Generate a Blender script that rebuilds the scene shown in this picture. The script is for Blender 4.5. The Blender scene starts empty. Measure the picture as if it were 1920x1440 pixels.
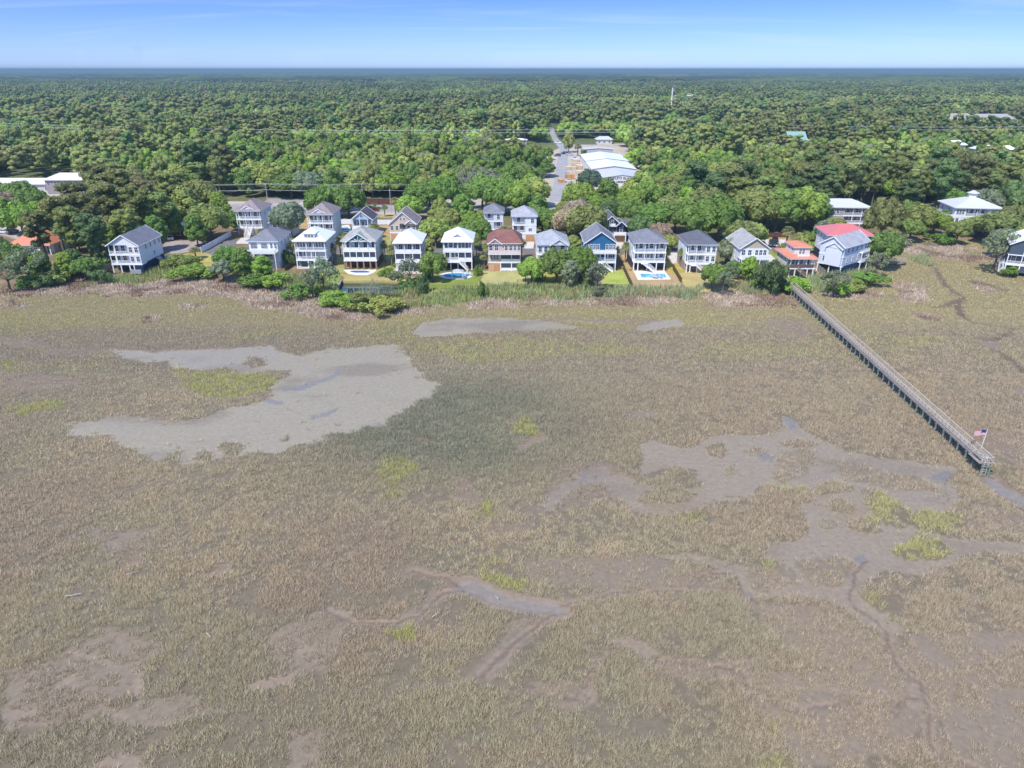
import bpy, bmesh, math, random
import numpy as np
from mathutils import Vector, Matrix
scene = bpy.context.scene
COL = scene.collection
RNG = np.random.default_rng(7)
random.seed(7)
PITCH = math.radians(24.75); FOC = 1280.0; CAMH = 55.0; LZ = 1.2
SP, CP = math.sin(PITCH), math.cos(PITCH)

def P(px, py, z=0.0):
    """point of the place at height z seen at pixel (px, py) of the 1920x1440 photograph"""
    u = (px-960)/FOC; v = -(py-720)/FOC
    d = (u, CP+v*SP, -SP+v*CP); t = (z-CAMH)/d[2]
    return (d[0]*t, d[1]*t)
def PL(px, py): return P(px, py, LZ)
def proj(x, y, z):
    dep = y*CP - (z-CAMH)*SP; up = y*SP + (z-CAMH)*CP
    return 960+FOC*x/dep, 720-FOC*up/dep
def ppm(y, z=LZ): return FOC/(y*CP-(z-CAMH)*SP)      # photo pixels per metre at ground distance y

# ---------------------------------------------------------------- noise
def _h(ix, iy, s):
    n = (ix.astype(np.int64)*374761393 + iy.astype(np.int64)*668265263 + s*1442695041) & 0xFFFFFFFF
    n = ((n ^ (n >> 13))*1274126177) & 0xFFFFFFFF
    n = n ^ (n >> 16)
    return (n & 0xFFFFFF)/float(0xFFFFFF)
def vnoise(x, y, s=0):
    ix = np.floor(x); iy = np.floor(y); fx = x-ix; fy = y-iy
    fx = fx*fx*(3-2*fx); fy = fy*fy*(3-2*fy)
    a = _h(ix, iy, s); b = _h(ix+1, iy, s); c = _h(ix, iy+1, s); d = _h(ix+1, iy+1, s)
    return (a*(1-fx)+b*fx)*(1-fy)+(c*(1-fx)+d*fx)*fy
def fbm(x, y, sc, oc=4, s=0):
    t = 0; a = 1.0; n = 0.0; f = 1.0/sc
    for k in range(oc):
        t = t+a*vnoise(x*f+17.3*k, y*f-9.1*k, s+k*31); n += a; a *= .5; f *= 2.03
    return t/n
def sstep(a, b, x):
    t = np.clip((x-a)/(b-a), 0, 1); return t*t*(3-2*t)
def mix(a, b, t):
    t = np.asarray(t)[..., None]; return a*(1-t)+np.asarray(b)*t

def in_poly(x, y, poly):
    px = np.array([p[0] for p in poly]); py = np.array([p[1] for p in poly])
    res = np.zeros(x.shape, bool)
    m = (x > px.min()) & (x < px.max()) & (y > py.min()) & (y < py.max())
    if not m.any(): return res
    xs = x[m]; ys = y[m]; r = np.zeros(xs.shape, bool); j = len(px)-1
    for i in range(len(px)):
        if py[i] != py[j]:
            c = ((py[i] > ys) != (py[j] > ys)) & (xs < (px[j]-px[i])*(ys-py[i])/(py[j]-py[i])+px[i])
            r ^= c
        j = i
    res[m] = r
    return res
def dist_line(x, y, pts, reach=1e9):
    d = np.full(x.shape, reach, float)
    for (ax, ay), (bx, by) in zip(pts[:-1], pts[1:]):
        m = (x > min(ax, bx)-reach) & (x < max(ax, bx)+reach) & (y > min(ay, by)-reach) & (y < max(ay, by)+reach)
        if not m.any(): continue
        xs = x[m]; ys = y[m]; dx = bx-ax; dy = by-ay; L = dx*dx+dy*dy+1e-9
        t = np.clip(((xs-ax)*dx+(ys-ay)*dy)/L, 0, 1)
        d[m] = np.minimum(d[m], np.hypot(xs-ax-t*dx, ys-ay-t*dy))
    return d
def ell(cx, cy, rx, ry, rot=0, n=18):
    c, s = math.cos(math.radians(rot)), math.sin(math.radians(rot)); o = []
    for k in range(n):
        a = 2*math.pi*k/n; w = 1+.12*math.sin(3*a+cx)+.08*math.sin(5*a+cy)
        ex, ey = rx*w*math.cos(a), ry*w*math.sin(a)
        o.append((cx+ex*c-ey*s, cy+ex*s+ey*c))
    return o
def WP(pts, z=0): return [P(a, b, z) for a, b in pts]

# ---------------------------------------------------------------- materials
def lin(r, g, b):
    f = lambda c: (c/255/12.92) if c/255 <= .04045 else ((c/255+.055)/1.055)**2.4
    return (f(r), f(g), f(b))
MATS = {}
def nodes_of(name):
    m = bpy.data.materials.new(name); m.use_nodes = True
    nt = m.node_tree; b = nt.nodes['Principled BSDF']
    return m, nt, b
def simple(name, col, rough=.7, noise=.12, scale=1.5, spec=.3, metal=0, bump=0, stretch=None):
    """procedural paint: base colour broken by two noises"""
    if name in MATS: return MATS[name]
    m, nt, b = nodes_of(name); N = nt.nodes; L = nt.links
    tc = N.new('ShaderNodeTexCoord'); n = N.new('ShaderNodeTexNoise'); n.inputs['Scale'].default_value = scale
    n.inputs['Detail'].default_value = 6
    src = tc.outputs['Object']
    if stretch:
        mp = N.new('ShaderNodeMapping'); mp.inputs['Scale'].default_value = stretch
        L.new(src, mp.inputs['Vector']); src = mp.outputs['Vector']
    L.new(src, n.inputs['Vector'])
    r = N.new('ShaderNodeValToRGB')
    c0 = [max(0, c*(1-noise)) for c in col]; c1 = [min(1, c*(1+noise)) for c in col]
    r.color_ramp.elements[0].position = .3; r.color_ramp.elements[1].position = .7
    r.color_ramp.elements[0].color = (*c0, 1); r.color_ramp.elements[1].color = (*c1, 1)
    L.new(n.outputs['Fac'], r.inputs['Fac']); L.new(r.outputs['Color'], b.inputs['Base Color'])
    b.inputs['Roughness'].default_value = rough; b.inputs['Metallic'].default_value = metal
    b.inputs['Specular IOR Level'].default_value = spec
    if bump:
        bp = N.new('ShaderNodeBump'); bp.inputs['Strength'].default_value = bump
        L.new(n.outputs['Fac'], bp.inputs['Height']); L.new(bp.outputs['Normal'], b.inputs['Normal'])
    MATS[name] = m; return m
def banded(name, col, axis=2, period=.2, depth=.25, rough=.6, noise=.08, metal=0, spec=.3):
    """clapboard, standing seam, planks: thin dark joints every period metres along an axis"""
    if name in MATS: return MATS[name]
    m, nt, b = nodes_of(name); N = nt.nodes; L = nt.links
    tc = N.new('ShaderNodeTexCoord'); sp = N.new('ShaderNodeSeparateXYZ'); L.new(tc.outputs['Object'], sp.inputs[0])
    d = N.new('ShaderNodeMath'); d.operation = 'DIVIDE'; d.inputs[1].default_value = period; L.new(sp.outputs[axis], d.inputs[0])
    fr = N.new('ShaderNodeMath'); fr.operation = 'FRACT'; L.new(d.outputs[0], fr.inputs[0])
    gt = N.new('ShaderNodeMath'); gt.operation = 'LESS_THAN'; gt.inputs[1].default_value = .16; L.new(fr.outputs[0], gt.inputs[0])
    n = N.new('ShaderNodeTexNoise'); n.inputs['Scale'].default_value = .8; n.inputs['Detail'].default_value = 5; L.new(tc.outputs['Object'], n.inputs['Vector'])
    r = N.new('ShaderNodeValToRGB'); r.color_ramp.elements[0].position = .3; r.color_ramp.elements[1].position = .7
    r.color_ramp.elements[0].color = (*[c*(1-noise) for c in col], 1); r.color_ramp.elements[1].color = (*[min(1, c*(1+noise)) for c in col], 1)
    L.new(n.outputs['Fac'], r.inputs['Fac'])
    mx = N.new('ShaderNodeMixRGB'); mx.inputs['Color2'].default_value = (*[c*(1-depth) for c in col], 1)
    L.new(gt.outputs[0], mx.inputs['Fac']); L.new(r.outputs['Color'], mx.inputs['Color1']); L.new(mx.outputs['Color'], b.inputs['Base Color'])
    b.inputs['Roughness'].default_value = rough; b.inputs['Metallic'].default_value = metal; b.inputs['Specular IOR Level'].default_value = spec
    MATS[name] = m; return m
def glass(name, col=(.03, .045, .06), rough=.08):
    if name in MATS: return MATS[name]
    m, nt, b = nodes_of(name); N = nt.nodes; L = nt.links
    n = N.new('ShaderNodeTexNoise'); n.inputs['Scale'].default_value = 1.3
    tc = N.new('ShaderNodeTexCoord'); L.new(tc.outputs['Object'], n.inputs['Vector'])
    r = N.new('ShaderNodeValToRGB'); r.color_ramp.elements[0].color = (*[c*.6 for c in col], 1); r.color_ramp.elements[1].color = (*[c*1.5 for c in col], 1)
    L.new(n.outputs['Fac'], r.inputs['Fac']); L.new(r.outputs['Color'], b.inputs['Base Color'])
    b.inputs['Roughness'].default_value = rough; b.inputs['Specular IOR Level'].default_value = .6
    MATS[name] = m; return m
def attr_mat(name, noise=.25, scale=2.0, rough=.9, transl=0.0, spec=.15, objcol=False, wet=False, bump=0, fine=None):
    """colour from the mesh's own point colours ('tint'), broken by fine noise; optional thin-leaf translucency"""
    m, nt, b = nodes_of(name); N = nt.nodes; L = nt.links
    a = N.new('ShaderNodeAttribute'); a.attribute_name = 'tint'
    col = a.outputs['Color']
    if objcol:
        oi = N.new('ShaderNodeObjectInfo'); mm = N.new('ShaderNodeMixRGB'); mm.blend_type = 'MULTIPLY'; mm.inputs['Fac'].default_value = 1
        L.new(oi.outputs['Color'], mm.inputs['Color1']); L.new(col, mm.inputs['Color2']); col = mm.outputs['Color']
    nv = None
    if noise:
        g = N.new('ShaderNodeNewGeometry'); n = N.new('ShaderNodeTexNoise'); n.inputs['Scale'].default_value = scale; n.inputs['Detail'].default_value = 8
        n.inputs['Roughness'].default_value = .65
        L.new(g.outputs['Position'], n.inputs['Vector'])
        mr = N.new('ShaderNodeMapRange'); mr.inputs['From Min'].default_value = .3; mr.inputs['From Max'].default_value = .7
        mr.inputs['To Min'].default_value = 1-noise; mr.inputs['To Max'].default_value = 1+noise
        L.new(n.outputs['Fac'], mr.inputs['Value']); nv = n.outputs['Fac']
        hs = N.new('ShaderNodeMixRGB'); hs.blend_type = 'MULTIPLY'; hs.inputs['Fac'].default_value = 1
        L.new(col, hs.inputs['Color1']); L.new(mr.outputs['Result'], hs.inputs['Color2']); col = hs.outputs['Color']
    L.new(col, b.inputs['Base Color']); b.inputs['Roughness'].default_value = rough; b.inputs['Specular IOR Level'].default_value = spec
    if wet:
        w = N.new('ShaderNodeAttribute'); w.attribute_name = 'wet'
        mr2 = N.new('ShaderNodeMapRange'); mr2.inputs['To Min'].default_value = .95; mr2.inputs['To Max'].default_value = .3
        L.new(w.outputs['Fac'], mr2.inputs['Value']); L.new(mr2.outputs['Result'], b.inputs['Roughness'])
        mr3 = N.new('ShaderNodeMapRange'); mr3.inputs['To Min'].default_value = .1; mr3.inputs['To Max'].default_value = .3
        L.new(w.outputs['Fac'], mr3.inputs['Value']); L.new(mr3.outputs['Result'], b.inputs['Specular IOR Level'])
    if bump and nv:
        bp = N.new('ShaderNodeBump'); bp.inputs['Strength'].default_value = bump; bp.inputs['Distance'].default_value = .08
        L.new(nv, bp.inputs['Height']); L.new(bp.outputs['Normal'], b.inputs['Normal'])
    if transl:
        t = N.new('ShaderNodeBsdfTranslucent'); L.new(col, t.inputs['Color'])
        ms = N.new('ShaderNodeMixShader'); ms.inputs['Fac'].default_value = transl
        L.new(b.outputs[0], ms.inputs[1]); L.new(t.outputs[0], ms.inputs[2])
        L.new(ms.outputs[0], N['Material Output'].inputs['Surface'])
    MATS[name] = m; return m

# ---------------------------------------------------------------- meshes and objects
def np_mesh(name, verts, faces, mat, tint=None, wet=None, smooth=False):
    """mesh from numpy arrays: faces is (n,3) or (n,4)"""
    me = bpy.data.meshes.new(name); nf, k = faces.shape
    me.vertices.add(len(verts)); me.vertices.foreach_set('co', np.ascontiguousarray(verts, np.float32).ravel())
    me.loops.add(nf*k); me.loops.foreach_set('vertex_index', np.ascontiguousarray(faces, np.int32).ravel())
    me.polygons.add(nf); me.polygons.foreach_set('loop_start', np.arange(0, nf*k, k, dtype=np.int32))
    me.polygons.foreach_set('loop_total', np.full(nf, k, np.int32))
    if smooth: me.polygons.foreach_set('use_smooth', np.ones(nf, bool))
    if tint is not None:
        ca = me.color_attributes.new('tint', 'FLOAT_COLOR', 'POINT')
        c = np.ones((len(verts), 4), np.float32); c[:, :3] = tint; ca.data.foreach_set('color', c.ravel())
    if wet is not None:
        wa = me.attributes.new('wet', 'FLOAT', 'POINT'); wa.data.foreach_set('value', np.asarray(wet, np.float32))
    me.update(); me.materials.append(mat)
    return me
def link(name, me, parent=None, loc=None, rz=None):
    o = bpy.data.objects.new(name, me); COL.objects.link(o)
    if parent: o.parent = parent
    if loc: o.location = loc
    if rz: o.rotation_euler = (0, 0, rz)
    return o
def tag(o, label, cat=None, group=None, kind=None):
    if label: o['label'] = label
    if cat: o['category'] = cat
    if group: o['group'] = group
    if kind: o['kind'] = kind
    return o
def empty(name, loc, rz=0):
    o = bpy.data.objects.new(name, None); COL.objects.link(o); o.location = loc; o.rotation_euler = (0, 0, rz); o.empty_display_size = .5
    return o
def thing(name, label, cat, loc, rz=0, group=None): return tag(empty(name, loc, rz), label, cat, group)

class MB:
    """collects boxes, prisms and bars; build() links them as ONE mesh object"""
    def __init__(s): s.v = []; s.f = []; s.mi = []
    def face(s, pts, mi=0):
        i = len(s.v); s.v += [tuple(p) for p in pts]; s.f.append(tuple(range(i, i+len(pts)))); s.mi.append(mi); return s
    def box(s, x0, x1, y0, y1, z0, z1, mi=0):
        i = len(s.v)
        s.v += [(x0, y0, z0), (x1, y0, z0), (x1, y1, z0), (x0, y1, z0), (x0, y0, z1), (x1, y0, z1), (x1, y1, z1), (x0, y1, z1)]
        s.f += [tuple(i+k for k in q) for q in ((0, 3, 2, 1), (4, 5, 6, 7), (0, 1, 5, 4), (1, 2, 6, 5), (2, 3, 7, 6), (3, 0, 4, 7))]
        s.mi += [mi]*6; return s
    def solid(s, pts, faces, mi=0):
        i = len(s.v); s.v += [tuple(p) for p in pts]; s.f += [tuple(i+k for k in q) for q in faces]; s.mi += [mi]*len(faces); return s
    def bar(s, a, b, r=.05, n=6, r2=None, mi=0, cap=True):
        a = Vector(a); b = Vector(b); d = (b-a).normalized()
        u = d.orthogonal().normalized(); w = d.cross(u); r2 = r if r2 is None else r2; i = len(s.v)
        off = math.pi/4 if n == 4 else 0
        for q, rr in ((a, r), (b, r2)):
            for k in range(n):
                t = 2*math.pi*k/n+off; s.v.append(tuple(q+u*math.cos(t)*rr+w*math.sin(t)*rr))
        for k in range(n):
            s.f.append((i+k, i+(k+1) % n, i+n+(k+1) % n, i+n+k)); s.mi.append(mi)
        if cap:
            s.f.append(tuple(i+k for k in range(n-1, -1, -1))); s.f.append(tuple(i+n+k for k in range(n))); s.mi += [mi]*2
        return s
    def beam(s, a, b, w, h, mi=0):
        """rectangular bar with its height kept near vertical"""
        a = Vector(a); b = Vector(b); d = (b-a).normalized(); up = Vector((0, 0, 1))
        if abs(d.z) > .99: up = Vector((0, 1, 0))
        sd = d.cross(up).normalized(); u = sd.cross(d); i = len(s.v)
        for q in (a, b):
            for (p, t) in ((-1, -1), (1, -1), (1, 1), (-1, 1)): s.v.append(tuple(q+sd*p*w/2+u*t*h/2))
        s.f += [tuple(i+k for k in q) for q in ((3, 2, 1, 0), (4, 5, 6, 7), (0, 1, 5, 4), (1, 2, 6, 5), (2, 3, 7, 6), (3, 0, 4, 7))]; s.mi += [mi]*6
        return s
    def mesh(s, name, mats):
        me = bpy.data.meshes.new(name); me.from_pydata(s.v, [], s.f)
        for m in (mats if isinstance(mats, (list, tuple)) else [mats]): me.materials.append(m)
        if any(s.mi): me.polygons.foreach_set('material_index', np.array(s.mi, np.int32))
        me.update(); return me
    def build(s, name, mats, parent=None, loc=None, rz=None): return link(name, s.mesh(name, mats), parent, loc, rz)
def poly_sheet(name, pts, z, mat, thick=0.0, holes=None):
    """flat sheet (or slab) from an outline"""
    bm = bmesh.new(); vs = [bm.verts.new((x, y, z)) for x, y in pts]; f = bm.faces.new(vs)
    if f.normal.z < 0 or f.calc_area() and (f.normal_update() or f.normal.z < 0): f.normal_flip()
    if thick:
        r = bmesh.ops.extrude_face_region(bm, geom=[f]); ev = [g for g in r['geom'] if isinstance(g, bmesh.types.BMVert)]
        bmesh.ops.translate(bm, vec=(0, 0, -thick), verts=vs)
    bmesh.ops.recalc_face_normals(bm, faces=bm.faces[:])
    if not thick and bm.faces[:][0].normal.z < 0: bmesh.ops.reverse_faces(bm, faces=bm.faces[:])
    bmesh.ops.triangulate(bm, faces=bm.faces[:])
    me = bpy.data.meshes.new(name); bm.to_mesh(me); bm.free(); me.materials.append(mat)
    return me
# ---------------------------------------------------------------- camera, light, air
cam = bpy.data.cameras.new('camera'); cam.sensor_width = 36; cam.lens = FOC/1920*36; cam.clip_end = 90000; cam.clip_start = .5
co = bpy.data.objects.new('camera', cam); COL.objects.link(co); co.location = (0, 0, CAMH); co.rotation_euler = (math.pi/2-PITCH, 0, 0); scene.camera = co
SUN = Vector((-.42, -.60, 1.0)).normalized()
sl = bpy.data.lights.new('sun', 'SUN'); sl.energy = 3.1; sl.angle = math.radians(.5); sl.color = (1, .955, .88)
so = bpy.data.objects.new('sun', sl); COL.objects.link(so); so.rotation_euler = SUN.to_track_quat('Z', 'Y').to_euler(); so.location = (-60, -60, 140)
w = bpy.data.worlds.new('World'); scene.world = w; w.use_nodes = True
nt = w.node_tree; N = nt.nodes; L = nt.links
bg = N['Background']; sky = N.new('ShaderNodeTexSky'); sky.sky_type = 'NISHITA'; sky.sun_disc = False
sky.sun_elevation = math.asin(SUN.z); sky.sun_rotation = math.atan2(SUN.x, SUN.y)
sky.altitude = 50; sky.air_density = 1.0; sky.dust_density = 0.0; sky.ozone_density = 2.5
# thin streaks of high cloud, mapped on the direction so they belong to the sky
tc = N.new('ShaderNodeTexCoord'); sx = N.new('ShaderNodeSeparateXYZ'); L.new(tc.outputs['Generated'], sx.inputs[0])
dv = N.new('ShaderNodeMath'); dv.operation = 'MAXIMUM'; dv.inputs[1].default_value = .02; L.new(sx.outputs[2], dv.inputs[0])
ad = N.new('ShaderNodeMath'); ad.operation = 'ADD'; ad.inputs[1].default_value = .08; L.new(dv.outputs[0], ad.inputs[0])
q1 = N.new('ShaderNodeMath'); q1.operation = 'DIVIDE'; L.new(sx.outputs[0], q1.inputs[0]); L.new(ad.outputs[0], q1.inputs[1])
q2 = N.new('ShaderNodeMath'); q2.operation = 'DIVIDE'; L.new(sx.outputs[1], q2.inputs[0]); L.new(ad.outputs[0], q2.inputs[1])
cb = N.new('ShaderNodeCombineXYZ'); L.new(q1.outputs[0], cb.inputs[0]); L.new(q2.outputs[0], cb.inputs[1])
mp = N.new('ShaderNodeMapping'); mp.inputs['Scale'].default_value = (.35, 1.3, 1); mp.inputs['Rotation'].default_value = (0, 0, .25); L.new(cb.outputs[0], mp.inputs['Vector'])
cn = N.new('ShaderNodeTexNoise'); cn.inputs['Scale'].default_value = .9; cn.inputs['Detail'].default_value = 9; cn.inputs['Roughness'].default_value = .6; cn.inputs['Distortion'].default_value = .6
L.new(mp.outputs[0], cn.inputs['Vector'])
cr = N.new('ShaderNodeMapRange'); cr.inputs['From Min'].default_value = .5; cr.inputs['From Max'].default_value = .85; cr.inputs['To Max'].default_value = .38
L.new(cn.outputs['Fac'], cr.inputs['Value'])
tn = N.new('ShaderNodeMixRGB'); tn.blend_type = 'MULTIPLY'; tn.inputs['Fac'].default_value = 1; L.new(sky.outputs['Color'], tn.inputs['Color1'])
gr = N.new('ShaderNodeValToRGB'); gr.color_ramp.elements[0].color = (.262, .378, .80, 1); gr.color_ramp.elements[1].position = .12; gr.color_ramp.elements[1].color = (.13, .205, .60, 1); e3 = gr.color_ramp.elements.new(.32); e3.color = (.80, .86, 1.05, 1); L.new(dv.outputs[0], gr.inputs['Fac']); L.new(gr.outputs['Color'], tn.inputs['Color2'])  # last stop: upper sky, out of view, shaped neutral for softer fill light
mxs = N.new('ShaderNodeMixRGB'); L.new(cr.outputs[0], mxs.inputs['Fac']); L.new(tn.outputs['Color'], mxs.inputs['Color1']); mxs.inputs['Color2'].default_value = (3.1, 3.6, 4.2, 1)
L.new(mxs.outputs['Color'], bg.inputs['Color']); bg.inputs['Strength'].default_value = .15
scene.view_settings.view_transform = 'Standard'; scene.view_settings.look = 'None'; scene.view_settings.exposure = 0.78
scene.view_settings.gamma = 1; scene.view_settings.use_curve_mapping = False
cy = scene.cycles
cy.use_denoising = True
cy.max_bounces = 6; cy.diffuse_bounces = 3; cy.glossy_bounces = 2; cy.transmission_bounces = 2; cy.volume_bounces = 0; cy.transparent_max_bounces = 6
HAZE = True
if HAZE:
    m = bpy.data.materials.new('haze_air'); m.use_nodes = True; nt = m.node_tree
    for n in list(nt.nodes):
        if n.type == 'BSDF_PRINCIPLED': nt.nodes.remove(n)
    pv = nt.nodes.new('ShaderNodeVolumePrincipled'); pv.inputs['Color'].default_value = (.30, .46, .53, 1); pv.inputs['Density'].default_value = 2.0e-4
    pv.inputs['Anisotropy'].default_value = 0.0
    nt.links.new(pv.outputs[0], nt.nodes['Material Output'].inputs['Volume'])
    hb = MB().box(-24000, 24000, -400, 29500, -150, 63).build('haze', m)
    tag(hb, 'pale blue summer haze lying over the marsh and woods', 'haze', kind='stuff')
# ---------------------------------------------------------------- outlines traced on the marsh
SHORE = [(-400, 560), (0, 548), (100, 535), (200, 524), (330, 522), (450, 530), (540, 548), (640, 572), (720, 588), (800, 568), (900, 562), (1000, 563), (1150, 566),
         (1300, 560), (1380, 548), (1470, 548), (1520, 540), (1560, 556), (1610, 545), (1645, 505), (1668, 478), (1690, 455), (1760, 448), (1840, 452), (1900, 452), (1893, 480), (1872, 505), (1900, 520), (2400, 560)]
SHW = WP(SHORE)
LANDP = SHW + [(1500, SHW[-1][1]), (30000, 400), (30000, 30000), (-30000, 30000), (-30000, 150), (SHW[0][0], SHW[0][1])]
POND = WP([(628, 556), (640, 530), (700, 530), (760, 532), (800, 540), (790, 549), (740, 552), (700, 556), (665, 558)], .3)
MUD = [
 [(110,797),(187,783),(200,775),(227,775),(233,782),(317,783),(353,787),(377,780),(410,768),(447,763),(493,750),(512,730),(508,720),(540,703),(542,692),(500,697),(463,703),(447,700),(443,692),(367,692),(320,695),(300,680),(260,675),(227,673),(213,660),(187,655),(310,658),(367,655),(433,655),(500,648),(533,658),(560,663),(627,653),(707,647),(750,643),(753,653),(770,670),(773,683),(807,707),(820,720),(807,737),(807,750),(790,750),(773,763),(730,783),(723,797),(703,803),(693,797),(670,810),(620,817),(617,832),(570,830),(563,830),(523,848),(493,845),(457,853),(433,857),(373,867),(340,868),(283,867),(267,853),(247,847),(233,833),(200,822),(143,815)],
 [(787,608),(847,595),(893,596),(993,598),(1107,613),(1033,618),(860,627),(800,633),(777,627)],
 [(1190,613),(1230,600),(1280,597),(1285,605),(1240,622),(1195,620)],
 [(1193,833),(1220,823),(1260,833),(1300,843),(1310,823),(1360,807),(1387,812),(1453,808),(1467,783),(1487,783),(1493,800),(1520,817),(1560,830),(1600,853),(1660,857),(1730,870),(1793,877),(1800,885),(1790,900),(1800,930),(1797,950),(1760,962),(1713,958),(1690,960),(1700,985),(1760,1000),(1800,1010),(1870,1015),(1990,1020),(1990,1040),(1860,1040),(1800,1045),(1790,1060),(1720,1075),(1650,1072),(1612,1098),(1614,1122),(1640,1145),(1690,1172),(1700,1200),(1680,1210),(1650,1190),(1610,1160),(1590,1140),(1560,1125),(1500,1115),(1440,1120),(1400,1120),(1390,1110),(1380,1085),(1330,1065),(1260,1050),(1215,1035),(1290,1040),(1360,1055),(1420,1070),(1440,1050),(1420,1035),(1440,1020),(1500,1005),(1520,990),(1515,965),(1500,950),(1450,940),(1420,935),(1340,942),(1310,955),(1290,963),(1240,965),(1190,955),(1170,940),(1150,930),(1140,910),(1120,905),(1090,910),(1060,935),(1020,960),(1000,955),(1030,930),(1045,915),(1040,905),(1060,890),(1100,885),(1110,870),(1130,880),(1140,890),(1170,890),(1200,905),(1205,880)],
 [(1170,772),(1200,768),(1235,770),(1240,778),(1205,782),(1180,778)],
 [(973,830),(1000,815),(1020,808),(1027,825),(1015,835),(990,845),(965,850)],
 [(1140,1193),(1180,1185),(1205,1198),(1240,1225),(1210,1228),(1180,1213),(1150,1206)],
 [(455,1285),(490,1270),(545,1263),(547,1278),(500,1290),(460,1294)],
 [(160,1445),(185,1422),(230,1412),(255,1425),(265,1445)],
 [(240,1262),(272,1253),(270,1290),(258,1320),(238,1300)],
 [(1828,636),(1870,637),(1897,622),(1906,625),(1880,640),(1870,655),(1850,652)],
 [(1890,728),(1930,724),(1960,740),(1910,742)],
 ell(1103,1307,12,17), ell(240,1003,16,9), ell(213,1020,22,8,10), ell(110,1280,30,10,-15), ell(560,1225,28,7,-10), ell(630,1147,30,9), ell(30,1342,36,11,-10),
 ell(1110,600,160,4), ell(205,1347,30,5), ell(160,1235,40,8,25), ell(1325,648,5,4), ell(1362,634,6,7,30), ell(930,655,5,9,-35), ell(1842,690,4,8,-30), ell(1400,1243,22,8), ell(1580,1300,60,6), ell(1720,1310,14,36,-15),
]
THIN = [  # half bare: mud showing between sparse stems
 [(0,628),(60,638),(110,653),(200,660),(320,652),(420,652),(300,676),(215,675),(120,668),(60,655),(0,645)], [(0,720),(60,703),(130,705),(150,718),(90,730),(40,728)],
 [(1440,600),(1480,594),(1508,600),(1525,625),(1500,640),(1450,615)], [(300,655),(520,650),(500,690),(330,690)],
 [(980,1050),(1215,1035),(1260,1055),(1380,1090),(1400,1125),(1300,1110),(1180,1120),(1000,1080)],
 [(1400,1130),(1560,1130),(1650,1200),(1700,1240),(1740,1320),(1700,1420),(1500,1440),(1420,1320),(1400,1260),(1560,1260),(1440,1180)],
 [(1680,1200),(1740,1180),(1860,1190),(1990,1140),(1990,1440),(1800,1440),(1750,1330),(1690,1240)],
 [(840,890),(870,895),(905,950),(900,985),(1010,975),(990,1000),(930,1010),(850,930)],
 [(960,1160),(1030,1150),(990,1200),(930,1260),(820,1290),(930,1240)], [(1480,900),(1780,880),(1790,930),(1730,950),(1640,900),(1500,880)],
 [(1760,790),(1990,830),(1990,900),(1860,860),(1780,820)], [(1800,950),(1990,960),(1990,1005),(1830,1000)],
 [(540,1360),(610,1360),(600,1445),(545,1445)], [(0,1260),(110,1230),(200,1180),(290,1210),(250,1290),(160,1350),(0,1380)], [(400,1060),(432,1050),(425,1075),(390,1085)],
 [(500,1190),(640,1130),(640,1240),(520,1280)], [(160,990),(290,990),(260,1050),(230,1070),(190,1030)], [(180,1330),(330,1300),(420,1330),(300,1360),(200,1360)],
 [(1000,1280),(1100,1270),(1110,1330),(1060,1340)], [(1210,1240),(1390,1240),(1400,1280),(1260,1270)], [(1050,880),(1120,860),(1200,900),(1150,940),(1000,965)],
]
ISLE = [  # grass islands in the mud
 (ell(437,840,21,13),0),(ell(387,855,13,8),0),(ell(320,860,20,9),0),(ell(478,678,25,9),0),(ell(540,824,6,4),0),
 (ell(1262,897,58,20),0),(ell(1250,925,46,17),0),(ell(1343,843,22,13),0),(ell(1413,847,12,10),1),(ell(1370,882,9,7),1),(ell(1493,863,35,22),1),(ell(1495,833,26,7),0),(ell(1467,893,20,12),1),
 (ell(1473,930,52,20),0),(ell(1560,913,32,15),0),(ell(1577,950,18,10),0),([(1613,920),(1640,915),(1670,935),(1700,960),(1712,980),(1690,990),(1660,985),(1640,965),(1615,940)],0),
 (ell(1620,983,30,15),0),([(1713,960),(1750,962),(1790,968),(1808,985),(1780,996),(1750,992),(1725,978)],0),(ell(1820,960,26,12),0),(ell(1556,985,14,7),1),(ell(1727,1028,52,23),0),(ell(1543,1070,52,24),1),(ell(1440,1080,48,26),1),
 (ell(1444,1055,20,9),0),(ell(1000,955,30,8),1),(ell(1690,1208,22,14),0),(ell(1600,880,60,10,10),1),(ell(1690,905,80,12,8),1),(ell(1060,893,16,5),1)]
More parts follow.
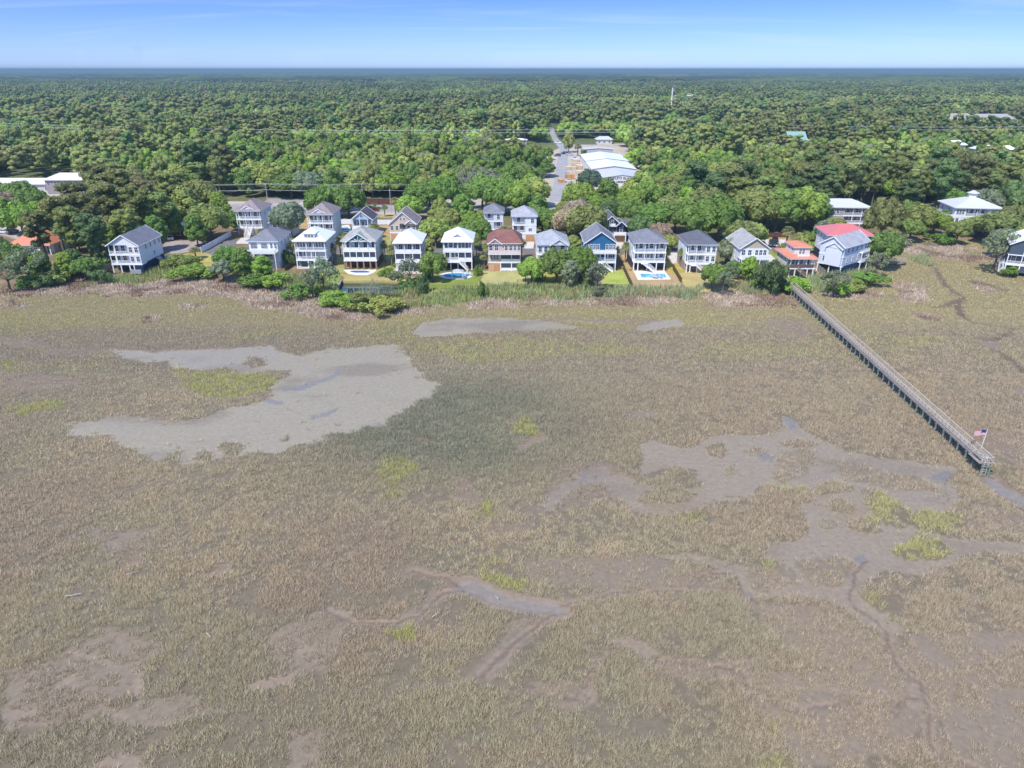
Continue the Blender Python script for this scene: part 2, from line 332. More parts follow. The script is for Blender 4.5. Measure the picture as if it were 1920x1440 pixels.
CREEK = [  # centre line, half width (m), kind 0 wet water, 1 thin brown rill
 ([(1627,1053),(1608,1080),(1590,1107),(1600,1125),(1613,1140),(1640,1163),(1667,1187),(1680,1240),(1705,1262),(1727,1280),(1737,1310),(1740,1347),(1750,1377),(1757,1410),(1813,1433),(1840,1450)],.55,1),
 ([(1240,1235),(1280,1240),(1363,1243),(1390,1257),(1398,1280),(1407,1300),(1453,1313),(1507,1327),(1540,1318),(1580,1313),(1630,1316),(1673,1330),(1680,1316),(1700,1308),(1737,1308)],.4,1),
 ([(1155,1205),(1133,1223),(1110,1243),(1100,1277),(1090,1297),(1103,1310)],.35,1), ([(1000,1293),(1053,1303),(1080,1306)],.3,1),
 ([(767,1073),(800,1075),(833,1083),(877,1097)],.9,1), ([(877,1097),(920,1117),(967,1127),(1017,1137),(1045,1146)],.85,0), ([(1040,1148),(1017,1160),(993,1183),(950,1210),(927,1243),(900,1270)],.7,1),
 ([(877,1105),(840,1110),(800,1127),(783,1150),(750,1163),(700,1173),(665,1172),(640,1163),(620,1147)],.6,1),
 ([(1050,1140),(1100,1122),(1150,1110),(1220,1107),(1290,1104),(1312,1085),(1320,1075),(1370,1075),(1385,1100)],.5,1),
 ([(1100,870),(1128,905),(1152,925),(1160,945),(1190,960),(1260,965),(1300,958),(1330,935),(1370,928),(1420,925)],.25,1),
 ([(1725,482),(1752,505),(1766,523),(1778,539),(1805,558),(1785,567),(1757,578)],.7,2), ([(1805,558),(1796,576),(1807,594),(1823,606),(1869,612),(1904,619)],.7,2), ([(1850,652),(1860,653),(1897,680),(1913,697),(1960,712)],.8,2), ([(1828,635),(1870,634),(1896,624)],.6,2),
 ([(1127,773),(1150,780),(1170,776)],.4,2), ([(950,788),(1000,800),(1020,790),(1050,795)],.4,2), ([(1670,695),(1700,697),(1725,707)],.35,2),
 ([(1851,897),(1880,920),(1930,948),(1990,975)],1.0,0), ([(1800,885),(1774,902),(1782,933),(1770,955)],.3,1), ([(1030,905),(1060,888),(1090,905),(1085,935),(1040,950)],.25,1),
]
DARKM = [[(520,727),(565,720),(610,707),(637,690),(643,697),(620,712),(575,728),(540,732)], [(575,780),(600,778),(625,765),(627,772),(605,784),(580,787)], [(690,782),(715,795),(722,803),(706,797)], ell(1480,795,9,12), ell(1433,855,12,7), ell(1608,1050,10,12), ell(1400,1112,10,5), ell(1100,892,12,4), ell(1770,892,18,7), ell(510,752,22,5,8)]
YELLOW = [(ell(737,880,34,20),.8),(ell(897,957,20,15),1),(ell(945,1095,38,20),1),(ell(925,1070,30,24),.6),(ell(748,1187,27,17),1),(ell(980,803,24,15),1),(ell(430,722,85,24),1),(ell(380,705,60,14),.6),(ell(70,765,60,10,-8),.9),(ell(15,688,24,10),.9),(ell(70,655,24,9),.5),(ell(200,668,40,8),.6),(ell(940,657,150,20),.55),
 (ell(1100,655,110,12),.6),(ell(905,672,40,12),.7),(ell(1470,1355,27,20),.6),(ell(1440,1440,40,22),.6),(ell(1727,1028,56,26),.8),(ell(1660,953,50,30),.6),(ell(1760,980,50,20),.6),(ell(1440,1055,18,7),.7),(ell(900,968,12,6),.7),(ell(1545,1290,1,1),0),(ell(1640,1140,40,26,35),.45),(ell(1475,912,30,10),.5),(ell(1298,975,25,10),.5),(ell(1850,875,50,8,28),.7),
 (ell(1440,660,150,18),.35),(ell(1600,625,60,12),.35),(ell(1700,640,80,12),.4),(ell(730,900,26,12),.5),(ell(735,925,20,14),.5),(ell(130,690,90,14),.25),(ell(900,955,20,15),1)]
REEDS = [[(0,541),(100,527),(160,522),(190,528),(260,538),(300,522),(420,518),(480,535),(560,540),(600,562),(640,577),(700,592),(660,603),(600,597),(540,582),(470,577),(420,557),(370,552),(300,557),(220,553),(100,553),(0,557)],
 [(1305,552),(1360,545),(1440,550),(1500,558),(1490,573),(1400,577),(1330,573)], [(870,567),(950,561),(1100,561),(1240,558),(1300,562),(1230,573),(1000,574),(880,580)], [(640,590),(760,575),(830,572),(790,590),(700,600)],
 [(1690,458),(1780,458),(1850,472),(1870,490),(1830,494),(1760,484),(1700,478)], [(1690,528),(1740,540),(1748,562),(1700,568),(1678,556)], [(1712,588),(1765,596),(1760,604),(1720,600)], ell(20,573,22,6), ell(275,602,12,5), ell(370,575,28,7), ell(1850,540,40,8,10), ell(1600,552,60,8)]
GREENR = [[(640,566),(700,566),(740,578),(800,560),(850,550),(900,546),(1000,540),(1130,543),(1250,547),(1310,550),(1300,561),(1100,566),(900,566),(800,578),(730,592),(660,588)],
 [(560,545),(640,560),(700,572),(790,562),(800,548),(640,556)],
 [(180,523),(250,518),(310,508),(335,515),(260,532),(200,533)], [(440,520),(560,520),(640,545),(640,575),(560,560),(500,545)], [(1300,545),(1460,535),(1470,552),(1400,556)], [(1520,520),(1640,500),(1640,520),(1560,556),(1520,545)], [(1740,455),(1760,458),(1730,500),(1710,490)]]
def _w(lst): return [WP(p) for p in lst]
MUDW, THINW, DARKW, REEDW, GREENW = _w(MUD), _w(THIN), _w(DARKM), _w(REEDS), _w(GREENR)
ISLEW = [(WP(p), k) for p, k in ISLE]; YELW = [(WP(p), k) for p, k in YELLOW]; CREEKW = [(WP(p), h, k) for p, h, k in CREEK]
BANDY = [P(960, q)[1] for q in (560, 600, 625, 660, 700, 780, 900, 1100)]

def fields(x, y, jit=.15):
    """what covers the marsh at each point: bare mud, thinness, wetness, yellowness, reeds"""
    sc = np.clip(y/120, .45, 1.6)
    j0 = np.random.default_rng(5).normal(0, 1, (2, x.size))*jit*sc
    wx = x+j0[0]+(fbm(x, y, 4.5, 4, 11)-.5)*3.4*sc; wy = y+j0[1]*1.4+(fbm(x, y, 4.5, 4, 23)-.5)*3.4*sc
    F = {k: np.zeros(x.shape) for k in ('mud', 'thin', 'water', 'rill', 'bank', 'yel', 'reed', 'green', 'dark', 'big')}
    for i, p in enumerate(MUDW):
        m = in_poly(wx, wy, p); F['mud'][m] = 1
        if i < 3: F['big'][m] = 1
        if i == 3: F['big'][m] = .45
    for p in THINW: F['thin'][in_poly(wx, wy, p)] = 1
    for p, k in ISLEW:
        m = in_poly(wx, wy, p); F['mud'][m] = 0; F['thin'][m] = .75*k
    for p in DARKW: F['dark'][in_poly(wx, wy, p)] = 1
    for p, k in YELW:
        m = in_poly(wx, wy, p); F['yel'][m] = np.maximum(F['yel'][m], k)
    for p in REEDW: F['reed'][in_poly(wx, wy, p)] = 1
    for p in GREENW: F['green'][in_poly(wx, wy, p)] = 1
    cx = x+(fbm(x, y, 3, 3, 5)-.5)*1.6; cy_ = y+(fbm(x, y, 3, 3, 6)-.5)*1.6
    for p, h, k in CREEKW:
        d = dist_line(cx, cy_, p, h*3.4+.4)
        if k == 0: F['water'][d < h] = 1; F['mud'][d < h*1.9] = 1
        elif k == 1: F['rill'] = np.maximum(F['rill'], 1-sstep(h*.14, h*.46, d)); F['mud'][d < h*.85] = 1; F['thin'][(d < h*1.7)&(F['mud']<.5)] = .7
        else: F['rill'] = np.maximum(F['rill'], 1-sstep(h*.5, h, d)); F['bank'] = np.maximum(F['bank'], 1-sstep(h*.6, h*1.6, d)); F['mud'][d < h*1.0] = 1
    return F
def land_dist(x, y):
    d = dist_line(x, y, SHW, 26.0); s = in_poly(x, y, LANDP)
    return np.where(s, d, -d)
def land_z(x, y, d):
    z = sstep(-1, 7, d)*LZ
    pd = in_poly(x, y, POND); return np.where(pd, -.25, z)

# ---------------------------------------------------------------- colours of the ground, with shade under the marsh grass
LOT = [  # lawns and bare lots on the upland: outline, colour, strength
 ([(180,524),(215,512),(275,512),(330,487),(420,480),(450,500),(330,512),(250,522)], (.22,.25,.075)), ([(560,512),(620,500),(640,512),(640,540),(600,545)], (.20,.25,.05)),
 ([(640,513),(735,513),(760,520),(790,518),(740,530),(650,529)], (.36,.30,.11)), ([(800,515),(895,510),(905,545),(800,550)], (.20,.25,.05)), ([(900,507),(1000,507),(1010,545),(905,545)], (.39,.37,.15)),
 ([(1010,510),(1100,515),(1130,545),(1010,548)], (.30,.28,.07)), ([(1128,508),(1168,506),(1188,543),(1128,545)], (.34,.39,.085)), ([(1168,506),(1265,508),(1285,545),(1188,545)], (.40,.28,.15)),
 ([(1265,510),(1375,512),(1380,540),(1290,545)], (.43,.34,.14)), ([(1375,515),(1470,512),(1475,540),(1390,548)], (.30,.22,.10)), ([(1440,490),(1480,520),(1600,520),(1630,505),(1620,540),(1480,545)], (.18,.26,.05)),
 ([(700,423),(735,423),(735,462),(705,470)], (.44,.27,.12)), ([(560,405),(585,405),(590,450),(560,450)], (.40,.28,.13)), ([(330,478),(450,462),(470,490),(400,505),(330,500)], (.38,.32,.10)), ([(1165,470),(1200,470),(1265,505),(1170,505)], (.42,.30,.14)),
 ([(1240,490),(1285,490),(1290,512),(1255,512)], (.40,.33,.09)), ([(640,440),(740,440),(740,512),(630,512)], (.30,.28,.10)), ([(715,383),(745,383),(745,408),(690,408)], (.40,.33,.14)),
 ([(1420,437),(1480,437),(1480,452),(1420,452)], (.34,.27,.12)), ([(1480,500),(1420,470),(1440,465),(1500,520)], (.24,.28,.06)), ([(930,272),(1062,272),(1055,285),(930,285)], (.45,.36,.13)), ([(0,490),(30,475),(60,475),(20,500)], (.20,.27,.05))]
LOTW = [(WP(p, LZ), np.array(c)) for p, c in LOT]
YARDS = [WP(p, LZ) for p in ([(930,300),(1020,290),(1062,272),(1190,268),(1215,372),(1100,400),(1015,400),(960,375),(990,330),(930,325)], [(420,378),(910,372),(910,402),(420,402)], [(0,400),(100,395),(140,430),(40,450),(0,440)], [(0,352),(170,352),(180,380),(0,390)])]
def ground_colour(x, y, F, d):
    n1 = fbm(x, y, 26, 4, 40); n2 = fbm(x, y, 3.2, 4, 41); n3 = fbm(x, y, 90, 3, 42)
    marsh = mix(mix(np.array((.165, .135, .092))[None, :]*np.ones(x.shape+(1,)), (.185, .15, .108), n1), (.145, .128, .085), sstep(.45, .7, n2)*.5)  # base darkened: shade under the tufts is put into this colour
    band = sstep(BANDY[2], BANDY[1], y)
    marsh = mix(marsh, (.22, .19, .095), band*.75)
    mud = mix(np.array((.21, .160, .118))[None, :]*np.ones(x.shape+(1,)), (.24, .185, .14), n1)
    mud = mix(mud, (.315, .28, .205), F['big']*(.6+.4*n3))
    mud = mix(mud, (.185, .145, .11), sstep(.52, .75, fbm(x*.5, y, 7, 5, 44))*.55)
    mud = mix(mud, (.235, .165, .105), sstep(.58, .8, fbm(x, y, 11, 3, 45))*(1-F['big'])*.7)
    near = 1-sstep(55, 80, y); mud = mix(mud, (.255, .20, .145), near*.75)
    c = mix(marsh, mud, np.maximum(F['mud'], F['thin']*.7))
    c = mix(c, (.17, .165, .165), F['dark']*.6); c = mix(c, (.15, .105, .075), F['rill']*.75); c = mix(c, (.145, .105, .075), F['bank']*.75)
    c = mix(c, (.235, .205, .17), F['water']*.8)
    c = mix(c, (.34, .235, .165), F['reed']*.8); c = mix(c, (.16, .19, .06), F['green']*.7)
    # upland
    up = mix(np.array((.20, .14, .085))[None, :]*np.ones(x.shape+(1,)), (.15, .15, .06), sstep(.4, .62, n1))
    up = mix(up, (.34, .26, .16), sstep(.55, .75, n2)*.5)
    wob = x+(n2-.5)*3, y+(fbm(x, y, 3, 3, 47)-.5)*3
    for p, col in LOTW:
        m = in_poly(wob[0], wob[1], p)
        if m.any():
            g = col*(.72+.56*n2[m])[:, None]; g = mix(g, (.42, .33, .15), sstep(.5, .72, fbm(x[m], y[m], 5, 4, 48))*.35); up[m] = g
    for p in YARDS:
        m = in_poly(x, y, p)
        if m.any(): up[m] = np.array((.46, .40, .33))*(.75+.5*n2[m])[:, None]
    far = sstep(250, 420, y)*(1-sum(in_poly(x, y, p) for p in YARDS).clip(0, 1)); up = mix(up, (.105, .135, .055), far*.85)
    c = mix(c, up, sstep(-.5, 3, d))
    pd = in_poly(x, y, POND); c[pd] = (.05, .06, .04)
    return c
def axis(segs):
    o = []
    for a, b, s in segs: o += list(np.arange(a, b, s))
    return np.array(o)
def grow(a, s, end, k=1.13):
    o = []
    while abs(a) < abs(end): o.append(a); a += s; s *= k
    o.append(end); return o
gx = np.array(sorted(set(np.round(grow(-170, -.8, -30000)+list(axis([(-170, -115, .75), (-115, 115, .34), (115, 230, .75)]))+grow(230, .8, 30000), 3))))
gy = np.array(sorted(set(np.round(grow(24, -1.5, -3000, 1.4)+list(axis([(24, 70, .3), (70, 130, .42), (130, 212, .6), (212, 330, 1.2), (330, 520, 2.5)]))+grow(520, 3, 30000, 1.15), 3))))
X, Y = np.meshgrid(gx, gy); gxx = X.ravel(); gyy = Y.ravel()
Dl = land_dist(gxx, gyy); FG = fields(gxx, gyy)
gz = land_z(gxx, gyy, Dl)
marshm = Dl < 0
gz = gz + np.where(marshm, (fbm(gxx, gyy, 1.6, 3, 60)-.5)*.16*(1-FG['big']*.9)-.10*FG['mud']-.10*FG['rill']-.12*FG['water']-.3*FG['bank'], 0)
gcol = ground_colour(gxx, gyy, FG, Dl)
wetv = np.clip(FG['mud']*.32+FG['big']*.35+FG['water']*1.0+FG['dark']*.5+FG['thin']*.25, 0, 1)*(1-sstep(-1, 1, Dl))
nx, ny = len(gx), len(gy)
idx = np.arange(nx*ny).reshape(ny, nx)
gf = np.stack([idx[:-1, :-1], idx[:-1, 1:], idx[1:, 1:], idx[1:, :-1]], -1).reshape(-1, 4)
M_ground = attr_mat('ground_soil', noise=.16, scale=1.7, wet=True, bump=.35)
gz = gz-(gxx**2+gyy**2)/12.74e6
go = link('ground', np_mesh('ground', np.stack([gxx, gyy, gz], -1), gf, M_ground, gcol, wetv, True))
tag(go, 'tidal marsh flat of grey brown mud rising to the grassy upland', 'ground', kind='structure')
print('ground', nx, ny)

# ---------------------------------------------------------------- marsh grass, reeds (ground cover nobody could count)
def grass_points(bands):
    xs, ys, ss = [], [], []
    for y0, y1, s in bands:
        hw = (y1*CP+24)*.75+46
        nxp = int(2*hw/s); nyp = int((y1-y0)/s)
        a, b = np.meshgrid(np.arange(nxp), np.arange(nyp))
        x = -hw+(a.ravel()+RNG.random(a.size))*s; y = y0+(b.ravel()+RNG.random(a.size))*s
        m = np.abs(x) < (y*CP+24)*.75+46
        xs.append(x[m]); ys.append(y[m]); ss.append(np.full(m.sum(), s))
    return np.concatenate(xs), np.concatenate(ys), np.concatenate(ss)
def tufts(name, x, y, z, h, wdt, col, nb, label, lean=.5, spread=.5, mat=None):
    """every tuft: nb leaning blades (triangles) fanned round its foot"""
    n = len(x); a = RNG.random((n, nb))*6.283; r = RNG.random((n, nb))**.5*spread[:, None]
    bx = x[:, None]+np.cos(a)*r; by = y[:, None]+np.sin(a)*r
    la = a+RNG.normal(0, .8, (n, nb)); hh = h[:, None]*(.55+.6*RNG.random((n, nb))); ll = hh*lean*(.2+RNG.random((n, nb)))
    wa = RNG.random((n, nb))*3.1416; ww = wdt[:, None]*(.6+.8*RNG.random((n, nb)))/2
    tri = np.empty((n, nb, 3, 3), np.float32)
    tri[..., 0, 0] = bx-np.cos(wa)*ww; tri[..., 0, 1] = by-np.sin(wa)*ww; tri[..., 1, 0] = bx+np.cos(wa)*ww; tri[..., 1, 1] = by+np.sin(wa)*ww
    tri[..., 0, 2] = z[:, None]-.05; tri[..., 1, 2] = z[:, None]-.05
    tri[..., 2, 0] = bx+np.cos(la)*ll; tri[..., 2, 1] = by+np.sin(la)*ll; tri[..., 2, 2] = z[:, None]+hh
    v = tri.reshape(-1, 3); f = np.arange(len(v)).reshape(-1, 3)
    c = np.repeat((col[:, None, :]*(.7+.6*RNG.random((n, nb)))[..., None]).reshape(-1, 3), 3, 0)
    o = link(name, np_mesh(name, v, f, mat, c)); tag(o, label, name.replace('_', ' '), kind='stuff'); print(name, n, len(f)); return o
M_grass = attr_mat('grass_blades', noise=0, rough=.75, transl=.25, spec=.2)
tx, ty, ts = grass_points([(27, 36, .4), (36, 62, .27), (62, 90, .34), (90, 125, .45), (125, 165, .62), (165, 262, .85)])
td = land_dist(tx, ty); k = td < 9; tx, ty, ts, td = tx[k], ty[k], ts[k], td[k]
T = fields(tx, ty, .28)
patch = fbm(tx, ty, 5.5, 4, 71); fine = .6*vnoise(tx/.8, ty/.8, 72)+.4*vnoise(tx/2.1, ty/2.1, 79); big = fbm(tx, ty, 34, 3, 73)
nearf = 1-sstep(60, 115, ty)
dens = np.clip(.98-(T['thin']*.38)-nearf*sstep(.54, .70, patch)*.45-sstep(.52, .75, 1-fine)*.8*sstep(200, 60, ty), 0, 1)
T2 = fields(tx, ty, .75); dens = np.where((T['mud'] < .5) & (T2['mud'] > .5), dens*.75, dens); dens = dens*np.where(T['mud'] > .5, np.where(T2['mud'] < .5, .22, .004), 1)*(1-T['bank'])
dens = np.where(T['green']+T['reed'] > 0, .98, dens)
dens = np.where((td > 1.0) & (T['green'] < .5), np.where(T['reed'] > .5, .5*(td < 4), 0), dens)
k = (RNG.random(len(tx)) < dens)
tx, ty, ts, td, patch, fine, big, nearf = [q[k] for q in (tx, ty, ts, td, patch, fine, big, nearf)]; T = {a: b[k] for a, b in T.items()}
tz = land_z(tx, ty, td)
one = np.ones(tx.shape+(1,))
gc = mix(np.array((.52, .45, .31))*one, (.45, .41, .29), sstep(.38, .62, big))            # straw to grey green
gc = mix(gc, (.44, .36, .28), sstep(.52, .7, fbm(tx, ty, 17, 3, 75))*.4)
dk = sstep(.0, 1, 1-np.abs((ty-104)/32))*sstep(.0, 1, 1-np.abs((tx+8)/52)); gc = mix(gc, (.42, .34, .27), sstep(.5, .64, fbm(tx, ty*1.6, 22, 4, 78))*.35); gc = mix(gc, (.255, .275, .195), np.clip(dk*1.25, 0, .9))    # the taller grey-green stand by the big pan
gc = mix(gc, (.40, .40, .27), sstep(.5, .66, fbm(tx, ty*1.4, 13, 4, 91))*.35); midr = sstep(60, 95, ty)*sstep(165, 125, ty)*sstep(-10, 30, tx); gc = mix(gc, (.42, .35, .25), midr*.6)
fr = sstep(BANDY[4], BANDY[2], ty); gc = mix(gc, (.42, .365, .235), fr*.75); gc = mix(gc, (.44, .42, .20), fr*sstep(.5, .66, fbm(tx, ty*2, 24, 4, 77))*.8)
fr2 = sstep(BANDY[2]+4, BANDY[1]+8, ty); gc = mix(gc, (.46, .40, .22), fr2*.75)
gc = mix(gc, (.38, .33, .27), sstep(1, 0, np.abs((ty-P(0, 660)[1])/16))*sstep(-20, -60, tx)*.6)
gc = mix(gc, np.array((.44, .47, .15)), T['yel']*.75)
gc = mix(gc, (.40, .34, .26), T['thin']*.5); gc = gc*np.array((1.28, 1.215, 1.15))
hgt = .30+.2*big+.62*(fine-.4)+.22*np.clip(dk*1.2, 0, 1)-.12*T['thin']+.10*T['yel']
iso = (T['reed'] < .5) & (T['green'] < .5)
def sub(m): return tx[m], ty[m], tz[m]
m = iso
tufts('marsh_grass', *sub(m), (hgt*(1-.25*sstep(100, 170, ty)))[m], (ts*(.145-.03*sstep(80, 130, ty)))[m], gc[m], 16, 'short straw and grey green cordgrass covering the tidal marsh', .75, ts[m]*.75, M_grass)
m = T['reed'] > .5
rc = mix(np.array((.54, .44, .33))*one, (.64, .54, .42), fbm(tx, ty, 3, 3, 80)); rc = mix(rc, (.30, .20, .15), sstep(.5, .7, fbm(tx, ty, 6, 3, 81))*.8); rc = mix(rc, (.30, .30, .10), sstep(.6, .75, fbm(tx, ty, 8, 3, 82))*.6)
tufts('dead_reeds', *sub(m), (.4+.45*fine)[m], ts[m]*.3, rc[m], 9, 'pinkish tan dead reeds lying along the marsh edge', .7, ts[m]*.8, M_grass)
m = (T['green'] > .5) & (T['reed'] < .5)
rc = mix(np.array((.38, .43, .20))*one, (.40, .46, .15), fbm(tx, ty, 4, 3, 83)); rc = mix(rc, (.37, .41, .25), sstep(-10, 40, tx)*.7); rc = mix(rc, (.40, .36, .16), sstep(.56, .72, fbm(tx, ty, 5, 3, 84))*.6)
tufts('green_reeds', *sub(m), (.9+1.1*fine)[m], ts[m]*.3, rc[m], 9, 'tall soft green reeds along the shore below the lawns', .35, ts[m]*.8, M_grass)
# ---------------------------------------------------------------- house kit
WHITE = simple('white_trim_paint', (.80, .80, .80), .5, .04)
DECKW = simple('weathered_deck_boards', (.42, .38, .33), .8, .2, 3)
GLASS = glass('window_glass'); DARKGL = glass('porch_screen_mesh', (.035, .045, .07), .5); TEALGL = glass('teal_glass', (.03, .13, .13), .15)
CONC = simple('pale_concrete', (.58, .53, .46), .85, .12, .7)
BRICK = simple('brown_brick', (.26, .15, .11), .85, .25, 4)
METALW = banded('white_standing_seam', (.82, .83, .84), 0, .45, .14, .35, .03, spec=.4)
_sid = {}
def siding(col):
    k = tuple(round(c, 3) for c in col)
    if k not in _sid: _sid[k] = banded('lap_siding_%d' % len(_sid), col, 2, .19, .22, .6, .05)
    return _sid[k]
_shg = {}
def shingle(col):
    k = tuple(round(c, 3) for c in col)
    if k not in _shg: _shg[k] = banded('roof_shingles_%d' % len(_shg), col, 1, .3, .2, .9, .2, spec=.15)
    return _shg[k]
_win = {}
def window(parent, x, y, z, w=.95, h=1.45, side='F', door=False, arch=False, glassm=None):
    """white frame with mullion, glass pane inside; side F faces -Y, R +X, L -X"""
    key = (round(w, 2), round(h, 2), door, arch)
    if key not in _win:
        f = MB(); t = .11; d0, d1 = -.06, .05
        f.box(-w/2-t, -w/2, d0, d1, -t, h+t); f.box(w/2, w/2+t, d0, d1, -t, h+t); f.box(-w/2, w/2, d0, d1, h, h+t); f.box(-w/2, w/2, d0-.03, d1, -t, 0)
        f.box(-.025, .025, -.03, .03, 0, h); f.box(-w/2, -.025, -.03, .03, h*.52, h*.52+.05); f.box(.025, w/2, -.03, .03, h*.52, h*.52+.05)
        if arch:
            n = 8
            pts = [(w/2*math.cos(math.pi*k/n), h+t+w/2*math.sin(math.pi*k/n)*.9) for k in range(n+1)]
            f.solid([(a, d0, b) for a, b in pts]+[(a, d1, b) for a, b in pts], [tuple(range(n, -1, -1))]+[(k, k+1, n+2+k, n+1+k) for k in range(n)], 0)
        g = MB().box(-w/2, w/2, 0, .015, 0, h)
        _win[key] = (f.mesh('window_frame', WHITE), {})
    me, gl = _win[key]; gm = glassm or GLASS
    if gm.name not in gl: gl[gm.name] = MB().box(-w/2, w/2, 0, .015, 0, h).mesh('pane', gm)
    o = link('door' if door else 'window', me, parent, (x, y, z), {'F': 0, 'R': math.pi/2, 'L': -math.pi/2}[side])
    link('pane', gl[gm.name], o); return o
_post = {}
def post(parent, x, y, z0, z1, s=.2, mat=None, name='post'):
    mat = mat or WHITE; key = (round(z1-z0, 2), s, mat.name)
    if key not in _post:
        h = z1-z0; m = MB().box(-s/2, s/2, -s/2, s/2, 0, h)
        if h > 1.2: m.box(-s*.7, s*.7, -s*.7, s*.7, h-.14, h-.002); m.box(-s*.7, s*.7, -s*.7, s*.7, .002, .16)
        _post[key] = m.mesh('post', mat)
    return link(name, _post[key], parent, (x, y, z0))
def railing(parent, a, b, z, h=1.0, mat=None, solid=False):
    """posts' infill: top rail, bottom rail and balusters between two points"""
    m = MB(); a = Vector((*a, 0)); b = Vector((*b, 0)); L_ = (b-a).length; d = (b-a)/L_
    m.beam(a+Vector((0, 0, z+h)), b+Vector((0, 0, z+h)), .09, .07); m.beam(a+Vector((0, 0, z+.12)), b+Vector((0, 0, z+.12)), .06, .06)
    if solid:
        m.beam(a+Vector((0, 0, z+.12+h*.42)), b+Vector((0, 0, z+.12+h*.42)), .04, h*.78)
    else:
        n = max(2, int(L_/.16))
        for k in range(1, n):
            q = a+d*(L_*k/n); m.box(q.x-.025, q.x+.025, q.y-.025, q.y+.025, z+.15, z+h-.035)
    return m.build('railing', mat or WHITE, parent)
def stairs(parent, a, b, w=1.1, mat=None, rail=True):
    """flight from the ground point a (x,y,z) up to b, treads, stringers and handrails"""
    a = Vector(a); b = Vector(b); m = MB(); hd = Vector((b.x-a.x, b.y-a.y, 0)); L_ = hd.length; hd /= L_; sd = Vector((-hd.y, hd.x, 0)); n = max(4, int((b.z-a.z)/.19))
    for s in (-1, 1): m.beam(a+sd*s*w/2+Vector((0, 0, .05)), b+sd*s*w/2-Vector((0, 0, .12)), .08, .3)
    for k in range(n):
        t = (k+.5)/n; q = a+(b-a)*t; m.beam(q-sd*(w/2-.045), q+sd*(w/2-.045), L_/n*1.05, .06)
    o = m.build('stairs', mat or WHITE, parent)
    if rail:
        for s in (-1, 1):
            r = MB(); p0 = a+sd*s*(w/2)+Vector((0, 0, .95)); p1 = b+sd*s*(w/2)+Vector((0, 0, .95)); r.beam(p0, p1, .08, .08); r.beam(p0-Vector((0, 0, .45)), p1-Vector((0, 0, .45)), .04, .05)
            for k in range(0, 7):
                q = a+(b-a)*(k/6)+sd*s*(w/2); r.beam(q+Vector((0, 0, .1)), q+Vector((0, 0, .92)), .05, .05)
            r.build('handrail', mat or WHITE, o)
    return o
def roof_hip(parent, x0, x1, y0, y1, z, rh, mat, o=.5, ridge=None, along='y', fascia=True, name='roof'):
    if fascia:
        MB().box(x0-o, x1+o, y0-o, y1+o, z, z+.22).build('fascia', WHITE, parent)
    X0, X1, Y0, Y1 = x0-o-.05, x1+o+.05, y0-o-.05, y1+o+.05; zz = z+.225; W, D = X1-X0, Y1-Y0
    cx, cy_ = (X0+X1)/2, (Y0+Y1)/2
    if ridge is None: ridge = max(0.3, abs(D-W)) if (D > W) == (along == 'y') else .3
    r0, r1 = ((cx, cy_-ridge/2), (cx, cy_+ridge/2)) if along == 'y' else ((cx-ridge/2, cy_), (cx+ridge/2, cy_))
    v = [(X0, Y0, zz), (X1, Y0, zz), (X1, Y1, zz), (X0, Y1, zz), (*r0, zz+rh), (*r1, zz+rh)]
    f = [(0, 1, 4), (1, 2, 5, 4), (2, 3, 5), (3, 0, 4, 5)] if along == 'y' else [(0, 1, 5, 4), (1, 2, 5), (2, 3, 4, 5), (3, 0, 4)]
    r = MB().solid(v, f+[(3, 2, 1, 0)]).build(name, mat, parent)
    c = MB().bar((r0[0], r0[1], zz+rh), (r1[0], r1[1], zz+rh), .09, 5)
    for (p, q) in ((v[0], v[4]), (v[1], v[4] if along == 'y' else v[5]), (v[2], v[5]), (v[3], v[5] if along == 'y' else v[4])): c.bar(p, q, .06, 5)
    c.build('ridge_cap', mat, r)
    return r
def roof_gable(parent, x0, x1, y0, y1, z, rh, mat, gmat, along='y', o=.45, name='roof', trim=True, wall=True, peak=None):
    """two slopes; gable walls closed under them; white rakes"""
    if along == 'x':
        T = lambda p: (p[1]*-1, p[0], p[2])
    a0, a1, b0, b1 = (x0, x1, y0, y1) if along == 'y' else (y0, y1, -x1, -x0)
    tr = (lambda p: p) if along == 'y' else (lambda p: (-p[1], p[0], p[2]))
    pk = (a0+a1)/2 if peak is None else peak; t = .2; sl = rh/((a1-a0)/2)
    A0, A1 = a0-o, a1+o; za = z-sl*o*.6+.05
    v = []; f = []
    m = MB()
    for (e, s) in ((A0, -1), (A1, 1)):
        pts = [(e, b0-o, za), (pk, b0-o, z+rh), (pk, b1+o, z+rh), (e, b1+o, za)]; lo = [(p[0], p[1], p[2]-t) for p in pts]
        q = [tr(p) for p in pts+lo]
        fc = [(0, 1, 2, 3), (7, 6, 5, 4), (0, 4, 5, 1), (2, 6, 7, 3), (3, 7, 4, 0)]
        if s > 0: fc = [tuple(reversed(k)) for k in fc]
        m.solid(q, fc)
    r = m.build(name, mat, parent)
    if trim:
        k = MB()
        for e in (A0, A1):
            for yb in (b0-o-.03, b1+o+.03):
                k.beam(tr((e, yb, za-.06)), tr((pk, yb, z+rh-.06)), .06, .26)
            k.beam(tr((e, b0-o, za-.08)), tr((e, b1+o, za-.08)), .08, .2)
        k.build('rake_trim', WHITE, r)
    if wall:
        for (yb, s) in ((b0, 1), (b1, -1)):
            p = [(a0, yb, z), (a1, yb, z), (pk, yb, z+rh-t-.05)]; p2 = [(a, b+s*.25, c) for a, b, c in p]
            fc = [(0, 1, 2), (5, 4, 3), (0, 2, 5, 3), (2, 1, 4, 5), (1, 0, 3, 4)]
            if s < 0: fc = [tuple(reversed(k)) for k in fc]
            MB().solid([tr(q) for q in p+p2], fc).build('gable', gmat, parent)
    return r
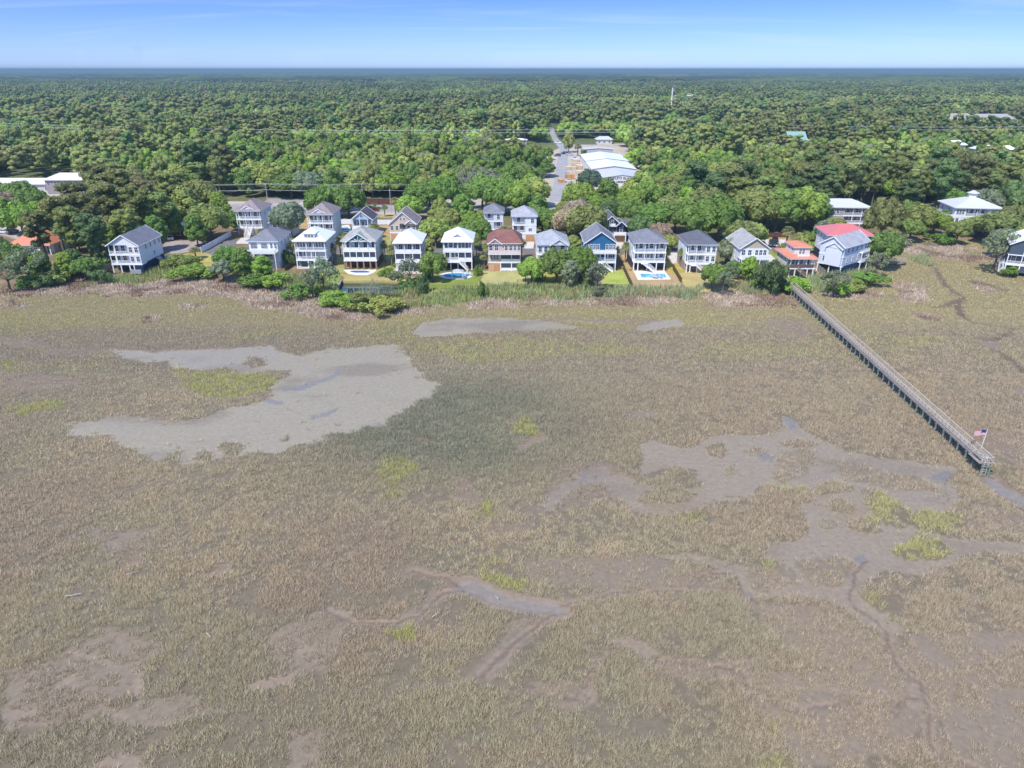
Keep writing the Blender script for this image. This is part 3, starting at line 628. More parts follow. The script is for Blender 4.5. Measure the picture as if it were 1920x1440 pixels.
def house(name, label, px, py, w, d, lv, front, wall=(.74, .75, .77), gwall=None, pd=2.2, rz=0, side='R', sidewin=(0, 3, 3), trimband=True, flank=None, at=None, porchwall=None, backporch=False, group='houses along the marsh'):
    """front = per level list of (type, width share, windows): P recessed porch, B open balcony over, W flush wall, S screened, O open posts, G garage, C closed panel"""
    x, y = at or PL(px, py)
    t = thing(name, label, 'house', (x, y, LZ), rz, group)
    wm = siding(wall); gm = siding(gwall or wall); pm = siding(porchwall) if porchwall else wm
    zs = [0]
    for h in lv: zs.append(zs[-1]+h)
    H = zs[-1]; x0, x1 = -w/2, w/2
    body = MB(); gb = MB(); pf = 0
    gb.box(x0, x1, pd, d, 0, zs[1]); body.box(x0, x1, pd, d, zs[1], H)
    for k, bays in enumerate(front):
        z0, z1 = zs[k], zs[k+1]; tot = sum(b[1] for b in bays); X_ = x0
        tgt = gb if k == 0 else body
        if k > 0: MB().box(x0-.08, x1+.08, -.1, pd-.003, z0-.26, z0-.003).build('porch_floor', WHITE, t)
        runs = []
        for i, (ty, sh, nw) in enumerate(bays):
            bx0, bx1 = X_, X_+w*sh/tot; X_ = bx1; bw = bx1-bx0; zt = z1-(.27 if k < len(front)-1 else .003)
            if ty in 'WCG':
                tgt.box(bx0+.002, bx1-.002, 0, pd-.002, z0+.003, zt)
                if ty == 'W':
                    for q in range(nw): window(t, bx0+bw*(q+.5)/nw if nw < 3 else bx0+.5+(bw-1.0)*(q+.5)/nw, -.02, z0+.75, min(.95, bw/nw*.55), 1.45)
                if ty == 'G':
                    gd = MB().box(bx0+.25, bx1-.25, -.06, .0, .02, z1-.55)
                    for zz in (.55, 1.1, 1.6): gd.box(bx0+.27, bx1-.27, -.075, -.062, zz, zz+.04)
                    gd.build('garage_door', simple('garage_door_paint', nw if isinstance(nw, tuple) else (.7, .7, .7), .5, .05) if not isinstance(nw, tuple) else simple('garage_door_%s' % name, nw, .5, .06), t)
            else:
                for xx in ([bx0] if i == 0 or bays[i-1][0] in 'WCG' else [])+[bx1]:
                    xq = min(max(xx, x0+.12), x1-.12); post(t, xq, .1, z0, zt, .2 if k else .26)
                if ty in 'PB' and k > 0: railing(t, (bx0+.14, .1), (bx1-.14, .1), z0, 1.0, solid=(ty == 'B'))
                if ty == 'S':
                    MB().box(bx0+.13, bx1-.13, .09, .12, z0+.9, zt).build('screen', DARKGL, t); railing(t, (bx0+.14, .1), (bx1-.14, .1), z0, .9, solid=True)
                if ty == 'O' and nw == 1: MB().box(bx0+.3, bx1-.3, pd-.06, pd-.004, .02, 2.05).build('door', simple('blue_grey_door', (.10, .14, .2), .5), t)
                if ty in 'PBS' and nw:
                    for q in range(nw): window(t, bx0+bw*(q+.5)/nw, pd-.02, z0+.12 if q % 2 == 0 else z0+.7, min(1.0, bw/nw*.6), 2.0 if q % 2 == 0 else 1.4, door=(q % 2 == 0))
    for k, h in enumerate(lv):      # solid return walls at the porch ends where the photograph shows them
        if flank:
            for s, lev in flank:
                if lev == k:
                    xa = (x0, x0+.18) if s == 'L' else (x1-.18, x1); (gb if k == 0 else body).box(xa[0], xa[1], .24, pd-.004, zs[k]+.003, zs[k+1]-.27)
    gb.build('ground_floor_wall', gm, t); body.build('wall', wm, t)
    for s in side:
        xs = x1+.02 if s == 'R' else x0-.02
        for k, n in enumerate(sidewin[:len(lv)]):
            for q in range(n): window(t, xs, pd+(d-pd)*(q+.5)/n, zs[k]+.85, .85, 1.25, side=s)
    t['_h'] = H
    return t
GREY = shingle((.20, .205, .235)); DGREY = shingle((.125, .13, .155)); MAUVE = shingle((.27, .225, .225)); LGREY = shingle((.36, .37, .40)); SAGE = shingle((.35, .35, .335)); REDBR = shingle((.235, .11, .095))
ORANGE = banded('orange_metal_roof', (.62, .235, .14), 0, .5, .12, .45, .05); REDM = banded('red_metal_roof', (.58, .17, .17), 0, .5, .1, .4, .04); PALEM = banded('pale_grey_metal_roof', (.56, .57, .61), 0, .45, .12, .4, .04)
NAVY = (.014, .03, .075); BLUEG = (.10, .15, .22)
def finish(t): 
    if '_h' in t: del t['_h']
def vent(parent, cx, y0, z, w, h, mat, dep=2.5, gm=None):
    """low false gable sitting on the front slope"""
    return roof_gable(parent, cx-w/2, cx+w/2, y0, y0+dep, z, h, mat, gm or siding((.72, .76, .80)), 'y', .2, name='dormer_roof')

# ---- front row, left to right
t = house('beach_house', 'white house with grey gable roof and navy ground floor, left end of the front row', 242, 511, 8.8, 13.5, [2.5, 2.75, 2.75],
  [[('O', 2, 0), ('O', 2, 0), ('O', 1, 1), ('C', 2, 0)], [('P', 1.5, 1), ('P', 3, 2), ('W', 2.6, 2)], [('P', 1.5, 1), ('P', 3, 2), ('W', 2.6, 2)]], gwall=NAVY, sidewin=(0, 1, 4), pd=2.6, wall=(.74, .74, .78))
roof_gable(t, -4.4, 4.4, 0, 13.5, 8.0, 3.0, GREY, siding((.74, .74, .78)), peak=.3); finish(t)
MB().box(1.2, 4.3, -1.4, -.9, 0, 1.1).box(1.2, 1.5, -.9, -.35, 0, 1.1).build('planter_wall', simple('grey_block', (.30, .30, .32)), t)
stairs(t, (4.7, 11.2, 0), (4.7, 8.2, 2.5), 1.0)
t = house('beach_house', 'white house with grey hip roof and white sun deck, half hidden by green trees', 500, 503, 8.4, 12, [2.5, 2.7, 2.8],
  [[('O', 1, 0), ('O', 1, 1), ('C', 1, 0)], [('P', 2, 2), ('P', 2, 2), ('W', 1.2, 0)], [('W', 2, 4), ('W', 2, 4), ('W', 1.6, 2)]], gwall=(.62, .64, .7), sidewin=(1, 3, 3), wall=(.70, .74, .80))
MB().box(-4.2, 4.2, -3.0, -.12, 5.0, 5.18).build('sun_deck', WHITE, t); railing(t, (-4.2, -2.95), (4.2, -2.95), 5.18, 1.0, solid=True); [post(t, a, -2.9, 0, 5.0) for a in (-4.0, 0, 4.0)]
railing(t, (4.15, -2.9), (4.15, -.15), 5.18, 1.0); roof_hip(t, -4.2, 4.2, 0, 12, 8.0, 2.7, GREY); finish(t)
t = house('beach_house', 'white house with white metal hip roof, dormer and blue walls under two long balconies', 586, 503, 9.0, 11.5, [2.5, 2.75, 2.75],
  [[('O', 2, 0), ('O', 1, 1), ('O', 1.2, 0), ('O', 1, 0)], [('P', 2, 2), ('P', 1, 0), ('P', .8, 1), ('P', 2, 0)], [('P', 2, 4), ('P', 1.2, 2), ('P', 2, 4)]], gwall=BLUEG, porchwall=BLUEG, sidewin=(1, 2, 3), wall=(.50, .53, .60))
r = roof_hip(t, -4.5, 4.5, 0, 11.5, 8.0, 2.9, METALW); d = MB().box(-1.6, 1.6, .4, 3.6, 8.5, 10.1).build('dormer', siding((.74, .76, .8)), t)
MB().box(-1.95, 1.95, .15, 4.4, 10.103, 10.22).build('dormer_roof', METALW, d); [window(t, a, .38, 9.15, .7, .75) for a in (-.9, 0, .9)]
MB().box(1.2, 4.4, -1.6, -.13, 2.3, 2.48).build('stair_landing', WHITE, t); stairs(t, (.4, -1.0, 0), (3.2, -1.0, 2.4), 1.1); railing(t, (3.2, -1.6), (4.4, -1.6), 2.48); finish(t)
MB().box(-4.5, 4.5, -.5, 2.1, .0, .12).build('patio_slab', CONC, t)
t = house('beach_house', 'grey-roofed house with teal glass gable, dark screened porch and brick piers', 677, 505, 9.6, 12, [2.7, 2.75, 2.85],
  [[('O', 1, 0), ('O', 1, 0), ('O', 1, 0), ('O', 1, 0), ('O', 1, 0)], [('S', 1, 0), ('S', 1, 0), ('S', 1, 0), ('S', 1, 0), ('S', 1, 0)], [('B', 1, 1), ('B', 1.2, 1), ('B', 1.2, 1), ('B', 1, 1)]], gwall=(.08, .06, .055), sidewin=(0, 2, 3), pd=2.8, wall=(.60, .70, .74))
roof_hip(t, -4.8, 4.8, 0, 12, 8.3, 2.8, SAGE); roof_gable(t, -3.4, 3.4, -.5, 5.2, 8.32, 2.4, SAGE, TEALGL, 'y', .35, name='porch_gable')
g = MB(); [g.beam((0, -.57, 8.45), (a, -.57, b), .1, .14) for a, b in ((-1.5, 9.45), (0, 10.4), (1.5, 9.45), (-2.6, 8.75), (2.6, 8.75))]; g.beam((-3.4, -.57, 8.4), (3.4, -.57, 8.4), .1, .16); g.build('gable_truss', WHITE, t)
[post(t, a, .1, 0, 2.42, .42, BRICK, 'brick_pier') for a in (-4.6, -2.9, -.95, .95, 2.9, 4.6)]; finish(t)
t = house('beach_house', 'narrow taupe house with white metal hip roof and stairs descending to the left', 767, 508, 7.6, 11, [2.6, 2.75, 2.75],
  [[('C', 1, 0), ('O', 1, 1), ('O', 1, 0)], [('S', 1.1, 0), ('P', 1, 2), ('S', 1, 0)], [('B', 1.2, 1), ('B', 1, 1), ('B', 1, 1)]], gwall=(.42, .43, .42), sidewin=(0, 2, 2), wall=(.36, .36, .355))
roof_hip(t, -3.8, 3.8, 0, 11, 8.1, 2.7, METALW); MB().box(-1.0, 1.0, -1.7, -.13, 2.4, 2.58).build('stair_landing', WHITE, t); stairs(t, (-3.9, -1.2, 0), (-1.0, -1.2, 2.5), 1.0)
MB().box(-5.0, 4.5, -3.0, -.3, .0, .1).build('patio_slab', CONC, t); railing(t, (-1, -1.68), (1, -1.68), 2.58); finish(t)
t = house('beach_house', 'white house with white roof, small grey roof vent and stairs above an oval pool', 859, 506, 8.4, 11.5, [2.7, 2.75, 2.75],
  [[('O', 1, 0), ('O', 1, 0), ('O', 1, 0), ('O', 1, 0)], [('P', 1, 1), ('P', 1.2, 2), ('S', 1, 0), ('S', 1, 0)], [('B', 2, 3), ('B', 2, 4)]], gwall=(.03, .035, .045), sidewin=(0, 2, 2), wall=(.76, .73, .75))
roof_hip(t, -4.2, 4.2, 0, 11.5, 8.2, 3.0, METALW, ridge=.6); vent(t, 0, 1.3, 9.5, 2.8, .95, METALW, 2, siding((.45, .47, .48))); MB().box(-4, .6, -1.5, -.13, 2.5, 2.68).build('stair_landing', WHITE, t); railing(t, (-4, -1.45), (.2, -1.45), 2.68); stairs(t, (3.0, -1.0, 0), (.6, -1.0, 2.6), 1.1); finish(t)
t = house('beach_house', 'tan house with reddish brown roof, front gable and a two-level dark screened porch', 946, 508, 9.4, 11, [2.6, 2.75, 2.75],
  [[('C', 1, 0), ('G', 1.7, (.50, .26, .12)), ('S', 2.4, 0), ('S', 2, 0)], [('W', 2.7, 3), ('S', 2.4, 0), ('S', 2, 0)], [('W', 2.9, 2), ('C', 1.2, 0), ('W', 2.4, 2), ('W', 2, 2)]], gwall=(.55, .34, .22), sidewin=(0, 2, 2), wall=(.58, .45, .37), side='L')
roof_hip(t, -4.7, 4.7, 0, 11, 8.1, 2.8, REDBR, ridge=4.6, along='x'); roof_gable(t, -4.5, -.9, -.3, 5, 8.12, 1.5, REDBR, siding((.58, .45, .37)), 'y', .3, name='front_gable_roof')
MB().box(-4.7, 4.7, -1.3, -.13, 5.1, 5.28).build('sun_deck', WHITE, t); railing(t, (-4.7, -1.25), (4.7, -1.25), 5.28, 1.0, solid=True, mat=simple('pinkish_trim', (.70, .58, .54), .6)); finish(t)
t = house('beach_house', 'white house with pale grey hip roof standing behind front lawn trees', 1035, 511, 8.8, 12, [2.6, 2.75, 2.75],
  [[('O', 1, 0), ('O', 1, 0), ('O', 1, 0)], [('P', 1, 1), ('P', 1, 1), ('P', 1, 1)], [('W', 1.2, 2), ('B', 2, 2)]], gwall=(.5, .42, .36), sidewin=(0, 2, 2), wall=(.74, .74, .75), side='L')
roof_hip(t, -4.4, 4.4, 0, 12, 8.1, 2.8, LGREY, ridge=2.4); roof_gable(t, -.6, 4.3, -.3, 5, 8.12, 1.7, LGREY, siding((.74, .72, .68)), 'y', .3, name='front_gable_roof'); finish(t)
t = house('beach_house', 'bright blue house with grey gable roof and white balconies, stairs to the lawn', 1124, 506, 8.8, 13, [2.6, 2.75, 2.75],
  [[('O', 1, 0), ('O', 1, 0), ('O', 1, 0), ('O', 1, 0)], [('P', 1, 1), ('P', 1, 1), ('P', 1, 0), ('P', 1, 1)], [('W', 1.3, 2), ('W', 1.4, 2), ('C', .9, 0), ('W', .8, 1), ('W', 1.2, 2)]], gwall=(.015, .075, .15), sidewin=(0, 2, 2), wall=(.025, .135, .27), side='LR')
roof_gable(t, -4.4, 4.4, 0, 13, 8.1, 3.2, GREY, siding((.025, .135, .27))); MB().box(-5.4, 4.5, -1.6, -.13, 5.1, 5.28).build('sun_deck', WHITE, t); railing(t, (-5.4, -1.55), (4.5, -1.55), 5.28, 1.0, solid=True); [post(t, a, -1.5, 2.62, 5.1) for a in (-5.2, -2, 1.2, 4.35)]
MB().box(-5.4, 4.5, -1.6, -.13, 2.4, 2.58).build('lower_deck', WHITE, t); railing(t, (.8, -1.55), (4.5, -1.55), 2.58, 1.0); [post(t, a, -1.5, 0, 2.4) for a in (-5.2, -2, 1.2, 4.35)]; stairs(t, (3.6, -2.4, 0), (.2, -2.1, 2.5), 1.1); finish(t)
t = house('beach_house', 'white house with grey hip roof and three-bay double porch behind a rectangular pool', 1216, 508, 9.2, 12, [2.7, 2.75, 2.75],
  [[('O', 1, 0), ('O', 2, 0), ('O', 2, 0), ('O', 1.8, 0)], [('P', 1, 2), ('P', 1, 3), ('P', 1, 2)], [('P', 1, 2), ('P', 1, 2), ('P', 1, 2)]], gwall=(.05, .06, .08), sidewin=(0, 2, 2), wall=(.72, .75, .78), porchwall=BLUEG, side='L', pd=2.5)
roof_hip(t, -4.6, 4.6, 0, 12, 8.2, 2.6, GREY, ridge=2.2); stairs(t, (1.6, -2.0, 0), (-1.8, -1.0, 2.6), 1.2); MB().box(-2.6, -.9, -1.7, -.13, 2.45, 2.62).build('stair_landing', WHITE, t); finish(t)
t = house('beach_house', 'white house with dark grey hip roof, two left balconies and paired windows on the right', 1312, 511, 8.2, 12, [2.6, 2.75, 2.75],
  [[('O', .8, 0), ('O', 1.4, 0), ('C', 2.6, 0), ('O', 1, 0)], [('P', 1.5, 2), ('P', 1.5, 2), ('W', 1.9, 2)], [('P', 1.5, 2), ('P', 1.5, 1), ('W', 1.9, 2)]], gwall=(.40, .31, .27), sidewin=(0, 1, 1), wall=(.74, .79, .80), side='L', pd=2.3)
roof_hip(t, -4.1, 4.1, 0, 12, 8.1, 2.7, DGREY, ridge=2.2); stairs(t, (1.2, -.9, 0), (-1.6, -.9, 2.5), 1.0); MB().box(-3, -1.5, -1.5, -.13, 2.3, 2.48).build('stair_landing', WHITE, t); MB().box(0, 3.0, -2.4, -.3, 0, .1).build('patio_slab', CONC, t); finish(t)
t = house('beach_house', 'tan gable-roofed house with white deck, half behind an oak beside the long dock', 1408, 517, 8.0, 13, [2.5, 2.75, 2.75],
  [[('O', 1, 1), ('O', 1, 0), ('O', 1, 0), ('O', 1, 0)], [('P', 1, 1), ('P', 1, 1), ('P', 1, 1)], [('W', 1.2, 2), ('W', 1.5, 3)]], gwall=(.06, .07, .10), sidewin=(0, 2, 2), wall=(.70, .71, .73), side='L')
roof_gable(t, -4, 4, 0, 13, 8.0, 2.9, SAGE, siding((.50, .43, .30))); MB().box(-4, 4, -1.8, -.13, 5.0, 5.18).build('sun_deck', WHITE, t); railing(t, (-4, -1.75), (4, -1.75), 5.18, 1.0, solid=True); [post(t, a, -1.7, 0, 5.0) for a in (-3.9, -1.3, 1.3, 3.9)]; finish(t)
t = house('beach_house', 'small cream house with orange metal roof, raised upper room and brown balcony', 1500, 519, 7.0, 10.5, [2.5, 2.7],
  [[('O', 1, 0), ('O', 1, 0), ('O', 1, 0), ('O', 1, 0)], [('P', 1, 2), ('P', 1, 2), ('P', 1, 1)]], gwall=(.34, .28, .24), sidewin=(1, 3), wall=(.72, .66, .62), side='L')
m = simple('brown_railing', (.16, .09, .08), .7); railing(t, (-3.45, .02), (3.45, .02), 2.5, 1.05, mat=m, solid=True)
roof_hip(t, -3.5, 3.5, 0, 10.5, 5.2, 1.3, ORANGE, .7, ridge=4); u = MB().box(-2.2, 2.2, 1.6, 8.2, 5.5, 8.0).build('upper_room', siding((.74, .68, .64)), t); [window(t, a, 1.58, 6.2, .6, 1.3) for a in (-.5, .4)]; [window(t, -2.22, a, 6.8, 1.0, .7, side='L') for a in (3, 5.5)]
roof_hip(t, -2.2, 2.2, 1.6, 8.2, 8.0, .75, ORANGE, .45, ridge=3, name='upper_roof'); MB().box(-1.6, 1.8, .35, 1.58, 5.55, 5.72).build('upper_balcony', WHITE, t); railing(t, (-1.6, .4), (1.8, .4), 5.72, .8, solid=True); stairs(t, (1.5, -.8, 0), (-1.5, -.8, 2.4), 1.0, mat=simple('brown_stairs', (.30, .22, .16), .8)); finish(t)
# the two turned houses at the marsh point
a = PL(1573, 517); b = PL(1615, 497); rz = math.atan2(b[1]-a[1], b[0]-a[0])-math.pi/2
rz = -math.radians(52); L_ = 13.5; W_ = 7.2
ax = Vector((math.cos(rz), math.sin(rz))); ay = Vector((-math.sin(rz), math.cos(rz))); corner = Vector(PL(1574, 517)); org = corner-ax*W_/2
t = house('beach_house', 'pale blue-grey house with grey gable roof and navy ground floor turned towards the point', 0, 0, W_, L_, [2.6, 2.8, 2.8],
  [[('O', 1, 0), ('O', 1, 0)], [('W', 1, 2)], [('C', 1, 0)]], gwall=(.012, .055, .125), sidewin=(0, 4, 5), wall=(.60, .66, .76), at=tuple(org), rz=rz, pd=1.0, side='R')
roof_gable(t, -3.6, 3.6, 0, 13.5, 8.2, 2.5, LGREY, siding((.62, .66, .74))); roof_gable(t, -1.6, 3.3, -.7, 1.6, 7.6, 1.6, LGREY, siding((.70, .72, .76)), 'y', .25, name='front_gable_roof'); MB().box(-1.6, 3.3, -.6, -.11, 2.55, 7.6).build('bay_wall', siding((.66, .70, .76)), t)
for k in (2.6, 5.4): MB().box(3.62, 4.6, 9.2, 13.4, k-.2, k).build('side_deck', WHITE, t); railing(t, (4.55, 9.2), (4.55, 13.4), k, 1.0)
[post(t, 4.4, a, 0, 5.2) for a in (9.3, 13.3)]; finish(t)
t = house('beach_house', 'white three-storey house with bright red metal hip roof behind the pale blue one', 1584, 493, 12.5, 11, [2.6, 2.9, 2.9],
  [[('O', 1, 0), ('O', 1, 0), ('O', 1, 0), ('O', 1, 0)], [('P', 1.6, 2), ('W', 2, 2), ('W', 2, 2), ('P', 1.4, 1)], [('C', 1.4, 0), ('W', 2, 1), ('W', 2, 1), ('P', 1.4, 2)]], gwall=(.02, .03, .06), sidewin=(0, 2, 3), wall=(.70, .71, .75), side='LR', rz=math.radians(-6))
roof_hip(t, -6.25, 6.25, 0, 11, 8.4, 2.2, REDM, .8, ridge=3, along='x'); roof_hip(t, -6.4, -2.6, -1.4, -.2, 5.5, .5, REDM, .3, ridge=2.0, along='x', name='porch_roof'); [post(t, a, -1.3, 2.6, 5.5) for a in (-6.2, -2.8)]; MB().box(-6.4, -2.6, -1.5, -.12, 2.35, 2.58).build('front_deck', WHITE, t); [post(t, a, -1.3, 0, 2.35) for a in (-6.2, -2.8)]; finish(t)
t = house('beach_house', 'taupe house with wide pale grey roof and white double porch at its right corner', 1576, 432, 18, 12, [2.6, 2.8, 2.8],
  [[('C', 1, 0), ('O', .35, 0), ('O', .35, 0), ('O', .3, 0)], [('W', 1, 1), ('P', .35, 2), ('P', .35, 2), ('P', .3, 1)], [('W', 1, 2), ('P', .35, 2), ('P', .35, 2), ('P', .3, 1)]], gwall=(.42, .40, .38), sidewin=(0, 2, 2), wall=(.37, .34, .33), rz=math.radians(-4), side='LR', pd=2.8)
roof_hip(t, -9, 9, 0, 12, 8.2, 2.0, PALEM, .7, ridge=8, along='x'); finish(t)
t = house('beach_house', 'white house with octagonal-looking white roof and rooftop cupola among oaks at right', 1822, 436, 15, 13, [2.8, 2.9, 2.9],
  [[('O', 1, 0), ('O', 1, 0), ('O', 1, 0), ('O', 1, 0)], [('W', 1.2, 2), ('P', 1, 2), ('W', 1.2, 2)], [('W', 1, 3), ('P', 1, 2), ('P', 1, 2), ('W', 1, 3)]], gwall=(.5, .5, .5), sidewin=(0, 2, 2), wall=(.76, .75, .75), rz=math.radians(-8), side='L')
roof_hip(t, -7.5, 7.5, 0, 13, 8.6, 3.1, PALEM, .8, ridge=.4, along='x'); c = MB(); n = 8
cp = [(1.5*math.cos(2*math.pi*k/n+.39), 6.5+1.5*math.sin(2*math.pi*k/n+.39)) for k in range(n)]
c.solid([(a, b, 11.2) for a, b in cp]+[(a, b, 13.0) for a, b in cp], [(k, (k+1) % n, n+(k+1) % n, n+k) for k in range(n)]+[tuple(range(n, 2*n))]); cu = c.build('cupola', WHITE, t)
c = MB(); c.solid([(a*1.45, 6.5+(b-6.5)*1.45, 13.01) for a, b in cp]+[(0, 6.5, 14.0)], [(k, (k+1) % n, n) for k in range(n)]+[tuple(range(n-1, -1, -1))]); c.build('cupola_roof', PALEM, cu)
MB().box(-10.5, -7.6, -1, 5, 5.2, 5.4).build('side_deck', WHITE, t); railing(t, (-10.5, -.95), (-7.6, -.95), 5.4, 1, solid=True); railing(t, (-10.45, -.9), (-10.45, 5), 5.4, 1, solid=True); [post(t, -10.3, a, 0, 5.2) for a in (-.8, 4.8)]; stairs(t, (-2, -4.6, 0), (-2, -.3, 2.8), 1.6); finish(t)
t = house('beach_house', 'slate-blue gabled house with white roof on the right bank of the marsh', 1921, 516, 10.5, 12, [2.7, 2.9, 2.9],
  [[('O', 1, 0), ('O', 1, 0), ('O', 1, 0)], [('P', 1, 1), ('P', 1, 2), ('P', 1, 1)], [('C', 1, 0), ('P', 1, 2), ('P', 1, 2)]], gwall=(.45, .46, .48), sidewin=(0, 1, 1), wall=(.075, .10, .135), rz=math.radians(-28), side='L')
roof_gable(t, -5.25, 5.25, 0, 12, 8.5, 3.0, METALW, siding((.075, .10, .135))); stairs(t, (-5.9, .5, 0), (-5.9, 4.5, 2.7), 1.1); finish(t)

# ---- second row
t = house('beach_house', 'pale blue house with mauve hip roof, half-round vent and broad white stairs in front', 471, 441, 8.6, 12, [2.7, 2.9, 2.9],
  [[('G', 1, (.35, .36, .4)), ('C', .5, 0), ('G', 1, (.25, .27, .3))], [('P', 1, 2), ('P', .7, 1), ('P', 1, 2)], [('P', 1, 2), ('P', .6, 1), ('P', 1, 2)]], sidewin=(0, 0, 2), wall=(.58, .66, .74))
roof_hip(t, -4.3, 4.3, 0, 12, 8.5, 3.1, MAUVE); vent(t, 0, .1, 9.05, 4.2, 1.35, MAUVE); stairs(t, (0, -4.2, 0), (0, -.2, 2.7), 1.9); finish(t)
t = house('beach_house', 'small white house with pale roof hidden behind a big grey-green oak', 528, 446, 7.0, 10, [2.6, 2.8],
  [[('O', 1, 0), ('O', 1, 0)], [('P', 1, 2), ('P', 1, 2)]], sidewin=(0, 2), wall=(.74, .74, .76), side='L'); roof_gable(t, -3.5, 3.5, 0, 10, 5.4, 2.3, LGREY, siding((.74, .74, .76))); finish(t)
t = house('beach_house', 'pale green-sided house with mauve hip roof and crescent vent behind the white-roofed dormer house', 604, 449, 8.6, 12, [2.7, 2.9, 2.9],
  [[('C', 1, 0)], [('P', 1, 2), ('P', .5, 1), ('P', 1, 2)], [('P', 1, 2), ('P', .5, 1), ('P', 1, 2)]], sidewin=(0, 1, 1), wall=(.60, .66, .66))
roof_hip(t, -4.3, 4.3, 0, 12, 8.5, 3.1, MAUVE); vent(t, -.2, .1, 9.05, 4.4, 1.35, MAUVE); finish(t)
t = house('beach_house', 'small light blue gabled house with dark roof and white balcony beside a white fence', 681, 443, 7.2, 9.5, [2.7, 3.2],
  [[('S', 1, 0), ('S', 1, 0), ('S', .6, 0)], [('B', 1, 2), ('B', 1, 2), ('B', .6, 0)]], sidewin=(0, 1), wall=(.36, .50, .66))
roof_gable(t, -3.6, 3.6, 0, 9.5, 5.9, 2.9, shingle((.10, .09, .12)), siding((.40, .53, .68))); window(t, 0, -.08, 6.7, .9, .9); finish(t)
t = house('beach_house', 'tan craftsman house with brown steep roof and two front gables', 757, 451, 9.2, 11, [2.9, 2.9],
  [[('G', 1, (.72, .66, .60)), ('O', .7, 0), ('C', 1, 0)], [('W', 1, 2), ('P', .7, 1), ('W', 1, 2)]], sidewin=(0, 1), wall=(.56, .46, .38), gwall=(.66, .60, .54))
roof_gable(t, -4.6, 4.6, 0, 11, 5.8, 4.0, MAUVE, siding((.56, .46, .38))); roof_gable(t, .9, 4.5, -.8, 4, 5.82, 1.3, MAUVE, siding((.5, .41, .34)), 'y', .25, name='front_gable_roof'); [window(t, a, -.04, 7.0, .6, .9) for a in (-.55, .55)]; stairs(t, (0, -3.2, 0), (0, -.2, 2.9), 1.5); finish(t)
t = house('beach_house', 'narrow white house with small grey hip roof half hidden by leafy trees', 926, 444, 6.6, 9, [2.7, 2.8, 2.8],
  [[('O', 1, 0), ('C', 1, 0)], [('C', 1, 0), ('P', 1, 1)], [('P', 1, 1), ('W', 1, 1)]], sidewin=(0, 1, 1), wall=(.66, .68, .74)); roof_hip(t, -3.3, 3.3, 0, 9, 8.3, 2.3, GREY); finish(t)
t = house('beach_house', 'white house with grey hip roof, arched window and dark garage opening', 983, 452, 8.2, 10, [2.7, 2.8, 2.8],
  [[('C', 1.1, 0), ('G', 1, (.09, .095, .11))], [('P', 1.1, 2), ('C', 1, 0)], [('P', 1.1, 1), ('C', .3, 0), ('W', .7, 1)]], sidewin=(0, 1, 1), wall=(.72, .75, .79)); window(t, 2.0, -.02, 3.5, 1.1, .9, arch=True)
roof_hip(t, -4.1, 4.1, 0, 10, 8.3, 2.6, LGREY); finish(t)
t = house('beach_house', 'navy craftsman house with white trimmed twin gables and dark carport', 1148, 453, 8.4, 11, [2.6, 2.8],
  [[('C', 1, 0), ('O', .4, 0), ('G', 1.1, (.06, .06, .07))], [('W', .9, 1), ('P', 1, 2), ('W', 1, 1)]], sidewin=(0, 1), wall=NAVY, gwall=(.62, .62, .63))
roof_gable(t, -4.2, 3.0, 0, 11, 5.4, 3.4, DGREY, siding(NAVY)); roof_gable(t, .9, 4.4, -.7, 5, 5.42, 1.6, DGREY, siding(NAVY), 'y', .25, name='front_gable_roof'); window(t, -.6, -.06, 6.1, 1.3, 1.2)
MB().box(-1.6, .6, -1.1, -.06, 5.3, 5.45).build('upper_balcony', WHITE, t); railing(t, (-1.6, -1.05), (.6, -1.05), 5.45, .9, solid=True); MB().box(.2, 4.4, -1.4, -.13, 2.4, 2.58).build('front_deck', WHITE, t); railing(t, (.2, -1.35), (4.4, -1.35), 2.58, .95, solid=True); [post(t, a, -1.3, 0, 2.4, .3) for a in (.35, 4.25)]
roof_gable(t, 2.6, 6.5, 3.5, 9.5, 4.6, 1.8, DGREY, siding(NAVY), 'x', .3, name='side_roof'); MB().box(3.0, 6.2, 3.7, 9.3, 0, 4.6).build('side_wing', siding(NAVY), t); stairs(t, (-.7, -4, 0), (-.7, -.2, 2.6), 1.2); finish(t)
t = house('cottage', 'low cottage with dark slate roof hidden among oaks right of the row', 1378, 446, 8, 7, [2.9],
  [[('C', 1, 0), ('W', 1, 2), ('C', 1, 0)]], sidewin=(1,), wall=(.42, .40, .36), pd=1.0); roof_gable(t, -4, 4, 0, 7, 2.9, 2.4, DGREY, siding((.42, .40, .36)), 'x'); finish(t)
t = house('bungalow', 'low house with orange metal roof half buried in pines at the far left', 62, 477, 12, 12, [3.0],
  [[('P', 1, 2), ('W', 1.5, 3), ('P', 1, 1)]], sidewin=(2,), wall=(.70, .68, .68), pd=2.0); roof_hip(t, -6, 6, 0, 12, 3.0, 3.6, ORANGE, .8, ridge=4, along='x'); finish(t)
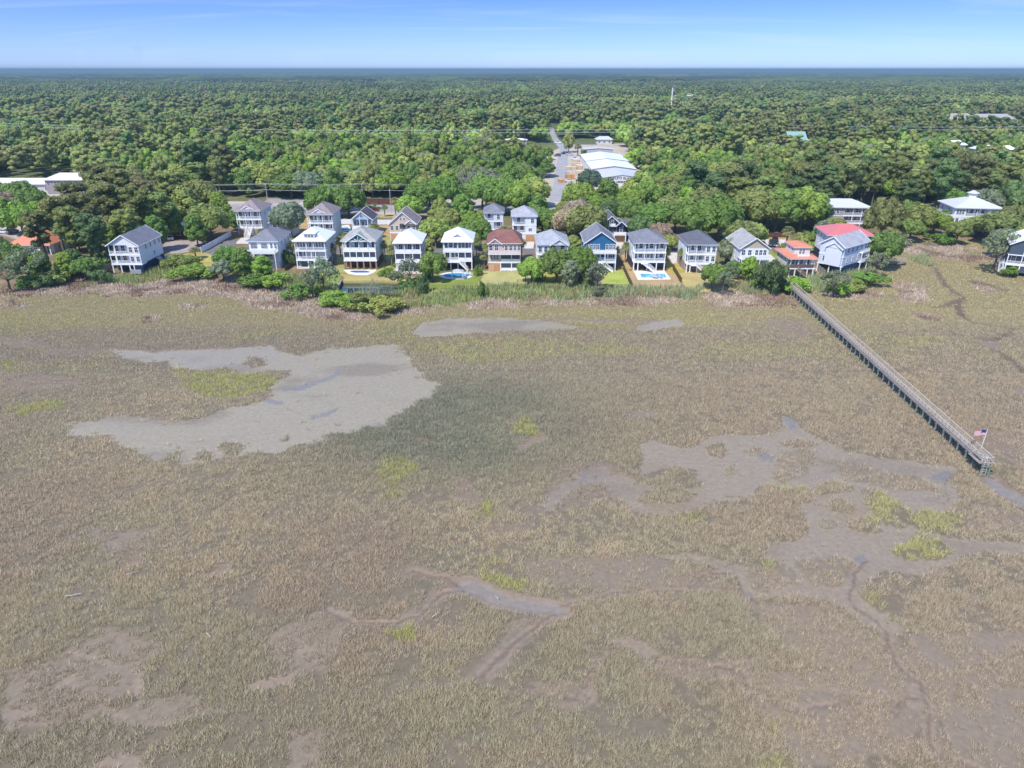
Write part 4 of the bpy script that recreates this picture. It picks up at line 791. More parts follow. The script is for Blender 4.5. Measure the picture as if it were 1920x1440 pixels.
# ---------------------------------------------------------------- roads and paths (sheets 4 mm apart, on the land)
ASPH = simple('old_asphalt', (.20, .195, .195), .9, .15, .4, bump=.1); ASPH2 = simple('lane_asphalt', (.165, .155, .165), .9, .15, .4); SANDY = simple('sandy_verge', (.48, .42, .33), .95, .2, .5)
def struct(name, pts, z, mat, label, thick=.3, kind='structure'):
    return tag(link(name, poly_sheet(name, pts, z, mat, thick)), label, name.replace('_', ' '), kind=kind)
yS0, yS1 = PL(960, 398)[1], PL(960, 384)[1]
struct('street', [(-420, yS0), (420, yS0), (420, yS1), (-420, yS1)], LZ+.03, simple('pale_road', (.33, .31, .30), .9, .12, .3), 'pale grey street running behind the houses')  # pale pavement, one even grey
ln = MB()
for k in range(-40, 40): ln.box(k*9, k*9+3, (yS0+yS1)/2-.08, (yS0+yS1)/2+.08, LZ+.034, LZ+.036)
tag(ln.build('road_marking', simple('yellow_paint', (.6, .42, .05), .7)), 'broken yellow centre line on the street', 'road marking', kind='structure')
rl = [(1028, 378), (1038, 345), (1043, 310), (1050, 280), (1036, 262), (1031, 250), (1030, 240)]; rr = [(1058, 378), (1062, 345), (1064, 310), (1066, 280), (1048, 262), (1041, 250), (1038, 240)]
struct('road', [PL(*q) for q in rl]+[PL(*q) for q in reversed(rr)], LZ+.026, simple('side_road_asphalt', (.34, .33, .33), .9, .12, .3), 'pale straight road leading inland past the lumber yard')
lane = [(385, 474), (425, 452), (445, 450), (440, 465), (600, 466), (1200, 466), (1260, 463), (1400, 463), (1470, 460), (1475, 468), (1330, 474), (1200, 474), (600, 474), (450, 474), (400, 479)]
struct('lane', [PL(*q) for q in lane], LZ+.022, ASPH2, 'narrow asphalt lane between the two rows of houses')
DL_ = iter(['before the mauve-roofed house', 'before the tan craftsman house', 'before the arched-window house', 'before the navy craftsman house', 'left of the two-balcony house', 'with dark cars under the oaks', 'behind the navy-based end house', 'left of the orange-roofed cream house', 'before the red-roofed house'])
for nm, pts in (('driveway', [(452, 446), (492, 446), (488, 457), (440, 457)]), ('driveway', [(733, 452), (778, 452), (772, 466), (738, 466)]), ('driveway', [(985, 453), (1002, 453), (1000, 466), (980, 466)]), ('driveway', [(1148, 454), (1168, 454), (1180, 466), (1156, 466)]),
                ('driveway', [(1245, 470), (1275, 470), (1284, 490), (1262, 494)]), ('driveway', [(1425, 449), (1475, 449), (1470, 462), (1425, 462)]), ('driveway', [(300, 482), (330, 478), (335, 484), (308, 489)]), ('driveway', [(1430, 472), (1446, 478), (1470, 504), (1455, 505)]), ('driveway', [(1518, 494), (1560, 492), (1552, 503), (1525, 505)])):
    lab = next(DL_); struct(nm, [PL(*q) for q in pts], LZ+.017, CONC, 'pale concrete driveway '+lab)
PINK = simple('pinkish_parking', (.36, .30, .29), .9, .12, .4)
struct('parking_lot', [PL(*q) for q in ((310, 452), (380, 450), (385, 468), (330, 476), (300, 474))], LZ+.012, PINK, 'pinkish gravel parking lot beside the small red building')
struct('parking_lot', [PL(*q) for q in ((500, 372), (575, 372), (560, 382), (500, 382))], LZ+.012, simple('old_lot', (.33, .29, .28), .9), 'empty grey lot beyond the street')
pond = struct('pond', POND, .12, None or nodes_of('pond_water')[0], 'small dark green pond below the lawn', 0)
pm = pond.data.materials[0]; pb = pm.node_tree.nodes['Principled BSDF']; pb.inputs['Base Color'].default_value = (.012, .045, .04, 1); pb.inputs['Roughness'].default_value = .06; pb.inputs['Specular IOR Level'].default_value = .7
_wn = pm.node_tree.nodes.new('ShaderNodeTexNoise'); _wn.inputs['Scale'].default_value = 1.2; _bp = pm.node_tree.nodes.new('ShaderNodeBump'); _bp.inputs['Strength'].default_value = .04
pm.node_tree.links.new(_wn.outputs['Fac'], _bp.inputs['Height']); pm.node_tree.links.new(_bp.outputs['Normal'], pb.inputs['Normal'])

# ---------------------------------------------------------------- pools
WATER = glass('pool_water', (.05, .30, .50), .05); WATERD = glass('deep_pool_water', (.03, .16, .33), .05)
def pool(label, outline, deck, wat):
    c = np.mean(outline, 0); t = thing('swimming_pool', label, 'pool', (c[0], c[1], LZ), 0, 'pools behind the houses')
    loc = lambda ps, k=1: [((p[0]-c[0])*k, (p[1]-c[1])*k) for p in ps]
    link('pool_deck', poly_sheet('pool_deck', loc(deck), .08, simple('pool_deck_concrete', (.72, .68, .62), .8, .08, 1), .25), t)
    link('coping', poly_sheet('coping', loc(outline, 1.07), .12, WHITE, .03), t); link('water', poly_sheet('water', loc(outline), .124, wat, .003), t)
    return t
def ring(px, py, rx, ry, n=24, k=0):
    return [PL(px+rx*math.cos(2*math.pi*i/n)*(1+k*math.sin(2*math.pi*i/n*2+.6)), py+ry*math.sin(2*math.pi*i/n)*(1+k*math.cos(2*math.pi*i/n*2))) for i in range(n)]
pool('kidney-shaped dark pool on a white deck before the brick-pier house', ring(675, 510, 16, 2.6, k=.25), [PL(*q) for q in ((644, 506), (707, 506), (702, 511), (690, 516), (668, 516), (652, 513))], WATERD)
pool('oval blue pool with white rim before the house with the roof vent', ring(855, 517, 25, 4.3), ring(855, 517, 32, 6.8), WATER)
pool('rectangular pale blue pool before the three-bay porch house', [PL(*q) for q in ((1200, 514), (1246, 514), (1250, 521), (1203, 521))], [PL(*q) for q in ((1188, 508), (1246, 508), (1258, 524), (1196, 525))], glass('pale_pool_water', (.12, .42, .62), .05))
pool('small turquoise pool beside the light blue gabled house', [PL(*q) for q in ((639, 427), (652, 425), (655, 431), (641, 433))], [PL(*q) for q in ((635, 424), (654, 422), (659, 432), (637, 435))], WATER)

# ---------------------------------------------------------------- fences
def fence(name, label, pts, h, mat, z=LZ, post_s=.12, gap=0.0, step=2.4, group=None):
    t = thing(name, label, 'fence', (pts[0][0], pts[0][1], z), 0, group); o = Vector((*pts[0], 0))
    for a, b in zip(pts[:-1], pts[1:]):
        a = Vector((*a, 0))-o; b = Vector((*b, 0))-o; L_ = (b-a).length; d = (b-a)/L_; n = max(1, round(L_/step))
        for k in range(n):
            q0, q1 = a+d*(L_*k/n), a+d*(L_*(k+1)/n); m = MB()
            if gap:
                m.beam(q0+Vector((0, 0, h)), q1+Vector((0, 0, h)), .05, .06); m.beam(q0+Vector((0, 0, .2)), q1+Vector((0, 0, .2)), .05, .06); nb = int((q1-q0).length/gap)
                for i in range(1, nb):
                    p = q0+(q1-q0)*(i/nb); m.beam(p+Vector((0, 0, .2)), p+Vector((0, 0, h)), .04, .04)
            else:
                m.beam(q0+Vector((0, 0, h*.5+.03)), q1+Vector((0, 0, h*.5+.03)), .05, h); m.beam(q0+Vector((0, 0, h-.06)), q1+Vector((0, 0, h-.06)), .08, .12)
            m.build('panel', mat, t)
        for k in range(n+1):
            q = a+d*(L_*k/n); m = MB().box(-post_s/2, post_s/2, -post_s/2, post_s/2, 0, h+.12); m.build('fence_post', mat, t, (q.x, q.y, 0))
    return t
VINYL = simple('white_vinyl', (.76, .77, .80), .5, .04); BLACKF = simple('black_fence_paint', (.02, .022, .02), .6, .2); GREYW = simple('silvered_fence_boards', (.32, .29, .26), .85, .25, 3); REDF = simple('dark_red_boards', (.115, .045, .04), .85, .3, 2); HEDGE = simple('olive_lattice', (.085, .075, .03), .9, .4, 5)
fence('fence', 'long white vinyl fence running down beside the asphalt lane at left', [PL(378, 474), PL(400, 462), PL(434, 442)], 1.8, VINYL)
fence('fence', 'white vinyl fence between the light blue house and the tan craftsman house', [PL(700, 421), PL(735, 421)], 1.8, VINYL); fence('fence', 'white vinyl fence behind the small turquoise pool', [PL(634, 420), PL(662, 420)], 1.8, VINYL)
fence('fence', 'dark red board fence along the far side of the street', [PL(678, 384), PL(762, 384)], 2.6, REDF); fence('fence', 'low dark red wall under the oaks behind the parked cars', [PL(1425, 445), PL(1478, 445)], 1.6, REDF)
fence('fence', 'grey board fence at the left of the navy-based end house', [PL(176, 519), PL(210, 503)], 1.6, GREYW); fence('fence', 'grey board fence between the orange-roofed house and the point', [PL(1523, 498), PL(1545, 517)], 1.6, GREYW)
fence('fence', 'dark fence running down the right side of the bright green lawn', [PL(1169, 506), PL(1185, 541)], 1.5, HEDGE, post_s=.25); fence('fence', 'dark fence running down to the right of the rectangular pool', [PL(1262, 506), PL(1277, 531)], 1.5, HEDGE, post_s=.25)
fence('fence', 'thin black fence post line under the front lawn trees', [PL(1085, 515), PL(1094, 536)], 1.5, BLACKF, gap=.4); fence('fence', 'thin black garden fence left of the oak lawn', [PL(984, 505), PL(986, 534), PL(970, 534)], 1.4, BLACKF, gap=.35)
fence('fence', 'thin dark rail fence along the foot of the lawns', [PL(800, 541), PL(870, 543), PL(970, 542), PL(1070, 541), PL(1185, 541)], 1.1, simple('rusty_wire', (.15, .11, .07), .8), gap=.5, step=5)
fence('fence', 'short dark brown fence beside the lawn of the white-dormer house', [PL(535, 508), PL(552, 497)], 1.4, HEDGE)

# ---------------------------------------------------------------- docks
PLANK = banded('silvered_dock_planks', (.33, .285, .25), 1, .3, .3, .85, .22); DOCKW = simple('dock_timber', (.40, .35, .29), .85, .25, 2); PILE = simple('green_grey_piles', (.20, .235, .20), .9, .3, 3); RAILW = simple('bleached_rail_timber', (.45, .395, .315), .8, .2, 3)
def dock(label, A, B, width, zd, step, name='wooden_dock', rails=True, bents=True, za=None):
    A = Vector((*A, 0)); B = Vector((*B, 0)); L_ = (B-A).length; rz = math.atan2(B.y-A.y, B.x-A.x)-math.pi/2
    t = thing(name, label, 'dock', (A.x, A.y, 0), rz); h = width/2; za = zd if za is None else za
    d = MB().box(-h, h, 0, L_, zd-.05, zd); d.box(-h, -h+.1, 0, L_, zd-.28, zd-.053).box(h-.1, h, 0, L_, zd-.28, zd-.053); d.build('deck', PLANK, t)
    n = round(L_/step)
    bm = MB()
    for s in (-1, 1):
        x = s*(h-.12); bm.bar((x*1.12, 0, -.35), (x, 0, zd-.29), .13, 8)
    bm.beam((-h-.1, .16, zd-.42), (h+.1, .16, zd-.42), .08, .2); bm.beam((-h, -.16, .35), (h, -.16, zd-.5), .05, .18); bm.beam((h, -.22, .35), (-h, -.22, zd-.5), .05, .18)
    if step < 2.6: bm.beam((-h, 0, .3), (-h, step*.7, zd-.4), .05, .13)
    bme = bm.mesh('pile_bent', PILE)
    if bents:
        for k in range(n+1):
            pbent = link('pile_bent', bme, t, (.03*math.sin(k*2.1), L_*k/n+.12*math.sin(k*3.7)*(0 < k < n), -.03*abs(math.sin(k*1.3)))); pbent.rotation_euler = (.02*math.sin(k*5.1), .025*math.sin(k*1.7), .05*math.sin(k*2.9))
    if rails:
        for s in (-1, 1):
            r = MB(); x = s*(h-.05)
            r.box(x-.09, x+.09, 0, L_, zd+1.02, zd+1.07); r.box(x-.03, x+.03, 0, L_, zd+.62, zd+.7)
            r.box(x-.03, x+.03, 0, L_, zd+.28, zd+.36)
            for k in range(n*2+1):
                y = L_*k/(n*2); r.box(x-.05*s-.045, x-.05*s+.045, y-.045, y+.045, zd, zd+1.02)
            r.build('handrail', RAILW, t)
    return t, L_, rz
A = PL(1474, 536); A = P(1474, 533, 1.4); B = P(1846, 886, 0.6)
dk, DL, drz = dock('long silvered wooden boardwalk dock running across the marsh', A, B, 1.3, 2.15, 2.2)
e = MB().box(-.8, .8, DL-.02, DL+.06, 3.17, 3.22); e.build('end_rail', RAILW, dk)
ld = MB(); [ld.bar((s*.28+.2, DL+.12, .1), (s*.28+.2, DL+.08, 3.0), .04, 5) for s in (-1, 1)]; [ld.bar((-.08, DL+.11, k), (.48, DL+.11, k), .03, 5) for k in (.4, .8, 1.2, 1.6, 2.0, 2.4)]; ld.build('ladder', RAILW, dk)
pf = MB().box(-1.35, -.802, DL-4.2, DL, 2.1, 2.15).box(.802, 1.2, DL-3.0, DL, 2.1, 2.15); pf.build('landing', PLANK, dk)
bn = MB().box(.35, .78, DL-2.4, DL-.6, 2.55, 2.6).box(.37, .43, DL-2.3, DL-2.2, 2.151, 2.55).box(.37, .43, DL-.8, DL-.7, 2.151, 2.55).box(.72, .77, DL-2.4, DL-.6, 2.6, 3.0); bn.build('bench', RAILW, dk)
ct = MB().box(.0, .7, DL-.5, DL-.05, 2.95, 3.0).box(.05, .12, DL-.45, DL-.38, 2.151, 2.95).box(.58, .65, DL-.45, DL-.38, 2.151, 2.95); ct.build('cleaning_table', WHITE, dk)
dock('small weathered dock reaching into the marsh right of the point', PL(1640, 491), P(1697, 496, .3), 1.3, 1.25, 3)
dock('short wooden pier with a small boat at the pond edge', P(625, 547, .8), P(636, 522, .8), 2.2, 1.15, 2.5, rails=False)
cp = P(632, 535, 1.15); bo = thing('rowing_boat', 'tiny white rowing boat lying on the pond pier', 'boat', (cp[0], cp[1], 1.16), .3)
bt = MB(); nn = 7; prof = []
for k in range(nn):
    f = k/(nn-1); wv = .55*math.sin(math.pi*min(1, .25+f*.75))**.7*(1 if f < .9 else .5); prof.append((wv, -1.4+2.8*f))
pts = [];
for wv, yy in prof: pts += [(-wv, yy, .42), (-wv*.6, yy, .02), (wv*.6, yy, .02), (wv, yy, .42)]
fc = []
for k in range(nn-1):
    for j in range(3): fc.append((4*k+j, 4*k+j+1, 4*k+5+j, 4*k+4+j))
bt.solid(pts, fc+[(0, 3, 2, 1), (4*nn-4, 4*nn-3, 4*nn-2, 4*nn-1)]); bt.build('hull', WHITE, bo); MB().box(-.5, .5, -.2, .1, .3, .34).build('thwart', RAILW, bo)
# flagpole with the flag, standing on the dock
fp = Vector((A[0], A[1], 0))+Matrix.Rotation(drz, 3, 'Z') @ Vector((-1.05, DL-3.8, 0))
ft = thing('flagpole', 'white flagpole flying the stars and stripes on the end of the long dock', 'flagpole', (fp.x, fp.y, 2.15))
MB().bar((0, 0, 0), (.05, 0, 3.7), .05, 8, .035).build('pole', simple('white_pole', (.8, .8, .8), .4), ft)
fl = bpy.data.meshes.new('flag'); nxf, nyf = 24, 13; vv = []; ff = []; mi = []; FW, FH = 1.7, .95
for s in (0, 1):
    for j in range(nyf+1):
        for i in range(nxf+1):
            u = i/nxf; vv.append((-.05-u*FW*.97, .09*math.sin(u*7+j*.1)*u+(.012 if s else 0), 3.6-FH*j/nyf-.10*u*u+.03*math.sin(u*6)))
for s in (0, 1):
    for j in range(nyf):
        for i in range(nxf):
            a = s*(nxf+1)*(nyf+1)+j*(nxf+1)+i; q = (a, a+1, a+nxf+2, a+nxf+1); ff.append(q if s else q[::-1])
            canton = i < nxf*.42 and j < 7
            mi.append(2 if canton else (0 if j % 2 == 0 else 1))
fl.from_pydata(vv, [], ff)
for mm in (simple('flag_red', (.55, .03, .05), .8), simple('flag_white', (.8, .78, .78), .8), simple('flag_blue', (.015, .03, .14), .8)): fl.materials.append(mm)
fl.polygons.foreach_set('material_index', mi); fl.update(); fo = link('flag', fl, ft)
st = MB()
for r in range(9):
    for c in range(6 if r % 2 == 0 else 5):
        u = (.028+.065*c+(.0325 if r % 2 else 0)); zz = 3.6-.045-.05*r-.10*u*u+.03*math.sin(u*6); xx = -.05-u*FW*.97
        for yy in (-.006, .018):
            yb = .09*math.sin(u*7+r*.055)*u+yy; st.face([(xx+.018*math.cos(k*2.513+1.57), yb, zz+.018*math.sin(k*2.513+1.57)) for k in range(5)])
st.build('stars', simple('flag_white', (.8, .78, .78)), fo)

# ---------------------------------------------------------------- lumber yard and other large sheds
SHW_ = banded('white_corrugated_wall', (.74, .74, .74), 0, .3, .12, .5, .04); SHR = banded('pale_metal_roof', (.76, .76, .74), 1, .9, .1, .45, .06); SHR2 = banded('grey_metal_roof', (.54, .55, .56), 1, .9, .1, .45, .08)
def shed(name, label, cx, cy, w, d, h, rh, roofm, wallm=None, cat='warehouse', doors=1, rz=0, group=None):
    t = thing(name, label, cat, (cx, cy, LZ), rz, group); wm = wallm or SHW_
    m = MB(); m.box(-w/2, w/2, 0, d, 0, h)
    for yb, s in ((0, 1), (d, -1)): m.face([(-w/2, yb, h), (w/2, yb, h), (0, yb, h+rh)] if s > 0 else [(w/2, yb, h), (-w/2, yb, h), (0, yb, h+rh)])
    m.build('wall', wm, t)
    for s in (-1, 1):
        r = MB(); o = .4; e = s*(w/2+o); ze = h-rh*o/(w/2)
        p = [(e, -o, ze+.02), (0, -o, h+rh+.02), (0, d+o, h+rh+.02), (e, d+o, ze+.02)]; p2 = [(a, b, c+.18) for a, b, c in p]
        fc = [(0, 3, 2, 1), (4, 5, 6, 7), (0, 1, 5, 4), (2, 3, 7, 6), (3, 0, 4, 7)]
        r.solid(p+p2, fc if s < 0 else [tuple(reversed(q)) for q in fc]); r.build('roof_slope', roofm, t)
    for k in range(doors):
        x = -w/2+w*(k+.5)/doors; MB().box(x-1.8, x+1.8, -.08, -.003, .02, 3.4).build('shutter_door', simple('shutter_grey', (.42, .43, .44), .6), t)
    return t
yA = P(1167, 356, LZ); t = shed('lumber_shed', 'nearest lumber warehouse with black lettering on its white front gable', PL(1166, 357)[0], yA[1], 21.5, 19, 5.6, 1.5, SHR2, doors=0, group='lumber yard sheds'); tag(t, None, 'warehouse')
def text(body, size, x, z, y=-.04):
    c = bpy.data.curves.new('lettering', 'FONT'); c.body = body; c.size = size; c.extrude = .02; c.align_x = 'CENTER'; c.offset = .035; c.space_character = 1.06
    o = bpy.data.objects.new('lettering', c); COL.objects.link(o); bpy.context.view_layer.update(); dg = bpy.context.evaluated_depsgraph_get(); me = bpy.data.meshes.new_from_object(o.evaluated_get(dg))
    bpy.data.objects.remove(o); me.materials.clear(); me.materials.append(simple('black_letters', (.03, .03, .04), .6)); q = link('lettering', me, t, (x, y, z)); q.rotation_euler = (math.pi/2, 0, 0); return q
text('PAWLEYS ISLAND', 1.55, -.6, 5.0, -.06); text('LUMBER', 1.45, -1.0, 3.3, -.06)
yB = P(1150, 317, 7.7)[1]; shed('lumber_shed', 'middle lumber warehouse with pale low-pitched metal roof', P(1151, 317, 7.7)[0], yB, 23, 30, 6.5, 1.5, SHR, group='lumber yard sheds', doors=2)
yC = P(1138, 302, 7.7)[1]; shed('lumber_shed', 'farthest lumber warehouse with bright white roof', P(1137, 301, 7.7)[0], yC, 24, 33, 6.5, 1.5, METALW, group='lumber yard sheds', doors=2)
q = P(1122, 281, 5); shed('long_store', 'long low grey-roofed store building across the end of the lumber yard', q[0], q[1], 20, 11, 4.0, .8, SHR2, siding((.42, .42, .42)), 'store', 1); 
def block(name, label, px, py, w, d, h, rh, roofm, wallc, z=0, o=.8, cat='building', ridge=None, nwin=4):
    x, y = P(px, py, LZ); t = thing(name, label, cat, (x, y, LZ), 0); MB().box(-w/2, w/2, 0, d, 0, h).build('wall', siding(wallc), t)
    roof_hip(t, -w/2, w/2, 0, d, h, rh, roofm, o, ridge=ridge if ridge is not None else w*.6, along='x')
    for k in range(nwin): window(t, -w/2+w*(k+.5)/nwin, -.02, h-2.2 if h > 4 else .9, 1.3, 1.4)
    return t
block('commercial_building', 'low building with a big white metal roof at the far left edge', 22, 360, 46, 14, 3.6, 1.7, METALW, (.5, .48, .46), ridge=38)
block('commercial_building', 'two-storey taupe building with cream roof behind the pines at left', 128, 364, 19, 14, 6.4, 2.2, simple('cream_roof', (.74, .68, .62), .6, .05), (.30, .26, .27), ridge=12, nwin=6)
block('red_building', 'small dark red building with white roof by the pinkish parking lot', 348, 446, 9, 8, 3.2, 1.2, METALW, (.26, .04, .05), ridge=5, nwin=2)
block('kiosk', 'small low flat-roofed store with teal awning beyond the street', 864, 386, 8, 6, 3, 1.0, simple('teal_awning', (.06, .36, .32), .6), (.4, .38, .36), nwin=2)
block('roadside_house', 'low white house with grey roof beyond the lumber yard', 1133, 270, 12, 9, 3.2, 2.0, SHR2, (.6, .6, .6), nwin=3); block('roadside_house', 'long white mobile home beside the red car left of the far road', 968, 271, 16, 6, 3.2, .9, METALW, (.5, .5, .52), nwin=4)
block('roadside_house', 'white low shed among trees left of the straight road', 850, 284, 18, 7, 3.0, .7, METALW, (.6, .6, .6), nwin=3); block('roadside_house', 'small store with flat pale roof on the corner lot', 978, 303, 14, 9, 3.4, .8, simple('tan_roof', (.50, .44, .38), .8), (.5, .47, .43), nwin=3)
q = PL(1491, 300); tl = thing('chapel', 'tall building with pale teal metal roof rising from the woods', 'building', (q[0], q[1], LZ)); MB().box(-5.5, 5.5, 0, 14, 0, 12).build('wall', siding((.45, .45, .43)), tl); roof_gable(tl, -5.5, 5.5, 0, 14, 12, 5, banded('teal_metal_roof', (.25, .40, .36), 0, .5, .1), siding((.62, .62, .6)), 'x'); MB().box(5.6, 8, 1, 9, 0, 12.5).build('side_wing', siding((.45, .62, .58)), tl)
block('apartment_block', 'large condominium block with grey hip roof far off in the woods at right', 1860, 262, 40, 20, 13.5, 6, simple('far_roof', (.36, .34, .33), .8), (.48, .44, .42), ridge=26, nwin=10); block('apartment_block', 'smaller condominium block with brown-grey roof left of the larger one', 1798, 258, 26, 16, 13, 6, simple('brown_grey_roof', (.36, .32, .30), .8), (.46, .42, .4), ridge=14, nwin=6)
block('inland_house', 'white-roofed house peeking from the woods left of a second white roof', 1791, 296, 10, 9, 8, 2.5, METALW, (.6, .6, .62), nwin=3); block('inland_house', 'white-roofed house peeking from the woods near the right edge', 1846, 306, 11, 9, 8, 2.2, METALW, (.6, .6, .62), nwin=3); block('inland_house', 'small blue-walled house in the woods at the right edge', 1884, 310, 7, 7, 9, 2, METALW, (.1, .3, .5), nwin=2)
for k, (a, b) in enumerate(((1178, 192), (1198, 190), (1222, 191), (1276, 195), (1292, 192), (1302, 191), (1352, 194))):
    block('distant_roof', ['tiny white roof far off left of the mast', 'small white roof far off just left of the mast', 'lone white roof beside the mast', 'white roof close right of the mast', 'third white roof right of the mast', 'fourth white roof right of the mast', 'dark-walled building farthest right of the mast'][k], a, b, 9, 7, 10+.5*(k % 3), 1.5, SHR2, (.5, .5, .5) if k < 6 else (.12, .14, .18), nwin=3)
# ---------------------------------------------------------------- mast, poles and wires
q = P(1256, 226, LZ); ms = thing('cell_mast', 'tall white communications mast rising above the woods', 'mast', (q[0], q[1], LZ)); k = ppm(q[1]); hm = (226-170)/k*1.0
MB().bar((0, 0, 0), (0, 0, hm), .9, 12, .62).build('pole', simple('mast_white', (.78, .78, .8), .5), ms); MB().bar((0, 0, hm*.62), (0, 0, hm*.64), 1.4, 12).bar((0, 0, hm+.002), (0, 0, hm+2), .16, 6).build('antenna_collar', simple('mast_grey', (.5, .5, .52)), ms)
WIRE = simple('bright_wire', (.55, .56, .58), .4, .05, metal=.3); POLEM = simple('brown_pole', (.11, .085, .07), .9, .3, 2); POLEG = simple('grey_pole', (.45, .44, .43), .9, .2, 2)
def upole(name, label, px, py, h, arms=1, mat=None, r=.16, group=None):
    x, y = PL(px, py); t = thing(name, label, 'utility pole', (x, y, LZ), 0, group); MB().bar((0, 0, -.3), (0, 0, h), r, 8, r*.7).build('pole', mat or POLEG, t)
    for k in range(arms):
        z = h-.5-k*1.1; c = MB().beam((-1.1, 0, z), (1.1, 0, z), .12, .14)if False else MB(); c.beam((0, -1.2, z), (0, 1.2, z), .12, .14); c.build('crossarm', mat or POLEG, t)
    i = MB(); [i.bar((0, s, h-.43), (0, s, h-.2), .06, 6) for s in (-1.1, -.4, .4, 1.1)]; i.build('insulators', WHITE, t)
    return Vector((x, y, LZ+h))
def wire(label, pts, r=.035, sag=.03, group='overhead wires', name='power_line'):
    m = MB()
    for a, b in zip(pts[:-1], pts[1:]):
        n = 14; L_ = (b-a).length; pr = a
        for k in range(1, n+1):
            f = k/n; q = a.lerp(b, f); q.z -= 4*sag*L_*f*(1-f)*.5; m.bar(pr, q, r, 4, cap=False); pr = q
    return tag(m.build(name, WIRE), label, 'power line', group)
p0 = upole('utility_pole', 'grey roadside pole behind the mauve-roofed house', 505, 397, 11.5, 2); p1 = upole('utility_pole', 'grey roadside pole left of the dark red fence', 683, 397, 11.5, 2); p2 = upole('utility_pole', 'short grey roadside pole before the dark red fence', 733, 393, 8.5, 1); p3 = upole('utility_pole', 'roadside pole at the corner of the straight road', 997, 392, 11, 1)
pL = Vector((PL(295, 397)[0], p0.y, p0.z)); pLL = Vector((PL(60, 397)[0], p0.y, p0.z)); pR = p3
upole('utility_pole', 'grey roadside pole half hidden by pines at left', 295, 397, 11.5, 2)
for k, (dy, dz) in enumerate(((-1.1, -.2), (1.1, -.2), (0, -2.6))): 
    o = Vector((0, dy, dz)); wire(['front upper wire along the street', 'back upper wire along the street', 'lower cable along the street'][k], [pL+o, p0+o, p1+o, p3+o], .03 if k < 2 else .045, .02)
T1 = P(984, 290, LZ); T2 = P(1453, 285, LZ); T0 = P(-60, 276, LZ); T3 = P(2000, 288, LZ)
def bigpole(label, pt, h, nm='transmission_pole'):
    t = thing(nm, label, 'utility pole', (pt[0], pt[1], LZ)); MB().bar((0, 0, -.5), (0, 0, h), .28, 8, .2).build('pole', POLEM, t); c = MB(); [c.beam((0, -1.8, h-k), (0, 1.8, h-k), .18, .2) for k in (.8, 2.6)]; c.build('crossarm', POLEM, t); return Vector((pt[0], pt[1], LZ+h))
b0, b1, b2, b3 = [Vector((T[0], T[1], LZ+h)) for T, h in ((T0, 19), (T1, 17), (T2, 19), (T3, 19))]; bigpole('tall dark transmission pole left of the straight road', T1, 17.5); bigpole('tall dark transmission pole left of the teal roof', T2, 20)
for k, (dy, dz) in enumerate(((-1.7, -.7), (1.7, -.7), (-1.7, -2.5), (1.7, -2.5))):
    o = Vector((0, dy, dz)); wire('%s wire of the long transmission line over the woods' % ['front upper', 'back upper', 'front lower', 'back lower'][k], [b0+o, b1+o, b2+o, b3+o], .05, .012)
c0 = upole('utility_pole', 'roadside pole in the middle of the lumber yard edge', 1058, 352, 12, 2, POLEG); c1 = upole('utility_pole', 'farther roadside pole by the lumber yard entrance', 1060, 308, 12, 2, POLEG)
wire('wire beside the straight road by the lumber yard', [p3, c0, c1], .04, .02)
# ---------------------------------------------------------------- lumber stacks
LUM = banded('fresh_lumber', (.62, .50, .37), 2, .12, .3, .8, .15); LUM2 = banded('orange_lumber', (.62, .33, .12), 2, .12, .3, .8, .15)
for k, (a, b, w_, d_, h_) in enumerate(((1070, 318, 7, 3, 1.5), (1082, 312, 6, 3, 2), (1092, 318, 5, 8, 2.2), (1090, 328, 6, 5, 2), (1071, 336, 4, 3, 2.4), (1055, 343, 3, 5, 1.6), (1086, 306, 8, 4, 2), (1098, 310, 4, 6, 2.4))):
    x, y = PL(a, b); t = thing('lumber_stack', ['pale lumber stack nearest the roadside pole', 'pale lumber stack in the middle of the yard', 'long pale lumber stack by the shed wall', 'wide pale lumber stack below the long one', 'orange lumber stack behind the tractor', 'low orange lumber stack at the road edge', 'far lumber stack in the yard', 'tall lumber stack by the middle shed'][k], 'lumber stack', (x, y, LZ), .1*(k % 3), 'lumber stacks in the yard')
    for j in range(2):
        m = MB(); nb = max(2, int(h_/.5))
        for i in range(nb): m.box(-w_/2+j*w_*.52, -.05+j*w_*.5-(.1 if i % 2 else 0), 0, d_, .12+i*h_/nb, .12+(i+1)*h_/nb-.1)
        m.build('bundle', LUM if k < 4 or k > 5 else LUM2, t)
    b_ = MB(); [b_.box(-w_/2, w_/2-.1, yy, yy+.15, 0, .117) for yy in (.2, d_-.4)]; b_.build('bearer', DOCKW, t)
